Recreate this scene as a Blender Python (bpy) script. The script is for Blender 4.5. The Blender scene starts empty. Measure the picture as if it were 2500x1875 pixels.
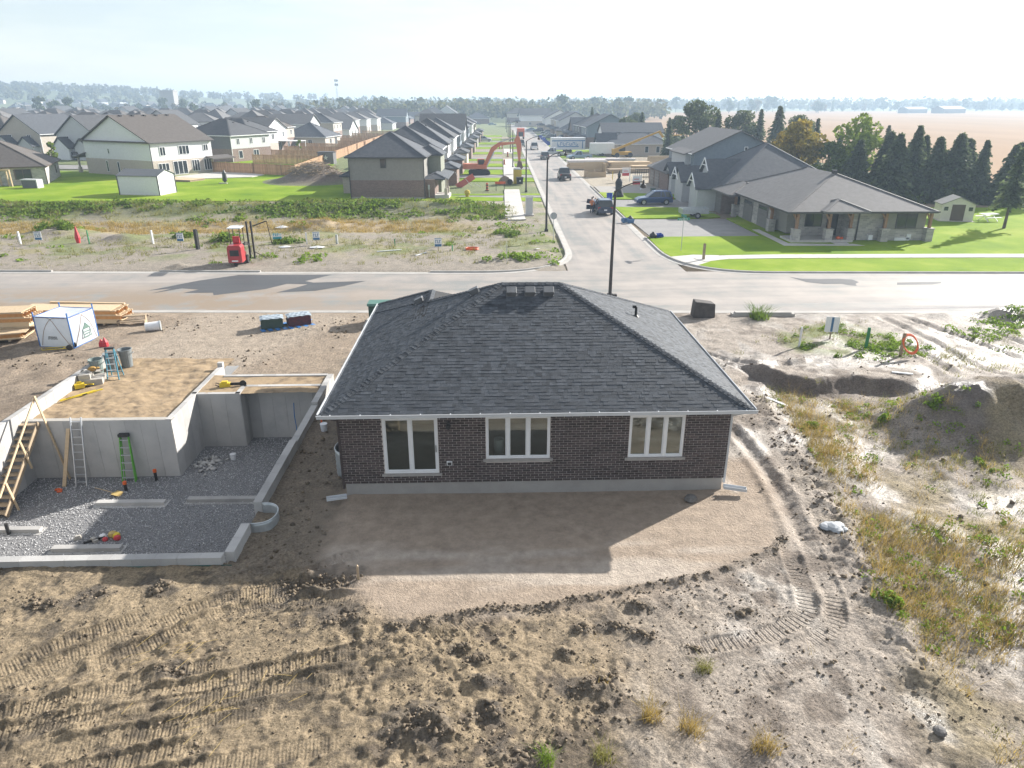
import bpy, math, random
import numpy as np
from mathutils import Matrix, Vector

R = math.radians
sc = bpy.context.scene
COL = sc.collection

# ------------------------------------------------------------------ camera, sky, sun, exposure
cam_d = bpy.data.cameras.new('camera')
cam = bpy.data.objects.new('camera', cam_d)
COL.objects.link(cam)
cam_d.sensor_width = 36
cam_d.lens = 24.96
cam_d.clip_start = 0.1
cam_d.clip_end = 12000
cam.location = (0, 0, 12.14)
cam.rotation_euler = (R(90 - 21.7), 0, R(-1.84))
sc.camera = cam

SUN_AZ, SUN_EL = 53.0, 25.0          # degrees: azimuth clockwise from +Y, elevation
world = bpy.data.worlds.new('World')
sc.world = world
world.use_nodes = True
wn, wl = world.node_tree.nodes, world.node_tree.links
bg = wn['Background']
sky = wn.new('ShaderNodeTexSky')
sky.sky_type = 'NISHITA'
sky.sun_disc = False
sky.sun_elevation = R(SUN_EL)
sky.sun_rotation = R(SUN_AZ)
sky.altitude = 200
sky.air_density = 1.0
sky.dust_density = 0.7
sky.ozone_density = 2.0
bg.inputs[1].default_value = 0.065
# thin high cloud veil over the whole sky
tc = wn.new('ShaderNodeTexCoord')
mp = wn.new('ShaderNodeMapping')
mp.inputs['Scale'].default_value = (1.2, 1.2, 7.0)
nz = wn.new('ShaderNodeTexNoise')
nz.inputs['Scale'].default_value = 2.6
nz.inputs['Detail'].default_value = 7
nz.inputs['Roughness'].default_value = 0.6
rp = wn.new('ShaderNodeValToRGB')
rp.color_ramp.elements[0].position = 0.42
rp.color_ramp.elements[0].color = (0.34, 0.34, 0.34, 1)
rp.color_ramp.elements[1].position = 0.72
rp.color_ramp.elements[1].color = (0.6, 0.6, 0.6, 1)
mx = wn.new('ShaderNodeMix')
mx.data_type = 'RGBA'
mx.inputs['B'].default_value = (8.6, 8.5, 8.3, 1)
wl.new(tc.outputs['Generated'], mp.inputs[0])
wl.new(mp.outputs[0], nz.inputs['Vector'])
wl.new(nz.outputs['Fac'], rp.inputs[0])
wl.new(rp.outputs[0], mx.inputs['Factor'])
wl.new(sky.outputs[0], mx.inputs['A'])
wl.new(mx.outputs['Result'], bg.inputs[0])

sun_d = bpy.data.lights.new('sun', 'SUN')
sun_d.energy = 5.0
sun_d.angle = R(0.6)
sun_d.color = (1.0, 0.95, 0.88)
sun = bpy.data.objects.new('sun', sun_d)
COL.objects.link(sun)
_sd = Vector((math.sin(R(SUN_AZ)) * math.cos(R(SUN_EL)), math.cos(R(SUN_AZ)) * math.cos(R(SUN_EL)), math.sin(R(SUN_EL))))
sun.rotation_euler = _sd.to_track_quat('Z', 'Y').to_euler()

vs = sc.view_settings
vs.view_transform = 'Standard'
vs.look = 'None'
vs.exposure = 1.22
vs.gamma = 1
sc.cycles.max_bounces = 5
sc.cycles.volume_bounces = 0
sc.cycles.transparent_max_bounces = 12
sc.cycles.use_adaptive_sampling = True
sc.cycles.adaptive_threshold = 0.02
try:
    sc.cycles.use_denoising = True
    sc.cycles.denoiser = 'OPENIMAGEDENOISE'
except Exception:
    pass
random.seed(7)
RNG = np.random.default_rng(11)

# ------------------------------------------------------------------ materials
MATS = {}


def lin(h):
    """sRGB 0-255 triple -> linear"""
    return tuple(((c / 255) / 12.92 if c / 255 <= 0.04045 else ((c / 255 + 0.055) / 1.055) ** 2.4) for c in h)


def mat(name, c1, c2=None, scale=4.0, rough=0.8, bump=0.0, bscale=None, metal=0.0, spec=0.4, detail=5, rand=0.0, emit=None, coat=0.0, stretch=None, c3=None, trans=0.0):
    """principled material; colour drifts between c1 and c2 with object-space noise, rand varies it per object and island"""
    if name in MATS:
        return MATS[name]
    m = bpy.data.materials.new(name)
    m.use_nodes = True
    n, l = m.node_tree.nodes, m.node_tree.links
    b = n['Principled BSDF']
    b.inputs['Roughness'].default_value = rough
    b.inputs['Metallic'].default_value = metal
    b.inputs['Specular IOR Level'].default_value = spec
    if coat:
        b.inputs['Coat Weight'].default_value = coat
        b.inputs['Coat Roughness'].default_value = 0.05
    c2 = c2 or tuple(x * 0.8 for x in c1)
    co = n.new('ShaderNodeTexCoord')
    vec = co.outputs['Object']
    if stretch:
        mpn = n.new('ShaderNodeMapping')
        mpn.inputs['Scale'].default_value = stretch
        l.new(vec, mpn.inputs[0])
        vec = mpn.outputs[0]
    t = n.new('ShaderNodeTexNoise')
    t.inputs['Scale'].default_value = scale
    t.inputs['Detail'].default_value = detail
    t.inputs['Roughness'].default_value = 0.62
    l.new(vec, t.inputs['Vector'])
    r = n.new('ShaderNodeValToRGB')
    r.color_ramp.elements[0].position = 0.32
    r.color_ramp.elements[1].position = 0.68
    r.color_ramp.elements[0].color = (*c1, 1)
    r.color_ramp.elements[1].color = (*c2, 1)
    if c3:
        e = r.color_ramp.elements.new(0.52)
        e.color = (*c3, 1)
    l.new(t.outputs['Fac'], r.inputs[0])
    out = r.outputs[0]
    if rand:
        oi = n.new('ShaderNodeObjectInfo')
        ge = n.new('ShaderNodeNewGeometry')
        ad = n.new('ShaderNodeMath')
        ad.operation = 'ADD'
        l.new(oi.outputs['Random'], ad.inputs[0])
        l.new(ge.outputs['Random Per Island'], ad.inputs[1])
        fr = n.new('ShaderNodeMath')
        fr.operation = 'FRACT'
        l.new(ad.outputs[0], fr.inputs[0])
        mr = n.new('ShaderNodeMapRange')
        mr.inputs['To Min'].default_value = 1 - rand
        mr.inputs['To Max'].default_value = 1 + rand
        l.new(fr.outputs[0], mr.inputs['Value'])
        mu = n.new('ShaderNodeVectorMath')
        mu.operation = 'SCALE'
        l.new(out, mu.inputs[0])
        l.new(mr.outputs[0], mu.inputs['Scale'])
        out = mu.outputs[0]
    l.new(out, b.inputs['Base Color'])
    if trans:
        tb = n.new('ShaderNodeBsdfTranslucent')
        l.new(out, tb.inputs['Color'])
        ms = n.new('ShaderNodeMixShader')
        ms.inputs[0].default_value = trans
        l.new(b.outputs[0], ms.inputs[1])
        l.new(tb.outputs[0], ms.inputs[2])
        l.new(ms.outputs[0], n['Material Output'].inputs['Surface'])
    if bump:
        bt = n.new('ShaderNodeTexNoise')
        bt.inputs['Scale'].default_value = bscale or scale * 6
        bt.inputs['Detail'].default_value = 5
        l.new(vec, bt.inputs['Vector'])
        bn = n.new('ShaderNodeBump')
        bn.inputs['Strength'].default_value = min(1.0, bump)
        bn.inputs['Distance'].default_value = 0.02
        l.new(bt.outputs['Fac'], bn.inputs['Height'])
        l.new(bn.outputs[0], b.inputs['Normal'])
    if emit:
        b.inputs['Emission Color'].default_value = (*emit[0], 1)
        b.inputs['Emission Strength'].default_value = emit[1]
    MATS[name] = m
    return m


def glass_mat(name, tint=(0.55, 0.6, 0.6), see=0.6):
    m = bpy.data.materials.new(name)
    m.use_nodes = True
    n, l = m.node_tree.nodes, m.node_tree.links
    n.remove(n['Principled BSDF'])
    tr = n.new('ShaderNodeBsdfTransparent')
    tr.inputs[0].default_value = (*[c * see for c in tint], 1)
    gl = n.new('ShaderNodeBsdfGlossy')
    gl.inputs['Roughness'].default_value = 0.03
    gl.inputs[0].default_value = (0.9, 0.95, 0.95, 1)
    fz = n.new('ShaderNodeFresnel')
    fz.inputs[0].default_value = 1.9
    ms = n.new('ShaderNodeMixShader')
    l.new(fz.outputs[0], ms.inputs[0])
    l.new(tr.outputs[0], ms.inputs[1])
    l.new(gl.outputs[0], ms.inputs[2])
    l.new(ms.outputs[0], n['Material Output'].inputs['Surface'])
    MATS[name] = m
    return m


def siding_mat(name, c1, c2, pitch=0.12, vertical=False, depth=0.5):
    """clapboard or board-and-batten siding: the laps are fine relief in the bump"""
    m = mat(name, c1, c2, 3.0, 0.55)
    n, l = m.node_tree.nodes, m.node_tree.links
    b = n['Principled BSDF']
    co = n.new('ShaderNodeTexCoord')
    sx = n.new('ShaderNodeSeparateXYZ')
    l.new(co.outputs['Object'], sx.inputs[0])
    if vertical:
        a = n.new('ShaderNodeMath'); a.operation = 'ADD'
        l.new(sx.outputs[0], a.inputs[0]); l.new(sx.outputs[1], a.inputs[1])
        src = a.outputs[0]
    else:
        src = sx.outputs[2]
    d = n.new('ShaderNodeMath'); d.operation = 'DIVIDE'; d.inputs[1].default_value = pitch
    l.new(src, d.inputs[0])
    f = n.new('ShaderNodeMath'); f.operation = 'FRACT'
    l.new(d.outputs[0], f.inputs[0])
    bn = n.new('ShaderNodeBump'); bn.inputs['Strength'].default_value = depth; bn.inputs['Distance'].default_value = 0.015
    l.new(f.outputs[0], bn.inputs['Height'])
    l.new(bn.outputs[0], b.inputs['Normal'])
    return m


def brick_mat(name, c1, c2, mortar, scale=1.0, w=0.257, h=0.086):
    """brickwork too far away to tell single bricks: colour and relief from a brick texture on wall coordinates"""
    m = mat(name, c1, c2, 3.0, 0.85)
    n, l = m.node_tree.nodes, m.node_tree.links
    b = n['Principled BSDF']
    co = n.new('ShaderNodeTexCoord')
    sx = n.new('ShaderNodeSeparateXYZ')
    l.new(co.outputs['Object'], sx.inputs[0])
    a = n.new('ShaderNodeMath'); a.operation = 'ADD'
    l.new(sx.outputs[0], a.inputs[0]); l.new(sx.outputs[1], a.inputs[1])
    cb = n.new('ShaderNodeCombineXYZ')
    l.new(a.outputs[0], cb.inputs[0]); l.new(sx.outputs[2], cb.inputs[1])
    br = n.new('ShaderNodeTexBrick')
    br.inputs['Scale'].default_value = scale
    br.inputs['Brick Width'].default_value = w
    br.inputs['Row Height'].default_value = h
    br.inputs['Mortar Size'].default_value = 0.008
    br.inputs['Color1'].default_value = (*c1, 1)
    br.inputs['Color2'].default_value = (*c2, 1)
    br.inputs['Mortar'].default_value = (*mortar, 1)
    l.new(cb.outputs[0], br.inputs['Vector'])
    l.new(br.outputs[0], b.inputs['Base Color'])
    bn = n.new('ShaderNodeBump'); bn.inputs['Strength'].default_value = 0.6; bn.inputs['Distance'].default_value = 0.01; bn.invert = True
    l.new(br.outputs['Fac'], bn.inputs['Height'])
    l.new(bn.outputs[0], b.inputs['Normal'])
    return m


def roof_mat(name, c1, c2):
    """distant shingle roof: colour drift plus fine course relief along the slope"""
    m = mat(name, c1, c2, 2.2, 0.78, detail=9, spec=0.35)
    n, l = m.node_tree.nodes, m.node_tree.links
    b = n['Principled BSDF']
    co = n.new('ShaderNodeTexCoord')
    sx = n.new('ShaderNodeSeparateXYZ')
    l.new(co.outputs['Object'], sx.inputs[0])
    d = n.new('ShaderNodeMath'); d.operation = 'DIVIDE'; d.inputs[1].default_value = 0.075
    l.new(sx.outputs[2], d.inputs[0])
    f = n.new('ShaderNodeMath'); f.operation = 'FRACT'
    l.new(d.outputs[0], f.inputs[0])
    bn = n.new('ShaderNodeBump'); bn.inputs['Strength'].default_value = 0.45; bn.inputs['Distance'].default_value = 0.015; bn.invert = True
    l.new(f.outputs[0], bn.inputs['Height'])
    l.new(bn.outputs[0], b.inputs['Normal'])
    return m


# ------------------------------------------------------------------ mesh builder
class MB:
    def __init__(self):
        self.v, self.f, self.m = [], [], []
        self.M = None

    def _add(self, vs, fs, mi=0):
        o = len(self.v)
        if self.M is not None:
            vs = [tuple(self.M @ Vector(p)) for p in vs]
        self.v.extend(vs)
        self.f.extend([tuple(i + o for i in f) for f in fs])
        self.m.extend([mi] * len(fs))
        return self

    def box(self, x0, x1, y0, y1, z0, z1, mi=0):
        vs = [(x0, y0, z0), (x1, y0, z0), (x1, y1, z0), (x0, y1, z0), (x0, y0, z1), (x1, y0, z1), (x1, y1, z1), (x0, y1, z1)]
        return self._add(vs, [(0, 3, 2, 1), (4, 5, 6, 7), (0, 1, 5, 4), (1, 2, 6, 5), (2, 3, 7, 6), (3, 0, 4, 7)], mi)

    def cbox(self, c, s, mi=0):
        return self.box(c[0] - s[0] / 2, c[0] + s[0] / 2, c[1] - s[1] / 2, c[1] + s[1] / 2, c[2] - s[2] / 2, c[2] + s[2] / 2, mi)

    def bar(self, p0, p1, w, h, mi=0, up=(0, 0, 1)):
        """rectangular bar from p0 to p1, w across, h along up"""
        p0, p1, up = Vector(p0), Vector(p1), Vector(up)
        d = (p1 - p0).normalized()
        s = d.cross(up)
        if s.length < 1e-4:
            s = d.cross(Vector((1, 0, 0)))
        s.normalize()
        u = s.cross(d).normalized()
        vs = []
        for p in (p0, p1):
            for a, b in ((-1, -1), (1, -1), (1, 1), (-1, 1)):
                vs.append(tuple(p + s * a * w / 2 + u * b * h / 2))
        return self._add(vs, [(3, 2, 1, 0), (4, 5, 6, 7), (0, 1, 5, 4), (1, 2, 6, 5), (2, 3, 7, 6), (3, 0, 4, 7)], mi)

    def cyl(self, p0, p1, r0, r1=None, n=12, mi=0, caps=True):
        r1 = r0 if r1 is None else r1
        p0, p1 = Vector(p0), Vector(p1)
        d = (p1 - p0).normalized()
        s = d.cross(Vector((0, 0, 1)))
        if s.length < 1e-4:
            s = Vector((1, 0, 0))
        s.normalize()
        u = d.cross(s)
        vs = []
        for p, r in ((p0, r0), (p1, r1)):
            for k in range(n):
                a = 2 * math.pi * k / n
                vs.append(tuple(p + s * math.cos(a) * r + u * math.sin(a) * r))
        fs = [(k, (k + 1) % n, n + (k + 1) % n, n + k) for k in range(n)]
        if caps:
            fs += [tuple(reversed(range(n))), tuple(range(n, 2 * n))]
        return self._add(vs, fs, mi)

    def tube(self, pts, r, n=8, mi=0, closed=False):
        k = len(pts)
        vs, fs = [], []
        for i, p in enumerate(pts):
            p = Vector(p)
            a = Vector(pts[(i - 1) % k] if (closed or i > 0) else pts[i])
            b = Vector(pts[(i + 1) % k] if (closed or i < k - 1) else pts[i])
            d = (b - a).normalized()
            s = d.cross(Vector((0, 0, 1)))
            if s.length < 1e-3:
                s = Vector((1, 0, 0))
            s.normalize()
            u = d.cross(s)
            rr = r[i] if isinstance(r, (list, tuple)) else r
            for j in range(n):
                t = 2 * math.pi * j / n
                vs.append(tuple(p + s * math.cos(t) * rr + u * math.sin(t) * rr))
        for i in range(k if closed else k - 1):
            i2 = (i + 1) % k
            for j in range(n):
                fs.append((i * n + j, i * n + (j + 1) % n, i2 * n + (j + 1) % n, i2 * n + j))
        if not closed:
            fs += [tuple(reversed(range(n))), tuple((k - 1) * n + j for j in range(n))]
        return self._add(vs, fs, mi)

    def lathe(self, prof, c=(0, 0, 0), n=16, mi=0):
        """prof: list of (r, z)"""
        vs, fs = [], []
        for r, z in prof:
            for j in range(n):
                t = 2 * math.pi * j / n
                vs.append((c[0] + r * math.cos(t), c[1] + r * math.sin(t), c[2] + z))
        for i in range(len(prof) - 1):
            for j in range(n):
                fs.append((i * n + j, i * n + (j + 1) % n, (i + 1) * n + (j + 1) % n, (i + 1) * n + j))
        fs += [tuple(reversed(range(n))), tuple((len(prof) - 1) * n + j for j in range(n))]
        return self._add(vs, fs, mi)

    def prism(self, poly, z0, z1, mi=0):
        """vertical extrusion of an xy polygon"""
        n = len(poly)
        vs = [(p[0], p[1], z0) for p in poly] + [(p[0], p[1], z1) for p in poly]
        fs = [tuple(reversed(range(n))), tuple(range(n, 2 * n))] + [(k, (k + 1) % n, n + (k + 1) % n, n + k) for k in range(n)]
        return self._add(vs, fs, mi)

    def extr(self, poly, axis, a0, a1, mi=0):
        """extrude a 2D polygon along x (poly in yz) or y (poly in xz)"""
        n = len(poly)
        if axis == 'x':
            vs = [(a0, p[0], p[1]) for p in poly] + [(a1, p[0], p[1]) for p in poly]
        else:
            vs = [(p[0], a0, p[1]) for p in poly] + [(p[0], a1, p[1]) for p in poly]
        fs = [tuple(reversed(range(n))), tuple(range(n, 2 * n))] + [(k, (k + 1) % n, n + (k + 1) % n, n + k) for k in range(n)]
        return self._add(vs, fs, mi)

    def face(self, pts, mi=0):
        return self._add(list(pts), [tuple(range(len(pts)))], mi)

    def build(self, name, mats, parent=None, loc=None, rz=None, smooth=False, fix=True):
        me = bpy.data.meshes.new(name)
        me.from_pydata([tuple(p) for p in self.v], [], self.f)
        for m in (mats if isinstance(mats, (list, tuple)) else [mats]):
            me.materials.append(m)
        if any(self.m):
            me.polygons.foreach_set('material_index', self.m)
        if fix:
            import bmesh
            bm = bmesh.new()
            bm.from_mesh(me)
            bmesh.ops.recalc_face_normals(bm, faces=bm.faces)
            bm.to_mesh(me)
            bm.free()
        if smooth:
            me.polygons.foreach_set('use_smooth', [True] * len(me.polygons))
        me.update()
        return link(name, me, parent, loc, rz)


def link(name, me, parent=None, loc=None, rz=None):
    o = bpy.data.objects.new(name, me)
    COL.objects.link(o)
    if parent is not None:
        o.parent = parent
    if loc is not None:
        o.location = loc
    if rz is not None:
        o.rotation_euler = (0, 0, rz)
    return o


def np_mesh(name, verts, faces, mats, parent=None, smooth=False, attrs=None, mi=None):
    """fast mesh from numpy arrays; faces all tris or all quads"""
    me = bpy.data.meshes.new(name)
    nv, nf, k = len(verts), len(faces), faces.shape[1]
    me.vertices.add(nv)
    me.vertices.foreach_set('co', np.ascontiguousarray(verts, dtype=np.float32).ravel())
    me.loops.add(nf * k)
    me.loops.foreach_set('vertex_index', np.ascontiguousarray(faces, dtype=np.int32).ravel())
    me.polygons.add(nf)
    me.polygons.foreach_set('loop_start', np.arange(0, nf * k, k, dtype=np.int32))
    me.polygons.foreach_set('loop_total', np.full(nf, k, dtype=np.int32))
    for m in (mats if isinstance(mats, (list, tuple)) else [mats]):
        me.materials.append(m)
    if mi is not None:
        me.polygons.foreach_set('material_index', np.ascontiguousarray(mi, dtype=np.int32))
    if smooth:
        me.polygons.foreach_set('use_smooth', np.ones(nf, dtype=bool))
    me.update(calc_edges=True)
    for an, (kind, arr) in (attrs or {}).items():
        a = me.attributes.new(an, kind, 'POINT')
        a.data.foreach_set('color' if kind == 'FLOAT_COLOR' else 'value', np.ascontiguousarray(arr, dtype=np.float32).ravel())
    return link(name, me, parent)


def thing(name, label, cat, loc=(0, 0, 0), rz=0.0, group=None):
    o = bpy.data.objects.new(name, None)
    COL.objects.link(o)
    o.location = loc
    o.rotation_euler = (0, 0, rz)
    o.empty_display_size = 0.2
    return tag(o, label, cat, group)


def tag(o, label, cat, group=None, kind=None):
    o['label'] = label
    o['category'] = cat
    if group:
        o['group'] = group
    if kind:
        o['kind'] = kind
    return o


def struct(o, label=None):
    o['kind'] = 'structure'
    if label:
        o['label'] = label
    return o


def stuff(o, label, cat):
    return tag(o, label, cat, kind='stuff')


def dup(o, parent=None):
    c = o.copy()
    COL.objects.link(c)
    c.parent = parent
    for ch in list(o.children):
        dup(ch, c)
    return c


# ------------------------------------------------------------------ noise
def _hash(ix, iy, seed):
    h = (ix.astype(np.int64) * 374761393 + iy.astype(np.int64) * 668265263 + seed * 1442695041) & 0xFFFFFFFF
    h = ((h ^ (h >> 13)) * 1274126177) & 0xFFFFFFFF
    h = h ^ (h >> 16)
    return (h & 0xFFFF).astype(np.float64) / 65535.0


def vnoise(x, y, seed=0):
    ix, iy = np.floor(x), np.floor(y)
    fx, fy = x - ix, y - iy
    fx, fy = fx * fx * (3 - 2 * fx), fy * fy * (3 - 2 * fy)
    ix, iy = ix.astype(np.int64), iy.astype(np.int64)
    a, b = _hash(ix, iy, seed), _hash(ix + 1, iy, seed)
    c, d = _hash(ix, iy + 1, seed), _hash(ix + 1, iy + 1, seed)
    return (a * (1 - fx) + b * fx) * (1 - fy) + (c * (1 - fx) + d * fx) * fy


def fbm(x, y, f, octs=4, seed=0, gain=0.5):
    s, amp, t = 0.0, 1.0, 0.0
    for k in range(octs):
        s = s + amp * (vnoise(x * f, y * f, seed + k * 17) - 0.5) * 2
        t += amp
        amp *= gain
        f *= 2.03
    return s / t


def sstep(a, b, x):
    t = np.clip((x - a) / (b - a), 0, 1)
    return t * t * (3 - 2 * t)


def pdist(x, y, pts):
    """distance to a polyline, arc length at the foot and signed side offset"""
    best = np.full(x.shape, 1e9)
    arc = np.zeros(x.shape)
    side = np.zeros(x.shape)
    L = 0.0
    for (ax, ay), (bx, by) in zip(pts[:-1], pts[1:]):
        dx, dy = bx - ax, by - ay
        ln = math.hypot(dx, dy)
        t = np.clip(((x - ax) * dx + (y - ay) * dy) / ln ** 2, 0, 1)
        ex, ey = x - (ax + t * dx), y - (ay + t * dy)
        d = np.hypot(ex, ey)
        c = d < best
        best = np.where(c, d, best)
        arc = np.where(c, L + t * ln, arc)
        side = np.where(c, (ex * dy - ey * dx) / ln, side)
        L += ln
    return best, arc, side, L


def inpoly(x, y, poly):
    r = np.zeros(x.shape, dtype=bool)
    n = len(poly)
    for i in range(n):
        x0, y0 = poly[i]
        x1, y1 = poly[(i + 1) % n]
        if y0 == y1:
            continue
        c = ((y0 > y) != (y1 > y)) & (x < (x1 - x0) * (y - y0) / (y1 - y0) + x0)
        r ^= c
    return r


def pmask(x, y, poly, soft):
    """1 inside the polygon, falling to 0 over soft metres outside"""
    p = np.array(poly)
    out = np.zeros(x.shape)
    i = np.nonzero((x > p[:, 0].min() - soft) & (x < p[:, 0].max() + soft) & (y > p[:, 1].min() - soft) & (y < p[:, 1].max() + soft))[0]
    if len(i):
        d = pdist(x[i], y[i], list(poly) + [poly[0]])[0]
        out[i] = np.where(inpoly(x[i], y[i], poly), 1.0, np.clip(1 - d / soft, 0, 1))
    return out


def catmull(pts, n=8):
    out = []
    P = [pts[0]] + list(pts) + [pts[-1]]
    for i in range(1, len(P) - 2):
        for k in range(n):
            t = k / n
            q = []
            for d in range(len(P[0])):
                a, b, c, e = P[i - 1][d], P[i][d], P[i + 1][d], P[i + 2][d]
                q.append(0.5 * (2 * b + (c - a) * t + (2 * a - 5 * b + 4 * c - e) * t * t + (3 * b - a - 3 * c + e) * t ** 3))
            out.append(tuple(q))
    out.append(tuple(pts[-1]))
    return out
# ------------------------------------------------------------------ terrain
def yn(x): return 42.85 - 0.035 * x          # near edge of the cross road
def yf(x): return 53.6 - 0.04 * x            # far edge
def xl(y): return 6.6 + 0.018 * (y - 65)     # left edge of the side street
def xr(y): return 14.95 + 0.018 * (y - 65)   # right edge


TRACKS = [  # machine tracks pressed into the mud (centre lines)
    [(-3.2, 17.5), (-4.46, 16.98), (-5.58, 16.28), (-6.93, 15.63), (-8.03, 14.76), (-8.96, 14.04), (-10.11, 13.31), (-10.98, 12.5), (-13, 11)],
    [(-3.21, 15.23), (-5.02, 15.29), (-6.89, 14.81), (-8.14, 13.94), (-9.3, 13.1)],
    [(-2.02, 13.58), (-3.46, 13.32), (-5.23, 12.86), (-6.58, 12.42), (-7.67, 12.13), (-9.08, 11.61), (-10.19, 11.23), (-12, 10.4)],
    [(-3.91, 11.94), (-5.38, 11.67), (-6.35, 11.4), (-7.68, 11.1), (-8.98, 10.75), (-9.73, 10.51), (-11.5, 9.8)],
    [(0.4, 14.75), (-0.48, 14.35), (-1.31, 13.72), (-2.32, 12.84), (-3.01, 12.51), (-4.4, 12.2)],
    [(8.7, 18.0), (8.43, 16.14), (8.22, 15.05), (7.88, 14.34), (6.69, 13.7), (5.15, 13.35), (3.97, 13.31)],
    [(7.9, 12.95), (7.37, 12.75), (6.09, 12.36), (5.2, 12.2)],
    [(-7.4, 12.75), (-8.55, 12.29), (-9.42, 12.06), (-10.41, 11.59)],
    [(-2.7, 10.9), (-4.6, 10.55), (-6.6, 10.1), (-8.2, 9.6)],
]


def shifted(tr, d, a, b):
    out = []
    for i in range(a, b):
        p, q = tr[max(0, i - 1)], tr[min(len(tr) - 1, i + 1)]
        L = math.hypot(q[0] - p[0], q[1] - p[1])
        out.append((tr[i][0] - (q[1] - p[1]) / L * d, tr[i][1] + (q[0] - p[0]) / L * d))
    return out


TRACKS += [shifted(TRACKS[0], .62, 1, 7), shifted(TRACKS[2], -.6, 2, 8), shifted(TRACKS[2], .66, 0, 5), shifted(TRACKS[3], -.62, 0, 6), shifted(TRACKS[3], .62, 1, 7), shifted(TRACKS[1], -.62, 0, 4), shifted(TRACKS[0], -.64, 4, 9), shifted(TRACKS[5], .7, 0, 5)]
TRACKS = [catmull(t, 5) for t in TRACKS]
RIDGE = catmull([(8.6, 17.6), (7.87, 16.91), (5.93, 16.01), (4.23, 15.56), (2.49, 15.14), (1.37, 14.78), (0.47, 14.75), (-0.19, 14.74), (-1.35, 14.37), (-1.86, 14.31)], 4)
HEAPS = [(-4.4, 16.04, .75, .16), (-5.3, 15.8, .6, .1), (-3.75, 14.57, .6, .14), (-0.85, 13.31, .35, .16), (-0.41, 13.0, .3, .14), (-0.29, 12.29, .3, .14), (-0.18, 11.45, .35, .14), (2.2, 13.93, .3, .12),
         (3.03, 14.07, .35, .14), (3.65, 13.72, .35, .14), (2.14, 12.08, .55, .2), (2.5, 12.3, .4, .14), (1.68, 13.16, .22, .16), (3.71, 14.79, .35, .12), (6.36, 14.44, .35, .1), (4.74, 13.29, .22, .12), (2.31, 11.55, .2, .12),
         (-1.63, 11.19, .7, .16), (-1.2, 11.0, .5, .12), (0.55, 10.33, .5, .14), (-7.44, 12.9, .35, .1), (-10.56, 15.66, .5, .12), (-11.69, 15.32, .6, .1), (-2.4, 14.2, .3, .1), (-8.9, 15.9, .5, .12)]
RUTS = [[(23.57, 41.24), (24.06, 36.64), (23.84, 31.55), (23.84, 28.61)], [(24.99, 41.19), (26.11, 36.57), (26.84, 32.78), (27.3, 29)],
        [(8.9, 36.2), (10.64, 34.72), (13.27, 32.6), (16.78, 33.1)], [(8.7, 35.2), (10.5, 33.9), (12.9, 32.0)],
        [(9.6, 26.5), (9.7, 22.46), (9.5, 19.34), (9.0, 16.86)], [(22.0, 36.5), (22.3, 33.6), (22.0, 30.4)], [(28.5, 38.5), (28.8, 34.5), (29.4, 31)]]
SCARP = [(12.2, 33.2), (13.28, 32.3), (14.03, 30.93), (14.96, 30.2), (16.88, 30.7), (19.24, 29.88), (20.4, 28.9)]
SAND = [(-5.6, 20.9), (-4.75, 16.6), (-2.42, 14.67), (0.4, 14.79), (4.17, 15.6), (8.01, 17.13), (9.0, 19.95), (9.2, 22.5), (8.2, 22.5)]
WEED = [(13.2, 29.6), (12.2, 23.91), (11.5, 19.02), (10.5, 14.99), (10.2, 12.4), (9.6, 9.6), (16, 9.6), (26, 18), (30, 26), (20.5, 28.0), (16, 28.2)]
GREENP = [(16.9, 37.6), (20.4, 39.2), (22.2, 37.3), (22.3, 34.6), (19.46, 34.0), (16.2, 35.0)]
CHURN = [(-2.6, 9.3), (-2.2, 11.2), (-1.2, 12.6), (-1.0, 14.0), (.2, 14.2), (1.0, 13.2), (2.9, 12.8), (2.8, 11.4), (1.2, 10.8), (1.0, 9.3)]
PIT = [(-19.2, 17.05), (-7.5, 17.05), (-7.5, 31.4), (-12.4, 31.4), (-12.4, 33.5), (-19.2, 33.5)]


TRK = None


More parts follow.
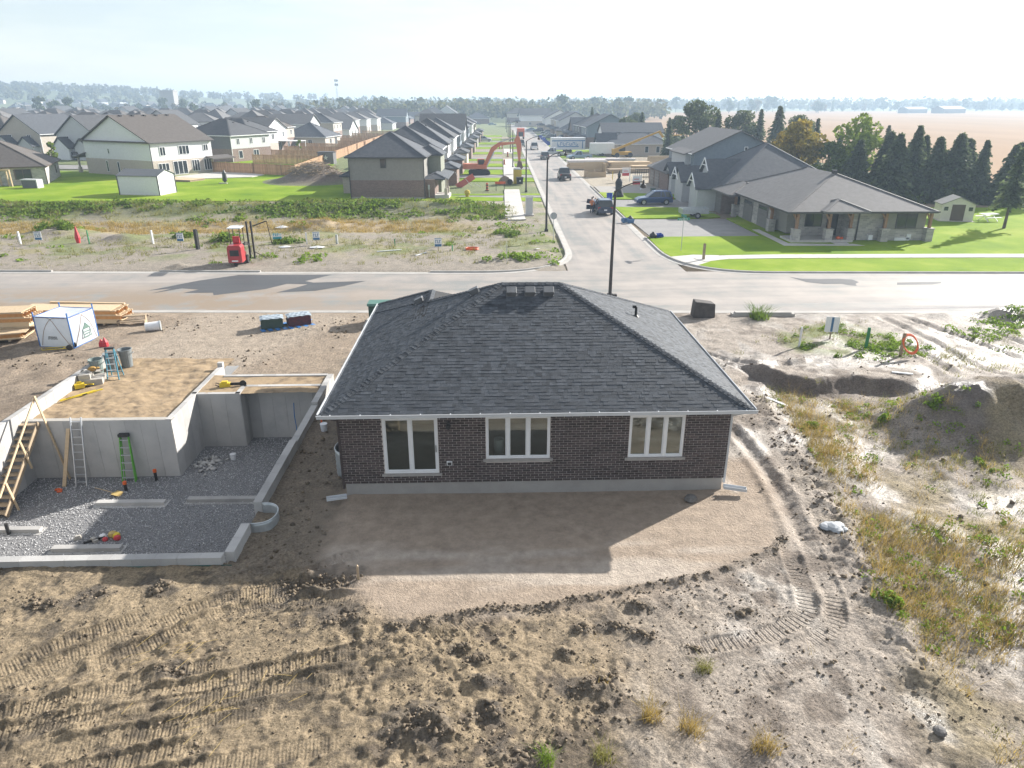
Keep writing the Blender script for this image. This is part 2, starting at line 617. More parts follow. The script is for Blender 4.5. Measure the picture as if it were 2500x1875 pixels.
def near_height(x, y):
    sand = pmask(x, y, SAND, 0.8)
    right = sstep(6.5, 10.5, x)
    fore = 1 - sstep(16.5, 19.5, y)
    # broken clods left and middle, smoother pale mud to the right
    clod = fbm(x, y, 1.6, 4, 3, 0.62)
    z = 0.05 * fbm(x, y, 0.16, 2, 1)
    lump = np.maximum(fbm(x, y, 3.1, 3, 5, 0.6) - 0.05, 0)
    patch = sstep(-0.15, 0.35, fbm(x, y, 0.32, 3, 77))
    amp = (1 - sand) * (0.03 + 0.085 * fore * (1 - 0.6 * sstep(2.5, 6, x)) * (0.35 + 0.65 * patch) + 0.02 * right)
    crumb = 1 - 2 * np.abs(fbm(x, y, 2.6, 3, 6, .6))
    z += (1 - sand) * (0.028 * fore * (0.3 + patch) * (1 - 0.35 * sstep(2, 6, x)) + 0.014) * crumb + 0.022 * (1 - sand) * fore * patch * (vnoise(x * 7, y * 7, 8) - .5)
    z += .035 * pmask(x, y, CHURN, .6) * (crumb + vnoise(x * 5, y * 5, 12) - .6)
    z += amp * clod + 0.13 * (1 - sand) * fore * lump * (1 - 0.72 * sstep(1.5, 5, x)) * patch
    # graded sand: drifts and faint swales
    z += sand * (0.10 * sstep(20.2, 17, y) + 0.02 * fbm(x * 0.4, y * 1.3, 0.8, 3, 21) + 0.004 * fbm(x, y, 5, 2, 23))
    for hx, hy, hr, hh in HEAPS:
        i = np.nonzero((np.abs(x - hx) < 2.2 * hr) & (np.abs(y - hy) < 1.6 * hr))[0]
        d = np.hypot(x[i] - hx, (y[i] - hy) * 1.5)
        z[i] += hh * np.exp(-(d / hr) ** 2) * (0.6 + 1.3 * clod[i])

    def sub(pts, pad):
        p = np.array(pts)
        return np.nonzero((x > p[:, 0].min() - pad) & (x < p[:, 0].max() + pad) & (y > p[:, 1].min() - pad) & (y < p[:, 1].max() + pad))[0]
    i = sub(RIDGE, 0.5)
    d = pdist(x[i], y[i], RIDGE)[0]
    z[i] += 0.09 * np.exp(-(d / 0.12) ** 2) * (0.7 + 1.0 * clod[i])
    for k, tr in enumerate(TRACKS):
        i = sub(tr, 0.6)
        xi, yi, ci = x[i], y[i], clod[i]
        d, s, t, L = pdist(xi, yi, tr)
        w = 0.23
        ends = sstep(0, 1.3, s) * sstep(0, 1.3, L - s)
        m = (1 - sstep(w - 0.05, w + 0.06, d)) * ends * (0.2 + 0.8 * sstep(-0.35, 0.25, fbm(xi, yi, 0.7, 3, 31 + k)))
        rib = 0.5 + 0.5 * np.tanh(3.0 * np.sin(2 * np.pi * s / 0.15 + 0.4 * np.sin(3 * t)))
        if TRK is not None:
            j = i[m > .05]
            TRK[0][j], TRK[1][j] = s[m > .05], np.maximum(TRK[1][j], m[m > .05])
        z[i] = z[i] * (1 - 0.85 * m) + m * (-0.05 + 0.03 * rib * (1 + 0.5 * ci))
        z[i] += 0.035 * np.exp(-((d - w - 0.08) / 0.06) ** 2) * ends * (1 + ci)
    for rt in RUTS:
        i = sub(rt, 1.2)
        d, s, t, L = pdist(x[i], y[i], catmull(rt, 4))
        e = sstep(0, 1.2, s) * sstep(0, 1.2, L - s)
        z[i] += e * (-0.11 * np.exp(-(d / 0.2) ** 2) + 0.07 * np.exp(-((d - 0.42) / 0.16) ** 2) * (1 + 0.8 * clod[i]))
    # excavated scarp, hollow before it, and the big spoil mound
    i = np.nonzero((x > 8) & (y > 18))[0]
    xi, yi, ci = x[i], y[i], clod[i]
    d, s, t, L = pdist(xi, yi, SCARP)
    e = sstep(0, 2.0, s) * sstep(0, 2.5, L - s)
    front = np.where(t > 0, sstep(0, 0.7 + 0.5 * ci, t), 0)
    z[i] += e * (-0.6 * front * np.exp(-np.maximum(t, 0) / 2.6) + 0.18 * np.where(t <= 0, np.exp(-(d / 1.1) ** 2), np.exp(-(d / 0.3) ** 2))) * (1 + 0.35 * ci)
    mm = np.exp(-(((xi - 21.3) / 2.9) ** 2 + ((yi - 25.2) / 2.0) ** 2)) + 0.55 * np.exp(-(((xi - 18.6) / 1.9) ** 2 + ((yi - 25.6) / 1.5) ** 2)) + 0.5 * np.exp(-(((xi - 24.5) / 2.5) ** 2 + ((yi - 28) / 2.2) ** 2))
    z[i] += 1.6 * mm * (1 + 0.22 * fbm(xi, yi, 0.5, 5, 41, 0.6)) + .2 * np.minimum(1, 2 * mm) * (1 - 2 * np.abs(fbm(xi, yi, .9, 4, 42, .6)))
    # crumbled bank between the drive and the weeds
    i = np.nonzero((x > 8) & (x < 15))[0]
    d, s, t, L = pdist(x[i], y[i], [(12.9, 31), (12.1, 29.26), (11.25, 23.93), (10.92, 19.31), (10.46, 16.83), (10.08, 14.81), (9.71, 12.0)])
    z[i] += 0.13 * np.exp(-(d / 0.5) ** 2) * (0.6 + 1.6 * clod[i]) - 0.06 * np.exp(-((t + 0.9) / 0.5) ** 2) * (d < 3)
    i = np.nonzero(x > 8)[0]
    z[i] += 0.22 * pmask(x[i], y[i], WEED, 2.0) * fbm(x[i], y[i], 0.5, 5, 51, 0.6)
    for mx_, my_, mr, mh in ((27.7, 41.2, 1.0, .45), (28.6, 41.3, .6, .3), (31.0, 41.0, 1.3, .75), (33.4, 41.0, 1.6, .85), (36, 40.6, 1.2, .6), (-21.3, 42.2, 1.2, .2), (-9.5, 39.2, 2.0, .12)):
        i = np.nonzero((np.abs(x - mx_) < 3 * mr) & (np.abs(y - my_) < 3 * mr))[0]
        z[i] += mh * np.exp(-(((x[i] - mx_) / mr) ** 2 + ((y[i] - my_) / (mr * 0.7)) ** 2)) * (1 + 0.3 * clod[i])
    # scraped ground between pit and house; churned lot to the left
    z += -0.12 * pmask(x, y, [(-7.3, 17), (-5.0, 17), (-5.0, 33), (-7.3, 33)], 0.4) + 0.05 * pmask(x, y, [(-7.3, 15.5), (-4.9, 15.5), (-4.9, 36), (-7.3, 36)], 0.8) * fbm(x, y, 1.5, 3, 64)
    i = np.nonzero(x < -17)[0]
    z[i] += 0.18 * pmask(x[i], y[i], [(-33, 24), (-20, 30), (-20, 40.5), (-33, 41)], 3.0) * fbm(x[i] * 1.5, y[i] * 0.6, 0.5, 4, 61)
    return z * (1 - sstep(41.2, 42.7, y + 0.035 * x))


def mid_height(x, y):
    z = np.zeros(x.shape)
    # far lot: uneven dirt, ditch bank with its crest at the lawns
    lot = sstep(0, 1.2, y - yf(x)) * (1 - sstep(94, 96, y)) * (1 - sstep(xl(y) - 1.5, xl(y) - 0.5, x)) * (x < 12)
    z += lot * (0.05 + 0.10 * fbm(x, y, 0.25, 3, 71) + 0.04 * fbm(x, y, 1.3, 3, 72))
    zf = 1 - sstep(-4.5, 1.5, x)
    z += lot * zf * (-0.35 * np.exp(-((y - 74) / 2.2) ** 2) + 0.95 * np.exp(-((y - 86.5) / 4.2) ** 2) * (1 + 0.35 * fbm(x, y, 0.2, 3, 74)))
    for mx_, my_, mr, mh in ((-42.5, 72.5, 3.2, .7), (-34.5, 68.3, 1.6, .6), (-21.8, 55.9, .9, .35), (-24.2, 55.9, .9, .3), (-17.8, 75.2, 2.5, .8), (1.0, 57.9, 1.5, .25)):
        z += mh * np.exp(-(((x - mx_) / mr) ** 2 + ((y - my_) / (mr * 0.7)) ** 2)) * lot * (1 + 0.4 * fbm(x, y, 1.2, 2, 75))
    # spoil heap behind the brown house
    z += 2.9 * np.exp(-(((x + 28.3) / 4.6) ** 2 + ((y - 121.5) / 4.2) ** 2)) * (1 + 0.12 * fbm(x, y, 0.6, 3, 76)) * (y > 96)
    z += 0.12 * sstep(110, 122, y) * (1 - sstep(140, 150, y)) * sstep(18, 24, x) * (1 - sstep(44, 50, x)) * (1 + fbm(x, y, 0.3, 3, 78))
    return z - 0.03 * sstep(97, 110, y)


def height(x, y):
    x = np.asarray(x, dtype=float)
    y = np.asarray(y, dtype=float)
    z = np.zeros(x.shape)
    i = np.nonzero((y < 43.5) & (np.abs(x) < 95))[0]
    if len(i):
        z[i] = near_height(x[i], y[i])
    i = np.nonzero((y >= 43.5) & (y < 180) & (np.abs(x) < 130))[0]
    if len(i):
        z[i] = mid_height(x[i], y[i])
    # roads lie above a shallow bed
    road = (y > yn(x) - 0.35) & (y < yf(x) + 0.3) | (x > xl(y) - 0.3) & (x < xr(y) + 0.3) & (y > 50) & (y < 420)
    z = np.where(road, -0.06, z)
    # wooded rise far to the left
    return z + 30 * np.exp(-(((x + 830) / 330) ** 2 + ((y - 1330) / 300) ** 2)) + 14 * np.exp(-(((x + 330) / 380) ** 2 + ((y - 1600) / 300) ** 2))


def gz(x, y):
    return float(height(np.array([x]), np.array([y]))[0])


def seg(a, b, st):
    n = max(1, int(round((b - a) / st)))
    return list(np.linspace(a, b, n, endpoint=False))


gx = seg(-16, -12.5, .12) + seg(-12.5, 10.5, .043) + seg(10.5, 17, .09) + seg(17, 44, .2) + seg(44, 80, .7) + [80 * 1.17 ** k for k in range(26)]
gx = sorted(set([-g for g in [80 * 1.17 ** k for k in range(26)]] + seg(-80, -44, .5) + seg(-44, -16, .2) + gx))
gy = [-40, -20, -8, 0, 4, 7] + seg(9.2, 17.2, .043) + seg(17.2, 21.5, .08) + seg(21.5, 43, .14) + seg(43, 54, .6) + seg(54, 96, .3) + seg(96, 150, 1.2) + seg(150, 300, 6) + [300 * 1.12 ** k for k in range(25)]
gx, gy = np.array(gx), np.array(gy)
GX, GY = np.meshgrid(gx, gy)
X, Y = GX.ravel(), GY.ravel()
Z = height(X, Y)
TRK = [np.zeros(len(X)), np.zeros(len(X))]
ni = np.nonzero((Y < 43.5) & (np.abs(X) < 95))[0]
sub_trk = [np.zeros(len(ni)), np.zeros(len(ni))]
full_trk, TRK = TRK, sub_trk
near_height(X[ni], Y[ni])
full_trk[0][ni], full_trk[1][ni] = TRK
TRK = None
nx, ny = len(gx), len(gy)
idx = np.arange(nx * ny).reshape(ny, nx)
quads = np.stack([idx[:-1, :-1], idx[:-1, 1:], idx[1:, 1:], idx[1:, :-1]], -1).reshape(-1, 4)
qc = np.stack([X[quads].mean(1), Y[quads].mean(1)], -1)
inside = inpoly(qc[:, 0], qc[:, 1], PIT) & (qc[:, 1] < 33.4)
quads = quads[~inside]


def mixc(c, col, m):
    return c * (1 - m[:, None]) + np.array(col)[None, :] * m[:, None]


# soil kinds: the colour the ground itself has
NEAR = Y < 43.5
c = np.tile(np.array([[0.25, 0.195, 0.13]]), (len(X), 1))
n1, n2, n3 = fbm(X, Y, 0.35, 4, 101), fbm(X, Y, 1.4, 4, 102), fbm(X, Y, 5.0, 3, 103)
nearm = (Y < 43).astype(float)
leftf = nearm * (1 - sstep(-1, 5, X + 1.5 * n1)) * (1 - sstep(17, 21, Y))
c = mixc(c, (0.265, 0.205, 0.13), leftf)
dk = sstep(-0.05, 0.28, 0.6 * n2 + 0.6 * n3 + 0.25 * n1)
c = mixc(c, (0.095, 0.075, 0.052), nearm * dk * (1 - sstep(17, 20, Y)) * (1 - 0.75 * sstep(3, 6, X)) * 0.85)
rightm = nearm * sstep(1.5, 6.5, X + 1.6 * n1)
c = mixc(c, (0.325, 0.28, 0.235), rightm * 0.95)
c = mixc(c, (0.40, 0.36, 0.315), rightm * sstep(0.1, 0.4, fbm(X * 1.3, Y * 0.5, 0.5, 4, 106)))
c = mixc(c, (0.15, 0.12, 0.095), rightm * sstep(0.0, 0.4, n2 + 0.4 * n1) * 0.8)
sandm = pmask(X, Y, SAND, 0.7)
c = mixc(c, (0.315, 0.25, 0.19), sandm)
c = mixc(c, (0.40, 0.34, 0.28), sandm * sstep(0.0, 0.5, fbm(X * 0.35, Y * 1.6, 0.7, 3, 105)) * sstep(18.5, 16.8, Y))
c = mixc(c, (0.12, 0.092, 0.065), nearm * pmask(X, Y, CHURN, .7) * sstep(-.05, .3, n2 + .5 * n3) * .75)
fi = np.nonzero((Y < 20) & (np.abs(X) < 20))[0]
kk = np.zeros(len(fi))
for hx, hy, hr, hh in HEAPS:
    kk = np.maximum(kk, np.exp(-(np.hypot(X[fi] - hx, (Y[fi] - hy) * 1.4) / (hr * 1.3)) ** 2))
kk = np.maximum(sstep(0.25, 0.75, kk + 0.5 * n2[fi] + 0.3 * n3[fi]), np.exp(-(pdist(X[fi], Y[fi], RIDGE)[0] / 0.12) ** 2) * 0.8)
c[fi] = mixc(c[fi], (0.115, 0.095, 0.074), kk * 0.8)
lotl = nearm * (X < -5) * sstep(20, 24, Y)
c = mixc(c, (0.285, 0.225, 0.165), lotl)
c = mixc(c, (0.20, 0.155, 0.112), lotl * sstep(0.0, 0.45, n1 + 0.5 * n2) * (1 - pmask(X, Y, [(-19.5, 33), (-13.5, 33), (-9.5, 41.5), (-17, 42.4)], 2.0)))
c = mixc(c, (0.345, 0.285, 0.22), pmask(X, Y, [(-19, 33), (-13, 33), (-9, 41.5), (-17, 42.4)], 1.5) * 0.9)
side = pmask(X, Y, [(-7.4, 16.5), (-5.2, 17), (-5.2, 34), (-7.4, 34)], 0.6)
c = mixc(c, (0.19, 0.155, 0.115), side * 0.85)
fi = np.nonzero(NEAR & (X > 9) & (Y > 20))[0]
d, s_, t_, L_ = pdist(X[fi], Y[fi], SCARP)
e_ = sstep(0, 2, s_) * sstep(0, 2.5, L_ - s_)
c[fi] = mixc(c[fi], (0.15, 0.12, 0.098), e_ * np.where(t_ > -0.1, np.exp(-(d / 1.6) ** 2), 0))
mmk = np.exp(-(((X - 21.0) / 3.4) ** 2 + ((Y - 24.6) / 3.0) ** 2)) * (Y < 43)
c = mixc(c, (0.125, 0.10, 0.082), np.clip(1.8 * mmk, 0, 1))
wd = pmask(X, Y, WEED, 1.5) * nearm
c = mixc(c, (0.27, 0.22, 0.13), wd * sstep(-0.2, 0.3, n1 + 0.3 * n2) * 0.8)
c = mixc(c, (0.20, 0.165, 0.13), nearm * (X > 9) * sstep(24, 28, Y) * sstep(-.1, .4, n1 + .5 * n2) * 0.7)
gp = pmask(X, Y, GREENP, 1.0) * nearm
c = mixc(c, (0.17, 0.2, 0.06), gp * sstep(-0.4, 0.1, n2) * 0.8)
lotm = (Y > 53) * (Y < 97) * (X < 9)
c = mixc(c, (0.27, 0.235, 0.19), lotm * 1.0)
c = mixc(c, (0.27, 0.24, 0.12), lotm * sstep(-0.05, 0.4, n1 + 0.35 * n2) * sstep(57, 63, Y) * 0.8)
c = mixc(c, (0.16, 0.19, 0.06), lotm * sstep(0.0, 0.4, fbm(X, Y, 0.3, 4, 110)) * sstep(57, 62, Y) * 0.8)
c = mixc(c, (0.38, 0.29, 0.17), lotm * np.exp(-((Y - 75.5) / 2.4) ** 2) * (1 - sstep(-4, 2, X)) * 0.8)
c = mixc(c, (0.12, 0.14, 0.055), lotm * np.exp(-((Y - 85.5) / 4.0) ** 2) * (1 - sstep(-4, 2, X)) * 0.9)
c = mixc(c, (0.36, 0.31, 0.26), lotm * np.exp(-((Y - 93.5) / 1.6) ** 2) * 0.8)
farm = (Y >= 96).astype(float)
c = mixc(c, (0.15, 0.18, 0.07), farm)
c = mixc(c, (0.28, 0.235, 0.17), farm * sstep(0.05, 0.3, fbm(X, Y, 0.06, 3, 120)) * (Y < 420) * (X > -30) * (X < 45))
sp = np.exp(-(((X + 28.3) / 5.4) ** 2 + ((Y - 120.5) / 5.2) ** 2)) * farm
c = mixc(c, (0.17, 0.135, 0.105), np.clip(2.2 * sp, 0, 1))
exl = farm * (Y > 108) * (Y < 150) * (X > 15) * (X < 46)
c = mixc(c, (0.36, 0.31, 0.235), exl)
wet = nearm * (sstep(2.5, 8, X) * sstep(0.1, 0.32, fbm(X * 1.2, Y * .8, 0.45, 4, 130)) * 0.95 + sstep(20, 23, X) * 0.35)
wet = np.clip(wet + nearm * 0.9 * sum(np.exp(-(((X - a) / r) ** 2 + ((Y - b) / (r * 0.7)) ** 2)) for a, b, r in ((25.3, 37.4, .9), (24.9, 33, 1.0), (26.6, 34.5, .8), (5.9, 13.9, .5), (6.6, 12.95, .35), (14.2, 23.5, 1.2), (17, 19.5, 1.4))), 0, 1)


def ground_material():
    m = bpy.data.materials.new('soil')
    m.use_nodes = True
    n, l = m.node_tree.nodes, m.node_tree.links
    b = n['Principled BSDF']
    a = n.new('ShaderNodeAttribute'); a.attribute_name = 'col'
    w = n.new('ShaderNodeAttribute'); w.attribute_name = 'wet'
    g = n.new('ShaderNodeNewGeometry')
    t = n.new('ShaderNodeTexNoise'); t.inputs['Scale'].default_value = 2.2; t.inputs['Detail'].default_value = 12; t.inputs['Roughness'].default_value = 0.72
    l.new(g.outputs['Position'], t.inputs['Vector'])
    r = n.new('ShaderNodeMapRange'); r.inputs['From Min'].default_value = 0.28; r.inputs['From Max'].default_value = 0.72; r.inputs['To Min'].default_value = 0.68; r.inputs['To Max'].default_value = 1.3
    l.new(t.outputs['Fac'], r.inputs['Value'])
    tf = n.new('ShaderNodeTexNoise'); tf.inputs['Scale'].default_value = 14; tf.inputs['Detail'].default_value = 6; tf.inputs['Roughness'].default_value = 0.75
    l.new(g.outputs['Position'], tf.inputs['Vector'])
    rf_ = n.new('ShaderNodeMapRange'); rf_.inputs['From Min'].default_value = 0.36; rf_.inputs['From Max'].default_value = 0.6; rf_.inputs['To Min'].default_value = 0.5; rf_.inputs['To Max'].default_value = 1.18
    l.new(tf.outputs['Fac'], rf_.inputs['Value'])
    ml = n.new('ShaderNodeMix'); ml.inputs['A'].default_value = 0.97; l.new(a.outputs['Alpha'], ml.inputs['Factor']); l.new(rf_.outputs[0], ml.inputs['B'])
    pr = n.new('ShaderNodeMath'); pr.operation = 'MULTIPLY'; l.new(r.outputs[0], pr.inputs[0]); l.new(ml.outputs['Result'], pr.inputs[1])
    s = n.new('ShaderNodeVectorMath'); s.operation = 'SCALE'
    l.new(a.outputs['Color'], s.inputs[0]); l.new(pr.outputs[0], s.inputs['Scale'])
    l.new(s.outputs[0], b.inputs['Base Color'])
    rr = n.new('ShaderNodeMapRange'); rr.inputs['To Min'].default_value = 0.92; rr.inputs['To Max'].default_value = 0.29
    l.new(w.outputs['Fac'], rr.inputs['Value']); l.new(rr.outputs[0], b.inputs['Roughness'])
    b.inputs['Specular IOR Level'].default_value = 0.45
    t2 = n.new('ShaderNodeTexNoise'); t2.inputs['Scale'].default_value = 9; t2.inputs['Detail'].default_value = 8; t2.inputs['Roughness'].default_value = 0.7
    l.new(g.outputs['Position'], t2.inputs['Vector'])
    bn = n.new('ShaderNodeBump'); bn.inputs['Strength'].default_value = 1.0; bn.inputs['Distance'].default_value = 0.06
    # grouser marks of the machine tracks
    ta, tm = n.new('ShaderNodeAttribute'), n.new('ShaderNodeAttribute')
    ta.attribute_name, tm.attribute_name = 'trs', 'trm'

    def mth(op, a_, b_):
        q = n.new('ShaderNodeMath'); q.operation = op
        for k_, v_ in enumerate((a_, b_)):
            if isinstance(v_, float):
                q.inputs[k_].default_value = v_
            elif v_ is not None:
                l.new(v_, q.inputs[k_])
        return q.outputs[0]
    rib = mth('MULTIPLY', mth('SINE', mth('ADD', mth('MULTIPLY', ta.outputs['Fac'], 2 * math.pi / .075), mth('MULTIPLY', t.outputs['Fac'], 5.0)), None), mth('MULTIPLY', tm.outputs['Fac'], mth('MULTIPLY', t2.outputs['Fac'], t.outputs['Fac'])))
    rib = mth('MULTIPLY', rib, 3.2)
    b2 = n.new('ShaderNodeBump'); b2.inputs['Strength'].default_value = 1.0; b2.inputs['Distance'].default_value = 0.011
    l.new(rib, b2.inputs['Height'])
    l.new(t2.outputs['Fac'], bn.inputs['Height']); l.new(b2.outputs[0], bn.inputs['Normal']); l.new(bn.outputs[0], b.inputs['Normal'])
    return m


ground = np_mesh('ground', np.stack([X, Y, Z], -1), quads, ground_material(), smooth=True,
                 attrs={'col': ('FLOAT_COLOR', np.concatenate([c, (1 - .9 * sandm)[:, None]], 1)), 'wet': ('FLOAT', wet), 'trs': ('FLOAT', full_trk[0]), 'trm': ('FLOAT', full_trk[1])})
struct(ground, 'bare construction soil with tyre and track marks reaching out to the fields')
del GX, GY, X, Y, Z, c, n1, n2, n3


# ------------------------------------------------------------------ roads
def sheet(name, poly, z, m, label=None, thick=0.0):
    b = MB()
    if thick:
        b.prism(poly, z - thick, z)
    else:
        b.face([(p[0], p[1], z) for p in poly])
    o = b.build(name, m, fix=bool(thick))
    if not thick and o.data.polygons[0].normal.z < 0:
        o.data.flip_normals()
    return struct(o, label)


def arc(p0, p1, ctrl, n=10):
    return [((1 - t) ** 2 * p0[0] + 2 * t * (1 - t) * ctrl[0] + t * t * p1[0], (1 - t) ** 2 * p0[1] + 2 * t * (1 - t) * ctrl[1] + t * t * p1[1]) for t in [k / n for k in range(n + 1)]]


CL = arc((-1.0, yf(-1)), (xl(61.5), 61.5), (xl(54), yf(6.5)))
CR = arc((xr(61.5), 61.5), (21.5, yf(21.5)), (xr(54), yf(15)))
left_edge = [(-160, yf(-160))] + [(x, yf(x)) for x in (-90, -45, -20)] + CL + [(xl(y), y) for y in (80, 110, 160, 240, 330)] + [(10.0, 400), (2, 440), (-20, 460)]
right_edge = [(-18, 472), (10, 452), (19.5, 405)] + [(xr(y), y) for y in (330, 240, 160, 110, 80)] + CR + [(x, yf(x)) for x in (30, 45, 90, 170)]
road_poly = left_edge + right_edge + [(170, yn(170)), (90, yn(90)), (30, yn(30)), (0, yn(0)), (-30, yn(-30)), (-160, yn(-160))]


def road_material():
    m = bpy.data.materials.new('dusty_asphalt')
    m.use_nodes = True
    n, l = m.node_tree.nodes, m.node_tree.links
    b = n['Principled BSDF']
    g = n.new('ShaderNodeNewGeometry')
    # wheel-path streaks along the cross road, broken dust patches everywhere
    mp1 = n.new('ShaderNodeMapping'); mp1.inputs['Scale'].default_value = (0.045, 0.7, 1); mp1.inputs['Rotation'].default_value = (0, 0, R(2.2))
    l.new(g.outputs['Position'], mp1.inputs[0])
    t1 = n.new('ShaderNodeTexNoise'); t1.inputs['Scale'].default_value = 1.0; t1.inputs['Detail'].default_value = 6; t1.inputs['Roughness'].default_value = 0.6; t1.inputs['Distortion'].default_value = 0.6
    l.new(mp1.outputs[0], t1.inputs['Vector'])
    mp2 = n.new('ShaderNodeMapping'); mp2.inputs['Scale'].default_value = (0.8, 0.05, 1); l.new(g.outputs['Position'], mp2.inputs[0])
    t1b = n.new('ShaderNodeTexNoise'); t1b.inputs['Scale'].default_value = 1.0; t1b.inputs['Detail'].default_value = 6; t1b.inputs['Distortion'].default_value = 0.8; l.new(mp2.outputs[0], t1b.inputs['Vector'])
    sy = n.new('ShaderNodeSeparateXYZ'); l.new(g.outputs['Position'], sy.inputs[0])
    fy = n.new('ShaderNodeMapRange'); fy.inputs['From Min'].default_value = 51; fy.inputs['From Max'].default_value = 60; l.new(sy.outputs[1], fy.inputs['Value'])
    mxs = n.new('ShaderNodeMix'); l.new(fy.outputs[0], mxs.inputs['Factor']); l.new(t1.outputs['Fac'], mxs.inputs['A']); l.new(t1b.outputs['Fac'], mxs.inputs['B'])
    t2 = n.new('ShaderNodeTexNoise'); t2.inputs['Scale'].default_value = 0.35; t2.inputs['Detail'].default_value = 9; t2.inputs['Roughness'].default_value = 0.65
    l.new(g.outputs['Position'], t2.inputs['Vector'])
    ad = n.new('ShaderNodeMath'); ad.operation = 'ADD'
    l.new(mxs.outputs['Result'], ad.inputs[0]); l.new(t2.outputs['Fac'], ad.inputs[1])
    r = n.new('ShaderNodeValToRGB')
    r.color_ramp.elements[0].position = 0.40; r.color_ramp.elements[0].color = (0.215, 0.215, 0.20, 1)
    r.color_ramp.elements[1].position = 0.60; r.color_ramp.elements[1].color = (0.35, 0.31, 0.275, 1)
    e = r.color_ramp.elements.new(0.5); e.color = (0.29, 0.262, 0.235, 1)
    hf = n.new('ShaderNodeMath'); hf.operation = 'MULTIPLY'; hf.inputs[1].default_value = 0.5
    l.new(ad.outputs[0], hf.inputs[0]); l.new(hf.outputs[0], r.inputs[0])
    def ramp(src, a, b2):
        q = n.new('ShaderNodeMapRange'); q.inputs['From Min'].default_value = a; q.inputs['From Max'].default_value = b2; l.new(src, q.inputs['Value']); return q.outputs[0]
    def mul(a, b2):
        q = n.new('ShaderNodeMath'); q.operation = 'MULTIPLY'; l.new(a, q.inputs[0]); l.new(b2, q.inputs[1]); return q.outputs[0]
    dm = n.new('ShaderNodeMix'); dm.data_type = 'RGBA'; dm.inputs['B'].default_value = (0.25, 0.195, 0.14, 1)
    l.new(mul(mul(ramp(sy.outputs[0], -2, -16), ramp(sy.outputs[1], 51.5, 47)), ramp(t2.outputs['Fac'], .36, .5)), dm.inputs['Factor']); l.new(r.outputs[0], dm.inputs['A'])
    l.new(dm.outputs['Result'], b.inputs['Base Color'])
    # damp, shinier stretch at the near edge to the right
    sx = n.new('ShaderNodeSeparateXYZ'); l.new(g.outputs['Position'], sx.inputs[0])
    mx_ = n.new('ShaderNodeMapRange'); mx_.inputs['From Min'].default_value = 12; mx_.inputs['From Max'].default_value = 26; l.new(sx.outputs[0], mx_.inputs['Value'])
    my_ = n.new('ShaderNodeMapRange'); my_.inputs['From Min'].default_value = 46.5; my_.inputs['From Max'].default_value = 42.5; l.new(sx.outputs[1], my_.inputs['Value'])
    mu = n.new('ShaderNodeMath'); mu.operation = 'MULTIPLY'; l.new(mx_.outputs[0], mu.inputs[0]); l.new(my_.outputs[0], mu.inputs[1])
    t3 = n.new('ShaderNodeMapRange'); t3.inputs['From Min'].default_value = 0.40; t3.inputs['From Max'].default_value = 0.56; l.new(t1.outputs['Fac'], t3.inputs['Value'])
    mu2 = n.new('ShaderNodeMath'); mu2.operation = 'MULTIPLY'; l.new(mu.outputs[0], mu2.inputs[0]); l.new(t3.outputs[0], mu2.inputs[1])
    rr = n.new('ShaderNodeMapRange'); rr.inputs['To Min'].default_value = 0.62; rr.inputs['To Max'].default_value = 0.22; l.new(mu2.outputs[0], rr.inputs['Value'])
    l.new(rr.outputs[0], b.inputs['Roughness'])
    b.inputs['Specular IOR Level'].default_value = 0.5
    bt = n.new('ShaderNodeTexNoise'); bt.inputs['Scale'].default_value = 30; bt.inputs['Detail'].default_value = 4; l.new(g.outputs['Position'], bt.inputs['Vector'])
    bn = n.new('ShaderNodeBump'); bn.inputs['Strength'].default_value = 0.12; bn.inputs['Distance'].default_value = 0.02
    l.new(bt.outputs['Fac'], bn.inputs['Height']); l.new(bn.outputs[0], b.inputs['Normal'])
    return m


M_ROAD = road_material()
M_CONC = mat('concrete', (0.42, 0.405, 0.375), (0.33, 0.32, 0.30), 1.3, 0.85, 0.25, 20, c3=(0.39, 0.375, 0.35))
M_WALK = mat('sidewalk_concrete', (0.52, 0.50, 0.46), (0.44, 0.42, 0.39), 0.8, 0.85, 0.15, 20)
M_KERB = mat('kerb_concrete', (0.44, 0.42, 0.39), (0.34, 0.325, 0.30), 0.9, 0.85, 0.2, 15)
M_ASPH = mat('driveway_asphalt', (0.20, 0.195, 0.19), (0.26, 0.25, 0.24), 0.6, 0.8, 0.2, 25)
M_GRAVDRIVE = mat('gravel_driveway_stone', (0.27, 0.255, 0.235), (0.34, 0.32, 0.29), 1.5, 0.9, 0.4, 30)
M_LAWN = mat('lawn_grass', (0.11, 0.20, 0.012), (0.27, 0.335, 0.045), 0.14, 0.95, 1.0, 26, spec=0.08, detail=15, c3=(0.185, 0.275, 0.018))
M_FIELD = mat('stubble', (0.34, 0.225, 0.135), (0.27, 0.18, 0.105), 0.02, 0.98, 0.3, 1.5, detail=10, stretch=(1, 0.25, 1), c3=(0.31, 0.205, 0.12), spec=.05)
M_SHADEPATCH = mat('shadow_patch_asphalt', (0.062, 0.066, 0.07), (0.085, 0.086, 0.088), 0.5, 0.6, 0.2, 20, stretch=(0.2, 2, 1))  # dark tone paints the large road shadow, shared by the smaller patches

struct(MB().face([(p[0], p[1], 0.0) for p in road_poly]).build('road', M_ROAD, fix=False), 'dust covered road with a side street branching off')
ro = bpy.data.objects['road']
if ro.data.polygons[0].normal.z < 0:
    ro.data.flip_normals()


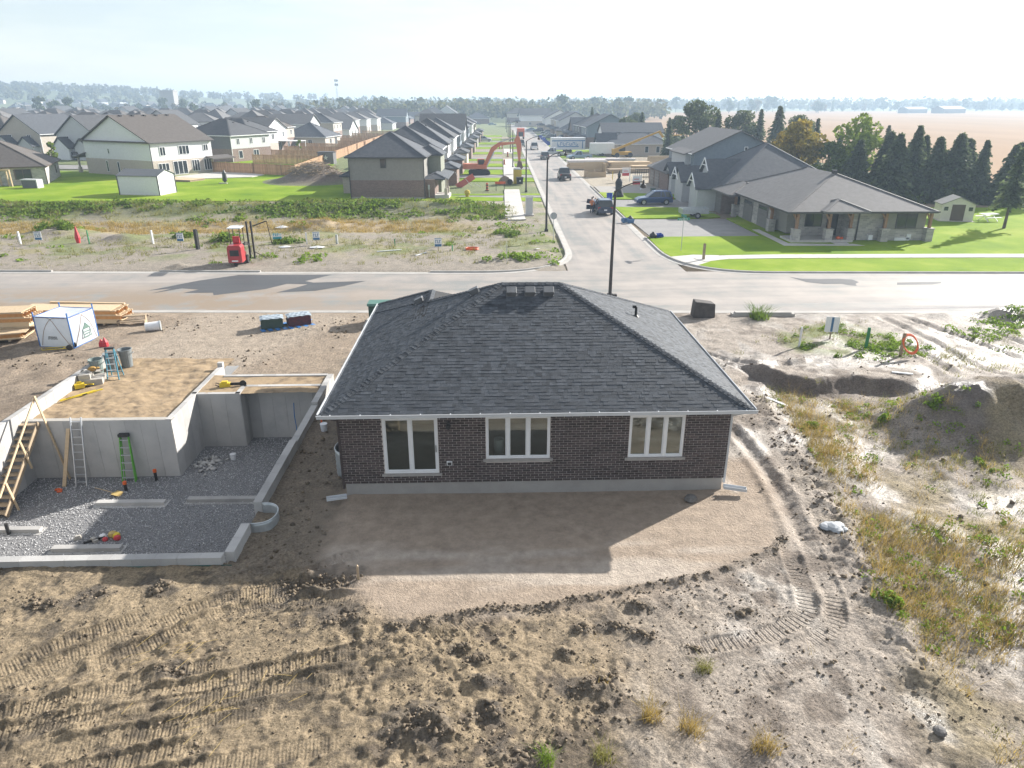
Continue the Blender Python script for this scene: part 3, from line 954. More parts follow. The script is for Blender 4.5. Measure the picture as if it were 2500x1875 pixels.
def sweep(name, line, prof, m, label=None, parent=None):
    """profile [(offset to the left of travel, z)] swept along a ground line"""
    vs, fs = [], []
    k = len(prof)
    for i, (x, y) in enumerate(line):
        a = line[max(0, i - 1)]
        b = line[min(len(line) - 1, i + 1)]
        dx, dy = b[0] - a[0], b[1] - a[1]
        ln = math.hypot(dx, dy)
        nx_, ny_ = -dy / ln, dx / ln
        for o, z in prof:
            vs.append((x + nx_ * o, y + ny_ * o, z))
    for i in range(len(line) - 1):
        for j in range(k):
            j2 = (j + 1) % k
            fs.append((i * k + j, i * k + j2, (i + 1) * k + j2, (i + 1) * k + j))
    fs += [tuple(range(k)), tuple(reversed(range((len(line) - 1) * k, len(line) * k)))]
    return MB()._add(vs, fs).build(name, m, parent)


KP = [(0.0, -0.1), (0.0, 0.12), (-0.02, 0.14), (-0.16, 0.14), (-0.19, 0.035), (-0.62, 0.012), (-0.62, -0.1)]
klow = [(0.0, -0.1), (0.0, 0.02), (-0.16, 0.035), (-0.62, 0.012), (-0.62, -0.1)]
# the kerb stands high in stretches and drops at the future driveways
for a, b_, hi in ((-160, -33.5, 1), (-33.5, -25.2, 0), (-25.2, -17.5, 1), (-17.5, -4.5, 0)):
    struct(sweep('kerb', [(x, yf(x)) for x in np.linspace(a, b_, 6)], KP if hi else klow, M_KERB))
struct(sweep('kerb', [(-4.5, yf(-4.5)), (-2.5, yf(-2.5))] + CL + [(xl(y), y) for y in (64, 70)], KP, M_KERB))
struct(sweep('kerb', [(xl(y), y) for y in (70, 90, 120, 160, 200, 240, 290, 330)], klow, M_KERB))
struct(sweep('kerb', [(xr(y), y) for y in (330, 290, 240, 200, 160, 130, 112)], klow, M_KERB))
for a, b_, hi in ((112, 104.3, 1), (104.3, 97.5, 0), (103.9, 95.8, 1), (95.8, 88.6, 0), (88.6, 79, 1), (79, 67.7, 0)):
    if (a, hi) == (104.3, 0):
        continue
    struct(sweep('kerb', [(xr(y), y) for y in np.linspace(a, b_, 4)], KP if hi else klow, M_KERB))
struct(sweep('kerb', [(xr(y), y) for y in (67.7, 64)] + CR + [(x, yf(x)) for x in (30, 45, 90, 170)], KP, M_KERB))
ke = [(0.0, -0.12), (0.0, 0.015), (0.45, 0.03), (0.45, -0.12)]
struct(sweep('kerb', [(x, yn(x) - 0.45) for x in (-160, -60, -30, -21.2)], ke, M_KERB))
struct(sweep('kerb', [(x, yn(x) - 0.45) for x in (-21.2, -5, 8, 14, 15.5)], ke, M_KERB))
struct(sweep('kerb', [(x, yn(x) - 0.45) for x in (15.5, 40, 90, 170)], ke, M_KERB))

# cast shadow painted as a large dark sheet, with two smaller dark patches
shadow_poly = [(-23.6, 48.7), (-21.2, 51.6), (-18.9, 53.3), (-11.9, 53.15), (-13.4, 51.2), (-12.7, 50.7), (-9.0, 51.1), (-10.3, 49.6), (-12.0, 48.3), (-14.6, 47.9), (-13.6, 49.2), (-13.0, 50.2), (-14.5, 50.4), (-15.6, 48.9), (-18.6, 47.3), (-18.9, 48.0), (-20.9, 48.0), (-20.2, 48.9), (-21.5, 49.3), (-23.0, 47.9), (-22.2, 49.3)]
for poly, lb in ((shadow_poly, 'large painted shadow across the road'), ([(22.3, 51.4), (23.0, 50.75), (24.2, 50.6), (25.6, 50.7), (26.6, 50.4), (26.7, 49.6), (26.2, 49.1), (26.0, 48.5), (25.5, 48.7), (25.2, 49.1), (23.9, 49.1), (22.9, 49.7)], 'dark patch on the road before the stone house'),
                 ([(29.4, 49.4), (32.7, 49.55), (32.5, 49.1), (31.6, 48.75), (29.0, 48.7)], 'narrow dark patch farther along the road')):
    sheet('road_dark_patch', poly, 0.006, M_SHADEPATCH, lb)

# ------------------------------------------------------------------ lawns, walks, drives
LT = 0.15
cro = [(p[0] + .03, p[1] + .03) for p in CR]
sheet('lawn', cro[5:] + [(27, yf(27) + 0.04), (90, yf(90) + 0.04), (90, 55.0), (60, 56.4), (40, 57.1), (24, 57.35), (18.6, 57.2)], 0.14, M_LAWN, 'bright green verge between road and sidewalk', LT)
sheet('sidewalk', cro[2:6] + [(18.6, 57.2), (19.3, 57.3), (19.3, 58.9), (17.2, 59.2)], .13, M_WALK, 'concrete corner apron of the sidewalk', .1)
sheet('lawn', [cro[0], cro[1], cro[2], (17.2, 59.2), (19.5, 58.95), (24, 58.95), (40, 58.7), (60, 58.0), (90, 56.6), (90, 84), (66, 86), (52, 87), (28, 87), (28, 80), (26.3, 79), (26.3, 67.9), (15.1, 67.7)], 0.14, M_LAWN, 'bright green lawn round the stone bungalow', LT)
sheet('lawn', [(15.3, 79.2), (24.3, 79.4), (26, 80.2), (26, 87.4), (15.45, 88.5)], 0.14, M_LAWN, 'lawn strip between the two driveways', LT)
sheet('lawn', [(15.6, 95.8), (26.5, 96.4), (26.5, 100.5), (20, 102.6), (15.7, 103.6)], 0.14, M_LAWN, 'small lawn with the black figure on it', LT)
sheet('lawn', [(-120, 97.5), (-60, 96.5), (-28, 96.0), (-10, 95.5), (-4, 95.2), (-4, 100.2), (-9, 101.4), (-30, 140), (-34, 170), (-58, 170), (-60, 139), (-120, 142)], 0.07, M_LAWN, 'back lawns behind the white and brown houses', 0.1)
sheet('lawn', [(-4, 95.2), (1.85, 95.0), (1.95, 98.6), (-4, 99.8)], 0.07, M_LAWN, 'front lawn strip before the brown house', 0.1)
sheet('lawn', [(4.25, 94.9), (6.9, 94.6), (7.0, 98.2), (4.3, 98.5)], 0.07, M_LAWN, 'lawn strip between sidewalk and street', 0.1)
lots = [(101.2, 103.0, 'lawn'), (98.9, 101.1, 'asph'), (119.5, 125.5, 'lawn'), (126, 131, 'asph'), (131.5, 141, 'lawn'), (142, 147, 'asph'), (148, 155, 'lawn'), (163, 168, 'lawn'), (169, 175, 'asph'), (184, 192, 'lawn'), (193, 197, 'asph'), (205, 214, 'lawn'), (215, 219, 'asph'), (228, 238, 'lawn'), (240, 244, 'asph'), (252, 264, 'lawn'), (275, 290, 'lawn')]
for a, b_, kd in lots:
    for x0, x1 in ((-7.5, 1.9 + 0.018 * (a - 90)), (4.3 + 0.018 * (a - 90), xl(a) - 0.05)):
        o = 0.018 * (a - 65) if x0 > 0 else 0
        sheet('lawn' if kd == 'lawn' else 'driveway', [(x0, a), (x1, a), (x1, b_), (x0, b_)], 0.06 if kd == 'lawn' else 0.03, M_LAWN if kd == 'lawn' else M_ASPH, None, 0.1)
for k, (a, b_) in enumerate(((152, 160), (172, 186), (192, 205), (212, 226), (232, 247), (256, 270), (280, 300))):
    sheet('lawn', [(xr(a) + 0.1, a), (27.5, a), (27.5, b_ - 5), (xr(b_) + 0.1, b_ - 5)], 0.06, M_LAWN, None, 0.1)
    sheet('driveway', [(xr(a) + 0.1, b_ - 4.9), (27.5, b_ - 4.9), (27.5, b_), (xr(b_) + 0.1, b_)], 0.03, M_ASPH, None, 0.08)
sheet('driveway', [(15.55, 67.75), (26.2, 68.0), (26.2, 79.0), (15.5, 79.1)], 0.05, M_ASPH, 'wide grey driveway of the stone bungalow', 0.1)
sheet('driveway', [(15.7, 88.6), (27.2, 88.6), (27.2, 95.6), (15.8, 95.7)], 0.05, M_ASPH, 'driveway under the blue SUV', 0.1)
sheet('driveway', [(16.0, 103.8), (20, 102.9), (27.0, 100.9), (27.0, 112), (16.2, 112)], 0.05, M_GRAVDRIVE, 'gravel driveway before the blue grey house', 0.08)
sheet('field', [(70, 98), (100, 40), (700, 20), (3500, 500), (3500, 1010), (900, 1010), (330, 1000), (130, 800), (75, 420)], 0.02, M_FIELD, 'harvested tan field stretching to the horizon')
sheet('field', [(-330, 700), (-120, 650), (-90, 900), (-300, 1000)], 0.02, M_FIELD, 'pale field beyond the far rooftops')
sheet('road', [(-130, 150), (-58, 142), (-56, 150), (-130, 160)], 0.09, M_ASPH, 'grey residential street behind the white house')


def walk(line, w, n, z, label):
    """sidewalk of separate concrete slabs"""
    base = sweep('sidewalk', line, [(0.02, -0.1), (0.02, z - 0.03), (-w - 0.02, z - 0.03), (-w - 0.02, -0.1)], M_CONC, label)
    struct(base)
    ln = [0.0]
    for a, b in zip(line[:-1], line[1:]):
        ln.append(ln[-1] + math.hypot(b[0] - a[0], b[1] - a[1]))

    def at(s):
        for i in range(len(line) - 1):
            if s <= ln[i + 1] or i == len(line) - 2:
                t = (s - ln[i]) / (ln[i + 1] - ln[i])
                a, b = line[i], line[i + 1]
                return (a[0] + t * (b[0] - a[0]), a[1] + t * (b[1] - a[1])), ((b[0] - a[0]) / (ln[i + 1] - ln[i]), (b[1] - a[1]) / (ln[i + 1] - ln[i]))
    st = ln[-1] / n
    for k in range(n):
        (ax, ay), (dx, dy) = at(k * st + 0.015)
        (bx, by), _ = at((k + 1) * st - 0.015)
        px_, py_ = dy, -dx
        poly = [(ax, ay), (bx, by), (bx + px_ * w, by + py_ * w), (ax + px_ * w, ay + py_ * w)]
        MB().prism(poly, z - 0.04, z + 0.004 * random.random()).build('slab', M_WALK, base)


walk([(90, 56.6), (60, 58.0), (40, 58.7), (24, 58.95), (19.2, 58.7), (16.8, 57.6)], -1.45, 48, 0.155, 'pale concrete sidewalk along the cross road')
walk([(2.0 + 0.018 * (y - 90), y) for y in (80.2, 100, 108)], 2.2, 16, 0.10, 'new concrete sidewalk along the side street')
walk([(2.0 + 0.018 * (y - 90), y) for y in (119, 140, 168)], 2.2, 22, 0.10, 'sidewalk stretch behind the portable toilet')
walk([(2.2 + 0.018 * (y - 90), y) for y in (186, 204)], 2.2, 8, 0.10, 'far stretch of sidewalk along the side street')
# ------------------------------------------------------------------ the new brick bungalow
M_BRICK = mat('dark_brick', (0.050, 0.040, 0.040), (0.085, 0.066, 0.062), 9, 0.75, 0.5, 40, rand=0.35, spec=0.35)
M_MORTAR = mat('mortar', (0.60, 0.54, 0.50), (0.50, 0.45, 0.42), 8, 0.9, 0.3)
M_PARGE = mat('parged_concrete', (0.33, 0.315, 0.295), (0.27, 0.255, 0.24), 1.2, 0.9, 0.3, 12)
M_SHING = mat('charcoal_shingle', (0.043, 0.050, 0.060), (0.080, 0.088, 0.099), 5, 0.78, 0.5, 60, rand=0.26, spec=0.3)
M_SHINGB = mat('shingle_underlay', (0.025, 0.026, 0.028), (0.035, 0.036, 0.038), 5, 0.9)
M_WHITE = mat('white_vinyl', (0.74, 0.75, 0.76), (0.68, 0.69, 0.70), 2, 0.45)
M_GUTTER = mat('white_aluminium', (0.50, 0.52, 0.54), (0.45, 0.47, 0.49), 2, 0.35, spec=0.5)
M_SILL = mat('cast_sill', (0.34, 0.32, 0.30), (0.28, 0.265, 0.25), 6, 0.85, 0.3)
M_BLACKP = mat('black_plastic', (0.02, 0.02, 0.021), (0.03, 0.03, 0.03), 4, 0.5)
M_DARKW = mat('interior_dark', (0.46, 0.42, 0.36), (0.40, 0.37, 0.32), 2, 0.9)
M_DRYW = mat('interior_drywall', (0.55, 0.52, 0.46), (0.5, 0.47, 0.42), 2, 0.9)
M_GLASS = glass_mat('window_glass', (0.85, 0.9, 0.88), 0.95)

HX, HY = 1.45, 20.7
house0 = thing('brick_house', 'new dark brick bungalow with charcoal hip roof and white windows', 'house', (HX, HY, 0))
HM = Matrix.Translation((-HX, -HY, 0))


def hb():
    b = MB()
    b.M = HM
    return b


x0, x1, y0, y1, zb, zt = -4.85, 7.75, 20.70, 31.0, 0.42, 2.96
OPEN = [(-3.50, -1.73, 0.78, 2.78), (-0.18, 1.90, 1.27, 2.78), (4.48, 6.28, 1.25, 2.75)]
hb().box(x0 + .03, x1 - .03, y0 + .03, y1 - .03, -0.8, zb - 0.001).build('foundation_strip', M_PARGE, house0)
# mortar bed of the walls, with real openings at the back
b = hb()
xs = sorted({x0, x1} | {o[0] for o in OPEN} | {o[1] for o in OPEN})
for a, c_ in zip(xs[:-1], xs[1:]):
    hit = [o for o in OPEN if o[0] <= a and o[1] >= c_]
    if hit:
        b.box(a, c_, y0 + .014, y0 + .24, zb, hit[0][2]).box(a, c_, y0 + .014, y0 + .24, hit[0][3], zt)
    else:
        b.box(a, c_, y0 + .014, y0 + .24, zb, zt)
b.box(x0 + .014, x0 + .24, y0 + .241, y1, zb, zt).box(x1 - .24, x1 - .014, y0 + .241, y1, zb, zt).box(x0 + .241, x1 - .241, y1 - .22, y1, zb, zt)
b.build('wall', M_MORTAR, house0)
b = hb()
b.box(x0 + .25, x1 - .25, y0 + .25, y1 - .25, 0.70, 0.74).box(x0 + .25, 2.4, 24.6, 24.7, .74, 2.9).box(2.4, 2.5, y0 + .3, 28, .74, 2.9).box(x0 + .25, x1 - .25, y0 + .25, y1 - .25, 2.9, 2.94)
b.build('interior_floor', M_DARKW, house0)
hb().box(2.5, x1 - .3, 25.0, 25.1, .74, 2.89).build('interior_wall', M_DRYW, house0)
hb().box(-2.6, -1.5, 24.52, 24.6, .95, 2.3).build('interior_panel', M_DRYW, house0)
b = hb()
b.lathe([(.13, 0), (.17, .05), (.15, .2), (.17, .35), (.17, .7), (.15, .72), (.15, .5)], (0.25, 21.5, .9), 14)
b.build('water_heater', M_WHITE, house0, smooth=True)

# bricks of the back wall
CH, BL, MJ = (zt - zb) / 29, 0.267, 0.015


def brick_mesh(w):
    m = MB().box(0, w, 0, 0.09, 0, CH - MJ)
    return m


bricks = []
for r in range(29):
    z = zb + r * CH + MJ / 2
    u = x0 - (BL / 2 if r % 2 else 0) - random.uniform(0, .01)
    while u < x1:
        a, c_ = max(u, x0), min(u + BL - MJ, x1)
        segs = [(a, c_)]
        for o in OPEN:
            if z + CH > o[2] + 0.01 - (0.09 if True else 0) and z < o[3] - 0.01:
                ns = []
                for s0, s1 in segs:
                    lo, hi = o[0] - .012, o[1] + .012
                    if s1 <= lo or s0 >= hi:
                        ns.append((s0, s1))
                    else:
                        if s0 < lo:
                            ns.append((s0, lo))
                        if s1 > hi:
                            ns.append((hi, s1))
                segs = ns
        for s0, s1 in segs:
            if s1 - s0 > 0.02:
                bricks.append((s0, s1, z))
        u += BL
full = brick_mesh(BL - MJ)
fo = full.build('brick', M_BRICK, house0, loc=(0, 0, 0))
FULL_ME = fo.data
n_single = 0
rest = hb()
for s0, s1, z in bricks:
    dy = random.uniform(-.003, .003)
    if abs(s1 - s0 - (BL - MJ)) < 1e-4 and n_single < 300 and z > 0.9:
        if n_single == 0:
            o = fo
        else:
            o = link('brick', FULL_ME, house0)
        o.location = (s0 - HX, y0 + dy - HY, z)
        n_single += 1
    else:
        rest.box(s0, s1, y0 + dy, y0 + .09, z, z + CH - MJ)
# side walls
for sx, xx in ((-1, x0), (1, x1)):
    for r in range(29):
        z = zb + r * CH + MJ / 2
        u = y0 + .095 - (BL / 2 if r % 2 else 0)
        while u < y1:
            a, c_ = max(u, y0 + .095), min(u + BL - MJ, y1)
            if c_ - a > .02:
                rest.box(xx if sx < 0 else xx - .09, xx + .09 if sx < 0 else xx, a, c_, z, z + CH - MJ)
            u += BL
o = rest.build('brickwork', M_BRICK, house0, fix=False)
o['kind'] = 'stuff'


def window_part(parent, builder, xa, xb, za, zb_, yface, divs, fw=.055, name='window', sill=True, label=None):
    """white framed window flush in a wall that faces -y; divs = relative pane widths"""
    f = builder()
    d0, d1 = yface + .02, yface + .12
    f.box(xa, xb, d0, d1, zb_ - fw, zb_).box(xa, xb, d0, d1, za, za + fw).box(xa, xa + fw, d0, d1, za + fw, zb_ - fw).box(xb - fw, xb, d0, d1, za + fw, zb_ - fw)
    tot = sum(divs)
    x = xa + fw
    inner = xb - xa - 2 * fw
    edges = []
    for k, dv in enumerate(divs):
        w = inner * dv / tot
        edges.append((x, x + w))
        x += w
        if k < len(divs) - 1:
            f.box(x - .045, x + .045, d0 - .004, d1 - .01, za + fw, zb_ - fw)
    o = f.build(name, M_WHITE, parent)
    if label:
        o['label'] = label
    for k, (a, b_) in enumerate(edges):
        ia, ib = a + (.045 if k else 0), b_ - (.045 if k < len(edges) - 1 else 0)
        s = builder()
        sw = .035
        e0, e1 = d0 + .03, d0 + .07
        s.box(ia, ib, e0, e1, zb_ - fw - sw, zb_ - fw).box(ia, ib, e0, e1, za + fw, za + fw + sw).box(ia, ia + sw, e0, e1, za + fw + sw, zb_ - fw - sw).box(ib - sw, ib, e0, e1, za + fw + sw, zb_ - fw - sw)
        s.build('sash', M_WHITE, o)
        p = builder()
        p.box(ia + sw, ib - sw, d0 + .045, d0 + .055, za + fw + sw, zb_ - fw - sw)
        p.build('pane', M_GLASS, o)
    if sill:
        s = builder()
        s.box(xa - .1, xb + .1, yface - .05, yface + .1, za - .09, za - .003)
        s.build('sill', M_SILL, o)
    return o


window_part(house0, hb, -3.50, -1.73, 0.78, 2.78, y0, (1, 1), .075, 'sliding_door', True, 'white two panel sliding patio door')
hb().box(-1.815, -1.79, y0 - .02, y0 + .02, 1.55, 1.78).build('door_handle', M_BLACKP, house0)
window_part(house0, hb, -0.18, 1.90, 1.27, 2.78, y0, (1, 1, 1))
window_part(house0, hb, 4.48, 6.28, 1.25, 2.75, y0, (1, 1, 1))
b = hb()
b.cyl((-1.37, 20.70, 2.6), (-1.37, 20.56, 2.62), .05, .06, 10).lathe([(.03, 0), (.07, .03), (.075, .14), (.05, .17)], (-1.37, 20.56, 2.42), 12)
b.build('wall_lamp', M_BLACKP, house0)
b = hb()
b.box(-1.47, -1.29, 20.64, 20.695, 1.08, 1.22).box(-1.44, -1.32, 20.62, 20.64, 1.1, 1.19, 1)
b.build('outlet_box', [M_WHITE, M_BLACKP], house0)

# ---- roof: deck, courses of shingles, hip caps, gutters
EX0, EX1, EY0, EY1, EZ = -5.27, 8.24, 20.25, 31.6, 3.12
RZ, RX0, RX1, RY = 5.87, 0.44, 2.58, 25.87
b = hb()
WX, WZ = -2.5, 3.12 + 0.487 * 2.77
E8 = [(EX0, EY0, EZ), (EX1, EY0, EZ), (EX1, EY1, EZ), (EX0, EY1, EZ)]
vs = E8 + [(RX0, RY, RZ), (RX1, RY, RZ)]
vs += [(p[0], p[1], EZ - .13) for p in E8]
b._add(vs, [(0, 1, 5, 4), (1, 2, 5), (2, 3, 4, 5), (3, 0, 4), (0, 6, 7, 1), (1, 7, 8, 2), (2, 8, 9, 3), (3, 9, 6, 0), (6, 9, 8, 7)])
vs = [(EX0 + .004, 26.5, EZ - .002), (.27, 26.5, EZ), (.27, 33.3, EZ), (EX0 + .004, 33.3, EZ - .002), (WX, 26.5, WZ - .002), (WX, 30.5, WZ - .002)]
vs += [(EX0 + .004, 31.61, EZ - .13), (.27, 31.61, EZ - .13), (.27, 33.3, EZ - .13), (EX0 + .004, 33.3, EZ - .13)]
b._add(vs, [(0, 4, 5, 3), (1, 2, 5, 4), (2, 3, 5), (2, 8, 9, 3), (0, 1, 4)])
roof0 = b.build('roof', M_SHINGB, house0, fix=False)
hb().box(EX0 + .03, EX1 - .03, EY0 + .03, EY1 - .03, EZ - .155, EZ - .135).build('soffit', M_WHITE, house0)

SH = []          # single shingles as 8-vertex blocks in world coordinates


def course(P, U, N, lo, hi, r, ex, slope_len):
    """lay one course: P(a, r) gives the deck point"""
    a = lo + random.uniform(-.15, 0)
    while a < hi:
        w = random.choice((.12, .16, .2, .24, .3, .33))
        a0, a1 = max(a, lo), min(a + w - .004, hi)
        if a1 - a0 > .03:
            th = random.choice((.008, .009, .014, .016))
            SH.append((a0, a1, r, th, P, U, N, ex))
        a += w


def shingle_verts(a0, a1, r, th, P, U, N, ex):
    p00, p10 = Vector(P(a0, r)), Vector(P(a1, r))
    up = Vector(U) * (ex + .035)
    n = Vector(N)
    lo_, hi_ = n * .002, n * (.002 + th)
    return [tuple(q) for q in (p00 + lo_, p10 + lo_, p10 + up + lo_, p00 + up + lo_, p00 + hi_, p10 + hi_, p10 + up + n * .007, p00 + up + n * .007)]


BOXF = [(0, 3, 2, 1), (4, 5, 6, 7), (0, 1, 5, 4), (1, 2, 6, 5), (2, 3, 7, 6), (3, 0, 4, 7)]
EXPO = 0.142


def plane_courses(run, rise, P, U, N, lim):
    sl = math.hypot(run, rise)
    n = int(sl / EXPO)
    for k in range(n):
        rr = k * EXPO / sl * run
        lo, hi = lim(rr)
        lo2, hi2 = lim(rr + EXPO / sl * run)
        course(P, U, N, min(lo, lo2) + (0.0), max(hi, hi2), rr, EXPO, sl)


S1 = (RZ - EZ) / (RY - EY0)
q = math.hypot(1, S1)
plane_courses(RY - EY0, RZ - EZ, lambda a, r: (a, EY0 + r - .03, EZ + S1 * (r - .03)), (0, 1 / q, S1 / q), (0, -S1 / q, 1 / q),
              lambda r: (EX0 + r * (RX0 - EX0) / (RY - EY0), EX1 - r * (EX1 - RX1) / (RY - EY0)))
N_REAR = len(SH)
S2 = (RZ - EZ) / (RX0 - EX0)
q = math.hypot(1, S2)


def lim_left(r):
    lo = EY0 + r * (RY - EY0) / (RX0 - EX0)
    hi = 33.3 - r * (2.8 / 2.77) if r < 2.77 else 28.65 + (r - 2.77) * (RY - 28.65) / (RX0 - EX0 - 2.77)
    return lo, hi


plane_courses(RX0 - EX0, RZ - EZ, lambda a, r: (EX0 + r - .03, a, EZ + S2 * (r - .03)), (1 / q, 0, S2 / q), (-S2 / q, 0, 1 / q), lim_left)
S3 = (RZ - EZ) / (EX1 - RX1)
q = math.hypot(1, S3)
plane_courses(EX1 - RX1, RZ - EZ, lambda a, r: (EX1 - r + .03, a, EZ + S3 * (r - .03)), (-1 / q, 0, S3 / q), (S3 / q, 0, 1 / q),
              lambda r: (EY0 + r * (RY - EY0) / (EX1 - RX1), EY1 - r * (EY1 - RY) / (EX1 - RX1)))
S4 = (RZ - EZ) / (EY1 - RY)
q = math.hypot(1, S4)
plane_courses(EY1 - RY, RZ - EZ, lambda a, r: (a, EY1 - r + .03, EZ + S4 * (r - .03)), (0, -1 / q, S4 / q), (0, S4 / q, 1 / q),
              lambda r: (EX0 + r * (RX0 - EX0) / (EY1 - RY), EX1 - r * (EX1 - RX1) / (EY1 - RY)))
# the lowest courses at the back are single shingles, the rest one mass of real shingles
TABS = {}
rest = hb()
cnt = 0
for i, s in enumerate(SH):
    a0, a1, r, th, P, U, N, ex = s
    w = round(a1 - a0, 3)
    if i < N_REAR and cnt < 300 and w in (.116, .156, .196, .236, .296, .326):
        key = (w, th)
        o_ = Vector(P(a0, r))
        if key not in TABS:
            vv = [tuple(Vector(v) - o_) for v in shingle_verts(*s)]
            mb = MB()
            mb._add(vv, BOXF)
            o = mb.build('shingle', M_SHING, roof0, fix=False)
            TABS[key] = o.data
        else:
            o = link('shingle', TABS[key], roof0)
        o.location = (o_.x - HX, o_.y - HY, o_.z)
        cnt += 1
    else:
        rest._add(shingle_verts(*s), BOXF)
o = rest.build('shingle_courses', M_SHING, roof0, fix=False)
o['kind'] = 'stuff'

capm = hb()


def caps(p, q_, sideA, sideB, step=.15):
    """overlapping ridge caps from low point p to high point q; sideA/B point down the two slopes"""
    p, q_ = Vector(p), Vector(q_)
    d = (q_ - p).normalized()
    A, B = Vector(sideA).normalized() * .15, Vector(sideB).normalized() * .15
    n = int((q_ - p).length / step)
    up = -(A + B).normalized()
    for k in range(n):
        o = p + d * (k * step)
        e = o + d * (step + .07)
        t = random.uniform(.032, .046)
        lo, hi = up * t, up * .022
        v = [o + A + lo, o + lo * 1.1, o + B + lo, e + A + hi, e + hi * 1.1, e + B + hi, o + A, o, o + B]
        capm._add([tuple(x) for x in v], [(0, 1, 4, 3), (1, 2, 5, 4), (6, 7, 1, 0), (7, 8, 2, 1), (6, 0, 3), (8, 5, 2)])


dn_r, dn_l, dn_rt, dn_f = Vector((0, -1, -S1)), Vector((-1, 0, -S2)), Vector((1, 0, -S3)), Vector((0, 1, -S4))
rp, rq = (RX0, RY, RZ), (RX1, RY, RZ)


def perp(dn, d):
    d = Vector(d).normalized()
    return dn - d * dn.dot(d)


for p, q_, a_, b_ in (((EX0, EY0, EZ), rp, dn_r, dn_l), ((EX1, EY0, EZ), rq, dn_r, dn_rt), ((EX1, EY1, EZ), rq, dn_rt, dn_f), ((WX, 28.6, WZ), rp, dn_l, dn_f), (rp, rq, dn_r, dn_f), ((WX, 30.5, WZ), (WX, 28.6, WZ), dn_l, -dn_l * 1.0), ((EX0, 33.3, EZ), (WX, 30.5, WZ), dn_l, dn_f)):
    d = Vector(q_) - Vector(p)
    bb = Vector((1, 0, -.487)) if p == (WX, 30.5, WZ) else b_
    caps(p, q_, perp(a_, d), perp(bb, d))
o = capm.build('ridge_caps', M_SHING, roof0, fix=False)
o['kind'] = 'stuff'

for (xa, ya, xb_, yb_) in ((EX0 - .13, EY0 - .13, EX1 + .13, EY0), (EX0 - .13, EY0, EX0, 33.3), (EX1, EY0, EX1 + .13, EY1)):
    g = hb()
    g.box(xa, xb_, ya, yb_, EZ - .10, EZ - .085)
    if yb_ == EY0:
        g.box(xa, xb_, ya, ya + .012, EZ - .085, EZ + .0)
        g.box(xa - .01, xb_ + .01, ya - .015, ya + .012, EZ + .0, EZ + .018)
        for k in range(15):
            g.box(xa + .4 + k * .93, xa + .43 + k * .93, ya, EY0, EZ - .005, EZ + .005)
    elif xa < EX0:
        g.box(xa, xa + .012, ya, yb_, EZ - .085, EZ + .0).box(xa - .015, xa + .012, ya, yb_, EZ + .0, EZ + .018)
    else:
        g.box(xb_ - .012, xb_, ya, yb_, EZ - .085, EZ + .0).box(xb_ - .012, xb_ + .015, ya, yb_, EZ + .0, EZ + .018)
    g.build('gutter', M_GUTTER, house0)
for xx, s in ((x0 - .05, -1), (x1 + .05, 1)):
    g = hb()
    g.bar((EX0 - .06 if s < 0 else EX1 + .06, 20.45, EZ - .13), (xx, 20.78, 2.7), .07, .1).bar((xx, 20.78, 2.7), (xx, 20.78, .22), .07, .1, up=(0, 1, 0))
    g.build('downspout', M_BRICK if s < 0 else M_GUTTER, house0)
g = hb()
g.M = HM @ Matrix.Translation((8.05, 20.42, .16)) @ Matrix.Rotation(R(-12), 4, 'Z') @ Matrix.Rotation(R(4), 4, 'Y')
g.box(-.35, .4, -.1, .1, -.01, .0).box(-.35, .4, -.1, -.085, 0, .09).box(-.35, .4, .085, .1, 0, .09).box(.385, .4, -.085, .085, 0, .06)
g.build('splash_trough', M_GUTTER, house0)
g = hb()
g.M = HM @ Matrix.Translation((-5.05, 20.35, .1)) @ Matrix.Rotation(R(195), 4, 'Z')
g.box(-.3, .35, -.11, .11, -.01, .0).box(-.3, .35, -.11, -.095, 0, .06).box(-.3, .35, .095, .11, 0, .06)
g.build('splash_trough', M_GUTTER, house0)

for vx, vy, ang in ((0.79, 25.33, 0), (1.47, 25.33, 0), (2.15, 25.33, 0), (None, 25.0, 1), (None, 30.0, 2)):
    g = hb()
    if ang == 0:
        T = Matrix.Translation((vx, vy, EZ + S1 * (vy - EY0) + .02)) @ Matrix.Rotation(math.atan(S1), 4, 'X')
    elif ang == 1:
        T = Matrix.Translation((-0.55, vy + 1.25, EZ + S2 * (-0.55 - EX0) + .02)) @ Matrix.Rotation(-math.atan(S2), 4, 'Y')
    else:
        T = Matrix.Translation((-2.95, 29.3, EZ + S2 * (-2.95 - EX0) + .02)) @ Matrix.Rotation(-math.atan(S2), 4, 'Y')
    g.M = HM @ T
    g.box(-.2, .2, -.2, .2, 0, .015).extr([(-.15, .015), (.15, .015), (.19, .15), (.17, .19), (-.17, .19), (-.19, .15)], 'y', -.18, .16)
    g.build('roof_vent', mat('vent_grey', (.10, .105, .11), (.14, .145, .15), 3, .45), house0)
g = hb()
px_, py_ = 5.65, 26.4
pz = EZ + S3 * (EX1 - px_)
g.cyl((px_, py_, pz - .05), (px_, py_, pz + .38), .05, .05, 10).cyl((px_, py_, pz), (px_, py_, pz + .08), .14, .06, 12).bar((px_, py_, pz + .4), (px_ - .14, py_, pz + .4), .1, .1)
g.build('plumbing_vent', M_BLACKP, house0)
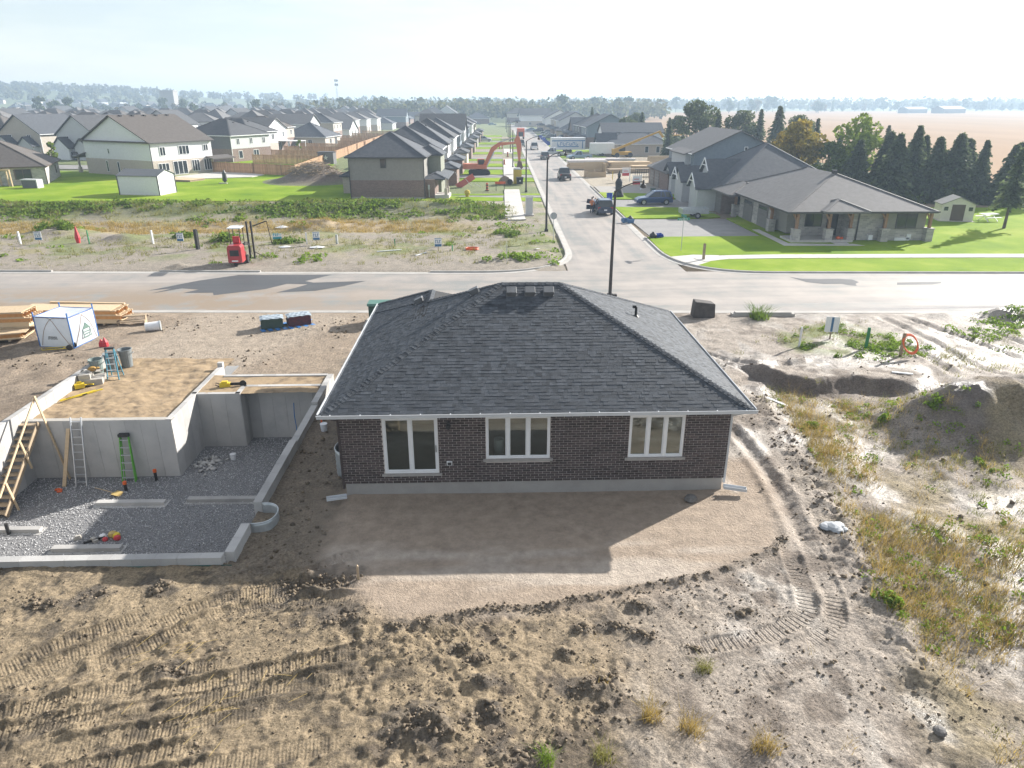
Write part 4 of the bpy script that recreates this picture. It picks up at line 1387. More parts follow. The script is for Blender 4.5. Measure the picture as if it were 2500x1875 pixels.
# ------------------------------------------------------------------ open basement foundation
M_WOOD = mat('pale_lumber', (0.60, 0.46, 0.30), (0.52, 0.39, 0.24), 3, 0.75, 0.3, 30, stretch=(1, 6, 6), rand=0.12)
M_WOODG = mat('weathered_lumber', (0.36, 0.28, 0.19), (0.28, 0.215, 0.145), 3, 0.8, 0.3, 30, rand=0.15)
M_OSB = mat('osb_board', (0.55, 0.44, 0.30), (0.45, 0.33, 0.20), 9, 0.8, 0.2, 40, rand=0.1)
M_LVL = mat('joist_orange', (0.52, 0.27, 0.10), (0.42, 0.20, 0.07), 6, 0.8, rand=0.15)
M_POUR = mat('poured_concrete', (0.44, 0.43, 0.41), (0.34, 0.335, 0.325), 0.9, 0.85, 0.25, 14, rand=0.14, c3=(0.40, 0.39, 0.375))
M_POURT = mat('poured_concrete_top', (0.42, 0.40, 0.36), (0.34, 0.32, 0.29), 1.5, 0.9, 0.3, 14)
M_GRAVB = mat('gravel_bed', (0.27, 0.27, 0.275), (0.36, 0.36, 0.36), 14, 0.9, 1.0, 30, c3=(0.13, 0.13, 0.135))
M_GRAV = mat('limestone_gravel', (0.46, 0.46, 0.46), (0.38, 0.38, 0.385), 3, 0.85, rand=0.55)
M_FILL = mat('sandy_fill', (0.34, 0.25, 0.15), (0.15, 0.11, 0.07), 1.8, 0.95, 1.0, 7, detail=14, c3=(0.30, 0.22, 0.135))
M_MEMB = mat('green_membrane', (0.03, 0.10, 0.085), (0.045, 0.12, 0.10), 2, 0.6)
M_ALU = mat('ladder_aluminium', (0.55, 0.57, 0.60), (0.46, 0.48, 0.50), 5, 0.4, metal=0.6)
M_GALV = mat('galvanised_steel', (0.50, 0.53, 0.54), (0.40, 0.43, 0.44), 6, 0.4, metal=0.5)
M_LIME = mat('lime_fibreglass', (0.12, 0.42, 0.05), (0.10, 0.36, 0.04), 4, 0.5)
M_BLUEF = mat('blue_fibreglass', (0.06, 0.22, 0.30), (0.05, 0.18, 0.25), 4, 0.5)
M_ORANGE = mat('safety_orange', (0.75, 0.14, 0.03), (0.62, 0.11, 0.03), 4, 0.5)
M_RED = mat('red_plastic', (0.55, 0.05, 0.06), (0.45, 0.04, 0.05), 4, 0.5)
M_YEL = mat('yellow_plastic', (0.65, 0.50, 0.03), (0.55, 0.40, 0.03), 4, 0.5)
M_GREYP = mat('grey_bin_plastic', (0.16, 0.18, 0.185), (0.20, 0.22, 0.225), 4, 0.5)
M_PVC = mat('white_pvc', (0.72, 0.73, 0.74), (0.64, 0.65, 0.66), 4, 0.4)
M_STRAW = mat('straw', (0.50, 0.38, 0.16), (0.40, 0.28, 0.10), 8, 0.9)

FZ = -2.3
fnd = thing('concrete_foundation', 'open poured concrete basement foundation with gravel floor beside the brick house', 'foundation', (-13.2, 24.0, 0))
FM = Matrix.Translation((13.2, -24.0, 0))


def fb():
    b = MB()
    b.M = FM
    return b


def cwall(xa, ya, xb, yb, th, zlo, zhi, side=1, pw=0.61):
    """wall of form-width panels; (xa,ya)-(xb,yb) is the inner face, th outward"""
    L = math.hypot(xb - xa, yb - ya)
    n = max(1, round(L / pw))
    dx, dy = (xb - xa) / L, (yb - ya) / L
    ox, oy = dy * side, -dx * side
    g = 0.004
    for k in range(n):
        a, b_ = k * L / n + g, (k + 1) * L / n - g
        j = random.uniform(0, .005)
        p = [(xa + dx * a + ox * j, ya + dy * a + oy * j), (xa + dx * b_ + ox * j, ya + dy * b_ + oy * j),
             (xa + dx * b_ + ox * (th - j), ya + dy * b_ + oy * (th - j)), (xa + dx * a + ox * (th - j), ya + dy * a + oy * (th - j))]
        m = fb()
        m.prism(p, zlo, zhi)
        m.build('wall_panel', M_POUR, fnd)
    c_ = fb()
    i0, i1 = .02, th - .02
    c_.prism([(xa + ox * i0, ya + oy * i0), (xb + ox * i0, yb + oy * i0), (xb + ox * i1, yb + oy * i1), (xa + ox * i1, ya + oy * i1)], zlo, zhi - .008)
    c_.build('wall_core', M_POUR, fnd)


cwall(-25.0, 17.22, -7.62, 17.22, .27, FZ - .1, .25, 1)                      # near wall
cwall(-7.62, 17.23, -7.62, 18.7, .27, FZ - .1, .25, 1)                       # right wall, below the window gap
cwall(-7.62, 18.71, -7.62, 19.88, .27, FZ - .1, -.85, 1)
cwall(-7.62, 19.89, -7.62, 24.4, .27, FZ - .1, .27, 1)
cwall(-7.62, 24.41, -7.62, 27.9, .27, FZ - .1, .18, 1)
cwall(-7.62, 27.91, -7.62, 31.3, .27, FZ - .1, .30, 1)
cwall(-12.90, 26.40, -19.0, 26.40, .25, FZ - .1, .25, 1)                     # garage front wall
cwall(-12.88, 29.3, -12.88, 26.42, .22, FZ - .1, .27, 1)                    # side of the garage fill
cwall(-12.90, 32.7, -12.90, 29.12, .22, -.6, .27, 1)
cwall(-11.02, 29.10, -12.95, 29.10, .22, FZ - .1, .25, 1)
cwall(-11.0, 30.15, -11.0, 29.12, .22, FZ - .1, .25, 1)
cwall(-7.5, 29.95, -11.1, 29.95, .22, FZ - .1, .25, 1)
cwall(-12.4, 31.2, -7.64, 31.2, -.2, -.6, .28, 1)
cwall(-18.98, 33.6, -18.98, 17.24, .24, FZ - .1, .62, -1)
# cast ledges on top of walls catch the light
fb().box(-18.9, -12.8, 26.42, 26.68, .251, .262).build('wall_cap', M_POURT, fnd)
fb().box(-13.14, -12.9, 32.5, 32.72, .2, .46).build('wall_stub', M_POUR, fnd)
fb().box(-25, -7.36, 16.938, 16.945, -.3, .02).build('membrane', M_MEMB, fnd)
fl = fb()
fl.box(-25, -7.6, 17.2, 30.2, FZ - .2, FZ)
fl.build('gravel_floor', M_GRAVB, fnd)


def rough_sheet(name, xa, xb, ya, yb, z, amp, m, parent, off, st=.12):
    xs_, ys_ = np.arange(xa, xb + 1e-6, (xb - xa) / max(2, int((xb - xa) / st))), np.arange(ya, yb + 1e-6, (yb - ya) / max(2, int((yb - ya) / st)))
    gx_, gy_ = np.meshgrid(xs_, ys_)
    zz = z + amp * fbm(gx_.ravel(), gy_.ravel(), 1.3, 4, 200, .6) + amp * .5 * fbm(gx_.ravel(), gy_.ravel() * 3, .7, 3, 201)
    ii = np.arange(gx_.size).reshape(gx_.shape)
    q_ = np.stack([ii[:-1, :-1], ii[:-1, 1:], ii[1:, 1:], ii[1:, :-1]], -1).reshape(-1, 4)
    return np_mesh(name, np.stack([gx_.ravel() - off[0], gy_.ravel() - off[1], zz], -1), q_, m, parent, smooth=True)


rough_sheet('garage_fill', -19.0, -12.9, 26.62, 34.2, .10, .09, M_FILL, fnd, (-13.2, 24.0), .07)
rough_sheet('porch_fill', -12.9, -7.5, 29.2, 31.4, .235, .03, M_FILL, fnd, (-13.2, 24.0))


def scatter_rocks(name, pts, sizes, m, label, cat, parent=None, flat=0.7, subd=0):
    """many small angular stones as one mass: jittered octahedra or cubes"""
    n = len(pts)
    base = np.array([(1, 0, 0), (-1, 0, 0), (0, 1, 0), (0, -1, 0), (0, 0, 1), (0, 0, -1)], float)
    fac = np.array([(0, 2, 4), (2, 1, 4), (1, 3, 4), (3, 0, 4), (2, 0, 5), (1, 2, 5), (3, 1, 5), (0, 3, 5)])
    v = base[None] * RNG.uniform(.65, 1.25, (n, 6, 1)) + RNG.uniform(-.25, .25, (n, 6, 3))
    a = RNG.uniform(0, 2 * np.pi, n)
    ca, sa = np.cos(a), np.sin(a)
    tl = RNG.uniform(-.6, .6, n)
    ct, st = np.cos(tl), np.sin(tl)
    y_, z_ = v[..., 1] * ct[:, None] - v[..., 2] * st[:, None], v[..., 1] * st[:, None] + v[..., 2] * ct[:, None]
    x_ = v[..., 0] * ca[:, None] - y_ * sa[:, None]
    y_ = v[..., 0] * sa[:, None] + y_ * ca[:, None]
    v = np.stack([x_, y_, z_ * flat], -1) * np.asarray(sizes)[:, None, None]
    v += np.asarray(pts)[:, None, :]
    f = (fac[None] + (np.arange(n) * 6)[:, None, None]).reshape(-1, 3)
    o = np_mesh(name, v.reshape(-1, 3), f, m, parent)
    return stuff(o, label, cat) if label else o


n = 26000
gxp, gyp = RNG.uniform(-18.9, -7.7, n), RNG.uniform(17.3, 29.9, n)
k = ~((gyp > 26.3) & (gxp < -12.9)) & ~((gyp > 29) & (gxp < -11.0))
gxp, gyp = gxp[k], gyp[k]
pts = np.stack([gxp, gyp, np.full(len(gxp), FZ + .012)], -1)
scatter_rocks('gravel', pts, RNG.uniform(.012, .034, len(pts)), M_GRAV, 'grey crushed stone covering the basement floor', 'gravel')

# footings and loose things in the basement
for k, (xa, xb, y_, lb) in enumerate(((-15.2, -12.6, 24.2, 'longer concrete footing strip before the green ladder'), (-11.8, -7.7, 24.35, 'concrete footing strip reaching the basement side wall'), (-19.0, -16.3, 22.45, 'concrete footing strip below the wooden stairs'), (-15.2, -12.85, 21.2, 'concrete footing strip nearest the low front wall'))):
    b = MB()
    b.box(0, xb - xa, -.12, .12, 0, .15)
    b.box(-.08, xb - xa + .08, -.26, .26, -.04, .012)
    tag(b.build('footing', M_POUR, loc=(xa, y_, FZ), rz=R(-.6)), lb, 'footing', 'footings on the basement gravel')


def pipe_stub(x, y, z0, h, lb, cap=True):
    t = thing('pipe_stub', lb, 'pipe', (x, y, z0))
    MB().cyl((0, 0, 0), (0, 0, h), .06, .06, 12).build('pipe', M_BLACKP, t)
    if cap:
        MB().cyl((0, 0, h - .06), (0, 0, h + .05), .075, .075, 12).build('cap', M_ORANGE, t)
    return t


pipe_stub(-13.75, 26.05, FZ, .45, 'black pipe stub with orange cap by the basement corner')
pipe_stub(-14.6, 25.25, FZ, .36, 'orange capped pipe stub before the green ladder')
pipe_stub(-17.35, 22.25, FZ, .45, 'bare black pipe stub rising from the footing strip', False)

# wooden stairs
st = thing('wooden_stairs', 'rough wooden basement stairs with a sloping handrail', 'stairs', (-18.5, 23.3, FZ))
W0, W1 = -.42, .42
run_, rise_ = 3.05, 2.5
for xx in (W0 - .02, W1 + .02):
    MB().bar((xx, 0, .1), (xx, run_, rise_ + .02), .04, .26, up=(0, -.6, .8)).build('stringer', M_WOODG, st)
for k in range(13):
    y_, z_ = .08 + k * run_ / 13, .16 + k * rise_ / 13
    MB().box(W0, W1, y_ - .04, y_ + .22, z_, z_ + .04).build('tread', M_WOODG, st)
MB().bar((W1 + .05, -.1, .95), (W1 + .05, run_ + .1, rise_ + 1.05), .04, .09).build('handrail', M_WOOD, st)
for y_, z0_, z1_ in ((.35, -.0, 1.3), (1.65, 1.1, 2.35)):
    MB().bar((W1 + .09, y_ + .25, z0_), (W1 + .09, y_, z1_), .04, .09, up=(0, 1, 0)).build('rail_post', M_WOOD, st)
MB().bar((W1 + .75, run_ - .1, .02), (W1 + .1, run_ + .05, rise_ + 1.15), .04, .09, up=(0, 1, 0)).build('rail_post', M_WOOD, st)


def ladder(name, lb, loc, rz, h, w0, w1, lean, rails, rungs, nr, depth=.03):
    t = thing(name, lb, 'ladder', loc, rz)
    for s in (-1, 1):
        MB().bar((s * w0 / 2, 0, 0), (s * w1 / 2, lean, h), .035, .07, up=(0, 1, 0)).build('rail', rails, t)
    for k in range(nr):
        f = (k + .6) / (nr + .2)
        w = w0 + (w1 - w0) * f
        MB().bar((-w / 2, lean * f, h * f), (w / 2, lean * f, h * f), depth, .03).build('rung', rungs, t)
    return t


ladder('extension_ladder', 'silver aluminium extension ladder leaning on the basement wall', (-16.55, 25.65, FZ), 0, 2.75, .42, .42, .68, M_ALU, M_ALU, 9)
g = ladder('step_ladder', 'lime green fibreglass stepladder folded against the basement wall', (-14.8, 25.95, FZ), 0, 1.95, .52, .34, .34, M_LIME, M_ALU, 6, .07)
MB().box(-.2, .2, .24, .42, 1.9, 2.02).build('top_cap', M_BLACKP, g)
for s in (-1, 1):
    MB().bar((s * .24, .16, 0), (s * .15, .4, 1.9), .025, .05, up=(0, 1, 0)).build('rear_rail', M_LIME, g)
t = MB().bar((0, 0, 0), (.25, .78, 2.25), .14, .045, up=(0, -1, .3)).build('board', M_WOOD, loc=(-17.25, 25.65, FZ))
tag(t, 'single pale board leaning beside the aluminium ladder', 'board')
b = MB()
b.tube([(.0, 0, .02), (.12, .03, .05), (.25, 0, .03), (.3, -.1, .02), (.15, -.15, .03)], .045, 6)
tag(b.build('cord_bundle', M_ORANGE, loc=(-17.4, 25.3, FZ + .03)), 'bundled orange cord on the basement gravel', 'cord')
t = thing('broom', 'straw broom lying on the basement gravel', 'broom', (-15.0, 25.0, FZ + .04), R(-25))
MB().cyl((-1.0, 0, 0.02), (0, 0, .03), .014, .014, 8).build('handle', M_WOOD, t)
MB().extr([(-.05, -.02), (.05, -.02), (.05, .03), (-.05, .03)], 'x', 0, .08).extr([(-.05, -.03), (.05, -.03), (.17, .06), (-.17, .06)], 'x', .08, .4).build('bristles', M_STRAW, t)
pts = np.array([(-12.05 + .5 * random.gauss(0, .55), 27.3 + .4 * random.gauss(0, .7), FZ + .05) for _ in range(60)])
scatter_rocks('rubble', pts, RNG.uniform(.05, .15, 60), M_POUR, 'small heap of broken concrete in the basement corner', 'rubble')
b = MB().lathe([(.11, 0), (.13, .26), (.135, .27)], (0, 0, 0), 14)
tag(b.build('bucket', M_PVC, loc=(-11.2, 27.8, FZ)), 'small white bucket by the heap of broken concrete', 'bucket')
b = MB().box(-.18, .18, -.14, .14, 0, .06).box(-.14, .14, -.1, .1, .06, .09)
tag(b.build('sump_lid', M_BLACKP, loc=(-9.0, 28.9, FZ)), 'black sump lid on the gravel in the alcove', 'lid')
b = MB().tube(catmull([(0, 0, 0), (.02, .05, .6), (-.02, .1, 1.2), (.0, .16, 1.8)], 4), .02, 6)
tag(b.build('water_pipe', mat('blue_pipe', (.03, .16, .42), (.03, .13, .36), 4, .4), loc=(-8.9, 29.6, FZ)), 'thin blue water pipe rising before the alcove wall', 'pipe')

# heap of tools and bags on the lit gravel
t = thing('tool_heap', 'heap of tools, gloves and a red reel on the gravel', 'tools', (-13.6, 21.9, FZ))
for k, (dx, dy, r, m_) in enumerate(((-.25, 0, .13, M_PVC), (.05, .1, .16, M_STRAW), (.2, .05, .14, M_YEL), (.3, -.1, .13, M_RED), (-.1, -.15, .1, M_RED))):
    MB().lathe([(r * .8, 0), (r, r * .5), (r * .75, r * 1.1), (r * .2, r * 1.3)], (dx, dy, 0), 7).build('tool_bag', m_, t)
MB().bar((-.75, -.35, .05), (-.15, -.05, .1), .05, .06).build('tool_handle', M_BLACKP, t)
b = MB().box(-.12, .12, -.06, .06, 0, .1).box(-.06, .1, -.05, .05, .1, .16)
tag(b.build('concrete_block', M_POURT, loc=(-14.7, 21.85, FZ), rz=R(20)), 'pale concrete chunk on the gravel left of the tools', 'block')
b = MB().box(-.14, .14, -.07, .07, 0, .1).box(-.1, .04, -.06, .06, .1, .15)
tag(b.build('concrete_block', M_POURT, loc=(-14.05, 21.7, FZ), rz=R(-30)), 'pale concrete chunk touching the tool heap', 'block')


def window_well(loc, rz, lb):
    """galvanised corrugated half-round well"""
    t = thing('window_well', lb, 'window well', loc, rz)
    b = MB()
    n_, hgt = 26, 1.0
    prof = []
    for i in range(13):
        z = -hgt + i * hgt / 12
        prof.append((z, .02 * (i % 2)))
    vs, fs = [], []
    for z, bump in prof:
        for j in range(n_ + 1):
            a = math.pi * j / n_
            rx, ry = .58 + bump, .62 + bump
            vs.append((ry * math.sin(a) ** .7 if math.sin(a) > 0 else 0, rx * math.cos(a), z))
    for i in range(12):
        for j in range(n_):
            fs.append((i * (n_ + 1) + j, i * (n_ + 1) + j + 1, (i + 1) * (n_ + 1) + j + 1, (i + 1) * (n_ + 1) + j))
    b._add(vs, fs)
    o = b.build('corrugated_wall', M_GALV, t, fix=False, smooth=True)
    sm = o.modifiers.new('thick', 'SOLIDIFY')
    sm.thickness = .012
    rim = MB().tube([(.64 * max(0, math.sin(math.pi * j / n_)) ** .7, .6 * math.cos(math.pi * j / n_), 0.01) for j in range(n_ + 1)], .022, 6)
    rim.build('rim', M_GALV, t, smooth=True)
    return t


window_well((-7.34, 19.3, .22), 0, 'galvanised window well hanging on the open foundation corner')
window_well((-4.86, 22.6, .85), math.pi, 'window well at the side of the brick house')

# ------------------------------------------------------------------ things on the garage fill
def trash_can(name, m, loc, lb, r=.3, h=.72, rz=0, lid=False, group=None):
    t = thing(name, lb, 'bin', loc, rz, group)
    MB().lathe([(r * .78, 0), (r * .98, h), (r * 1.08, h), (r * 1.08, h + .04), (r * .96, h + .04), (r * .75, .06)], n=18).build('body', m, t, smooth=False)
    for s in (-1, 1):
        MB().tube([(s * r, -.08, h * .82), (s * (r + .08), -.08, h * .84), (s * (r + .08), .08, h * .84), (s * r, .08, h * .82)], .015, 6).build('handle', m, t)
    return t


trash_can('trash_can', M_GREYP, (-17.75, 33.2, .1), 'tall grey trash can standing behind the blue stepladder', .31, .85)
trash_can('trash_can', M_GREYP, (-18.25, 32.75, .1), 'grey trash can right behind the blue stepladder', .3, .8)
trash_can('trash_can', mat('dirty_green_bin', (.12, .17, .16), (.24, .27, .26), 5, .6), (-18.85 + .3, 32.0, .12), 'mud smeared green bin by the foundation wall', .3, .75)
t = ladder('step_ladder', 'blue fibreglass stepladder set up on the garage fill', (-17.55, 31.35, .1), R(8), 1.45, .5, .34, .28, M_BLUEF, M_ALU, 5, .07)
MB().box(-.2, .2, .2, .38, 1.42, 1.5).build('top_cap', M_BLACKP, t)
for s in (-1, 1):
    MB().bar((s * .26, .62, 0), (s * .17, .34, 1.42), .03, .05, up=(0, 1, 0)).build('rear_rail', M_BLUEF, t)
MB().bar((-.25, .58, .2), (.25, .58, .2), .03, .03).build('rear_brace', M_BLUEF, t)
t = thing('precast_steps', 'pale precast concrete steps lying by the blue stepladder', 'steps', (-18.25, 30.95, .1), R(15))
MB().box(-.5, .45, -.3, .55, 0, .28).build('lower_step', M_POURT, t)
MB().box(-.5, -.02, -.25, .5, .281, .52).build('upper_step', M_POURT, t)
MB().bar((-.2, .1, .58), (.25, .7, .36), .18, .07).build('loose_block', M_POURT, t)
b = MB().lathe([(.16, 0), (.2, .06), (.14, .14), (.05, .18)], (0, 0, 0), 9).lathe([(.08, 0), (.1, .05), (.04, .1)], (.2, .1, 0.02), 8)
tag(b.build('tool_bag', mat('tan_leather', (.42, .25, .05), (.25, .14, .04), 6, .6), loc=(-18.35, 31.25, .63)), 'tan tool bag resting on the precast steps', 'bag')
for k, (xx, yy, a, lb) in enumerate(((-18.1, 29.35, 52, 'longer yellow spirit level lying on the garage fill'), (-17.9, 29.5, 47, 'second yellow spirit level beside the first'))):
    b = MB().box(-.75, .75, -.03, .03, 0, .06).box(-.1, .1, -.035, .035, .01, .05, 1)
    tag(b.build('spirit_level', [M_YEL, M_BLACKP], loc=(xx, yy, .13), rz=R(a)), lb, 'level', 'yellow levels on the garage fill')
b = MB().box(-.2, .2, -.12, .12, 0, .2).box(-.1, .1, -.02, .02, .2, .3).tube([(.2, 0, .1), (.4, .05, .08), (.55, -.1, .1)], .03, 6)
tag(b.build('laser_tripod', M_YEL, loc=(-18.55, 30.35, .12), rz=R(30)), 'yellow tool case against the foundation wall', 'tool case')
t = thing('cutoff_saw', 'yellow cut off saw lying on the porch fill', 'saw', (-11.9, 30.0, .22), R(8))
MB().box(-.25, .2, -.1, .1, 0, .2).box(-.15, .1, -.08, .08, .2, .28).build('engine', M_YEL, t)
MB().tube([(-.25, 0, .15), (-.4, 0, .22), (-.42, 0, .1), (-.28, 0, .04)], .022, 6).build('handle', M_BLACKP, t)
MB().box(.2, .75, -.03, .03, .06, .18).cyl((.75, -.02, .12), (.75, .02, .12), .15, .15, 14).build('blade_arm', M_BLACKP, t)
b = MB().lathe([(.12, 0), (.14, .3), (.15, .31)], n=14)
t = b.build('bucket', M_PVC, loc=(-6.7, 26.0, gz(-6.7, 26.0)))
tag(t, 'small pale bucket on the dark dirt beside the foundation', 'bucket')
b = MB().box(-.03, .03, -.03, .03, 0, .5)
tag(b.build('stake', M_ORANGE, loc=(-6.85, 26.3, gz(-6.85, 26.3)), rz=.3), 'orange stake beside the foundation wall', 'stake')
for px_, py_, lb in ((-3.65, 16.05, 'short wooden survey stake at the edge of the sand'),):
    tag(MB().box(-.03, .03, -.03, .03, -.1, .42).extr([(-.03, .42), (.03, .42), (0, .47)], 'y', -.03, .03).build('survey_stake', M_WOODG, loc=(px_, py_, gz(px_, py_)), rz=.2), lb, 'stake')

# ------------------------------------------------------------------ building materials at the kerb
def joist_stack(lb, loc, rz, layers, length):
    t = thing('lumber_stack', lb, 'lumber', loc, rz)
    z = .1
    for k in range(3):
        MB().box(.3 + k * length * .4, .42 + k * length * .4, -.75, .75, 0, .095).build('bearer', M_WOODG, t)
    for n_, w_, sh in layers:
        if n_ == 'osb':
            for q_ in range(w_):
                MB().box(sh, sh + length * .96, -.72 - .02 * random.random(), .7, z, z + .022).build('panel', M_OSB, t)
                z += .024
        elif n_ == 'lvl':
            for q_ in range(w_):
                MB().box(sh, sh + length, -.72, -.72 + 1.4, z, z + .2).build('beam', M_WOOD, t)
                z += .205
        else:
            for q_ in range(n_):
                bb = MB()
                yy = -.68 + q_ * 1.36 / (n_ - 1)
                l0, l1 = sh, sh + length + random.uniform(-.05, .05)
                bb.box(l0, l1, yy - .05, yy + .05, z, z + .04, 0).box(l0, l1, yy - .05, yy + .05, z + .24, z + .28, 0).box(l0 + .0, l1 - .06, yy - .008, yy + .008, z + .04, z + .24, 1)
                bb.build('joist', [M_WOOD, M_LVL], t)
            z += .285
    return t


joist_stack('long stack of wooden joists topped with pale board behind the tent', (-27.2, 41.2, gz(-24, 41)), R(-3), [('lvl', 1, 0), (8, 0, .3), (7, 0, .1), ('osb', 1, .0)], 5.6)
bpy.data.objects['lumber_stack'].rotation_euler = (0, 0, R(-2))
t = MB().bar((-26.2, 42.0, .95), (-21.7, 41.7, .9), .12, .24).build('beam', M_WOOD)
tag(t, 'single long beam lying across the joist stack', 'beam')
joist_stack('tall uneven joist stack with white boards at the picture edge', (-31.3, 38.6, gz(-28, 38.6)), R(6), [('lvl', 1, 0), (6, 0, .2), ('osb', 2, .9), ('lvl', 1, .2), (6, 0, .4), (6, 0, .1), ('osb', 2, .2)], 5.6)
joist_stack('low joist stack in front of the tall stack', (-30.4, 37.2, gz(-28, 37.2)), R(14), [('osb', 2, .3), (6, 0, .0), ('osb', 1, .4)], 4.9)

# pop-up work tent
tent = thing('work_tent', 'white pop up work tent with blue edges beside the lumber', 'tent', (-22.9, 37.6, gz(-22.9, 37.6)), R(-9))
M_TENT = mat('tent_fabric', (0.74, 0.77, 0.80), (0.66, 0.70, 0.74), 2, .7, trans=0.35)
M_TBLUE = mat('tent_blue_trim', (0.05, 0.16, 0.42), (0.04, 0.13, 0.36), 2, .6)
M_TPOLE = mat('tent_pole', (0.30, 0.17, 0.10), (0.24, 0.13, 0.08), 3, .5)
hw, th_ = .98, 1.65
cor = [(-hw, -hw), (hw, -hw), (hw, hw), (-hw, hw)]
for k in range(4):
    a, c_ = cor[k], cor[(k + 1) % 4]
    n_ = 8
    vs, fs = [], []
    nx_, ny_ = (a[1] + c_[1]) / 2, -(a[0] + c_[0]) / 2
    mxn, myn = (a[0] + c_[0]) / 2 / hw, (a[1] + c_[1]) / 2 / hw
    for i in range(n_ + 1):
        for j in range(n_ + 1):
            u, v = i / n_, j / n_
            bow = .16 * math.sin(math.pi * u) * math.sin(math.pi * v)
            vs.append((a[0] + (c_[0] - a[0]) * u + mxn * bow, a[1] + (c_[1] - a[1]) * u + myn * bow, .05 + th_ * v))
    for i in range(n_):
        for j in range(n_):
            fs.append((i * (n_ + 1) + j, (i + 1) * (n_ + 1) + j, (i + 1) * (n_ + 1) + j + 1, i * (n_ + 1) + j + 1))
    b = MB()
    b._add(vs, fs)
    w_ = b.build('side_panel', M_TENT, tent, fix=False, smooth=True)
    b = MB()
    for s0, s1 in ((0, 1), (1, 0)):
        pp = []
        for i in range(13):
            u = i / 12
            v = 1 - (1 - u) ** 2 if True else u
            uu = (s0 + (s1 - s0) * (0.08 + .84 * u))
            vv = .05 + .93 * (1 - (1 - min(1, u * 1.0)) ** 2.2) * (1 if u <= .5 else 1)
            vv = .05 + .93 * math.sin(math.pi * .5 * min(1, u / .62)) if u < .62 else .98
            bow = .16 * math.sin(math.pi * uu) * math.sin(math.pi * min(1, vv)) + .02
            pp.append((a[0] + (c_[0] - a[0]) * uu + mxn * bow, a[1] + (c_[1] - a[1]) * uu + myn * bow, .05 + th_ * vv))
        b.tube(pp, .012, 6)
    b.build('pole', M_TPOLE, tent)
    b = MB()
    b.bar((a[0], a[1], .03), (a[0], a[1], th_ + .3), .05, .05).bar((a[0], a[1], th_ + .05), (c_[0], c_[1], th_ + .05), .035, .035).bar((a[0], a[1], .05), (c_[0], c_[1], .05), .03, .04)
    b.build('edge_trim', M_TBLUE, tent)
b = MB()
n_ = 8
vs, fs = [], []
for i in range(n_ + 1):
    for j in range(n_ + 1):
        u, v = i / n_ * 2 - 1, j / n_ * 2 - 1
        vs.append((u * hw, v * hw, th_ + .05 - .12 * (1 - u * u) * (1 - v * v)))
for i in range(n_):
    for j in range(n_):
        fs.append((i * (n_ + 1) + j, (i + 1) * (n_ + 1) + j, (i + 1) * (n_ + 1) + j + 1, i * (n_ + 1) + j + 1))
b._add(vs, fs)
b.build('top_panel', M_TENT, tent, fix=False, smooth=True)
# printed block lettering and house-shaped emblem
b = MB()
for row, (wid, zz) in enumerate(((.5, .62), (.56, .53))):
    for k in range(7):
        xx = -wid / 2 + k * wid / 7
        b.box(xx, xx + .012, -1.14, -1.132, zz, zz + .075)
        b.box(xx + .012, xx + .05, -1.14, -1.132, zz + (.06 if k % 2 else .0), zz + (.075 if k % 2 else .015))
        b.box(xx + .04, xx + .052, -1.14, -1.132, zz + (.02 if k % 3 else 0), zz + .075)
b.build('lettering', M_BLACKP, tent)
b = MB()
M_TGRN = mat('emblem_green', (.10, .17, .15), (.13, .2, .17), 3, .8)
for q_ in ([(-.30, .45), (-.25, .45), (-.25, .85), (-.30, .85)], [(.25, .45), (.30, .45), (.30, .85), (.25, .85)], [(-.3, .40), (.3, .40), (.3, .45), (-.3, .45)], [(-.30, .85), (.30, .85), (.0, 1.2)], [(-.2, .68), (.2, .68), (.2, .73), (-.2, .73)], [(-.17, .55), (.17, .55), (.17, .6), (-.17, .6)]):
    b.extr(q_, 'x', 1.136, 1.146)
b.build('emblem', M_TGRN, tent)

# other small things on the lot
t = thing('hand_cart', 'yellow hand cart tipped over in front of the tent', 'cart', (-22.6, 36.2, gz(-22.6, 36.2) + .03), R(5))
MB().bar((-.9, -.1, .06), (.5, -.05, .12), .03, .03).bar((-.9, .25, .06), (.5, .25, .12), .03, .03).bar((-.9, -.1, .06), (-1.1, .25, .06), .03, .03).bar((.1, -.1, .1), (.1, .25, .1), .03, .03).build('frame', M_YEL, t)
for yy in (-.15, .3):
    MB().cyl((.5, yy - .04, .17), (.5, yy + .04, .17), .16, .16, 14).build('wheel', M_BLACKP, t)
b = MB()
for dx, r, h in ((-.1, .14, .42), (.1, .17, .5)):
    b.lathe([(r, 0), (r * .9, h * .5), (r * .25, h * .9), (r * .12, h)], (dx, 0, 0), 8)
tag(b.build('mesh_bag', M_RED, loc=(-20.6, 36.6, gz(-20.6, 36.6))), 'two red mesh bags standing in the dirt near the tent', 'bag')
t = thing('wooden_steps', 'grey two step wooden stool beside the lumber', 'steps', (-20.9, 40.6, gz(-20.9, 40.6)), R(12))
for k in range(2):
    MB().box(-.75, .75, -.35 + k * .35, .0 + k * .35, .22 + k * .22, .27 + k * .22).build('tread', M_WOODG, t)
for s in (-.7, .7):
    MB().box(s - .025, s + .025, -.3, .33, 0, .215).box(s - .025, s + .025, .0, .33, .216, .435).build('side', M_WOODG, t)
t = thing('pail', 'white pail lying on its side in the dirt', 'pail', (-19.2, 39.4, gz(-19.2, 39.4) + .26))
o = MB().cyl((-.36, -.12, 0), (.36, .12, 0), .24, .28, 18).build('body', M_PVC, t)
MB().cyl((.34, .115, 0), (.40, .135, 0), .30, .30, 18).build('rim', M_GALV, t)
b = MB().box(-.12, .12, -.09, .09, 0, .03)
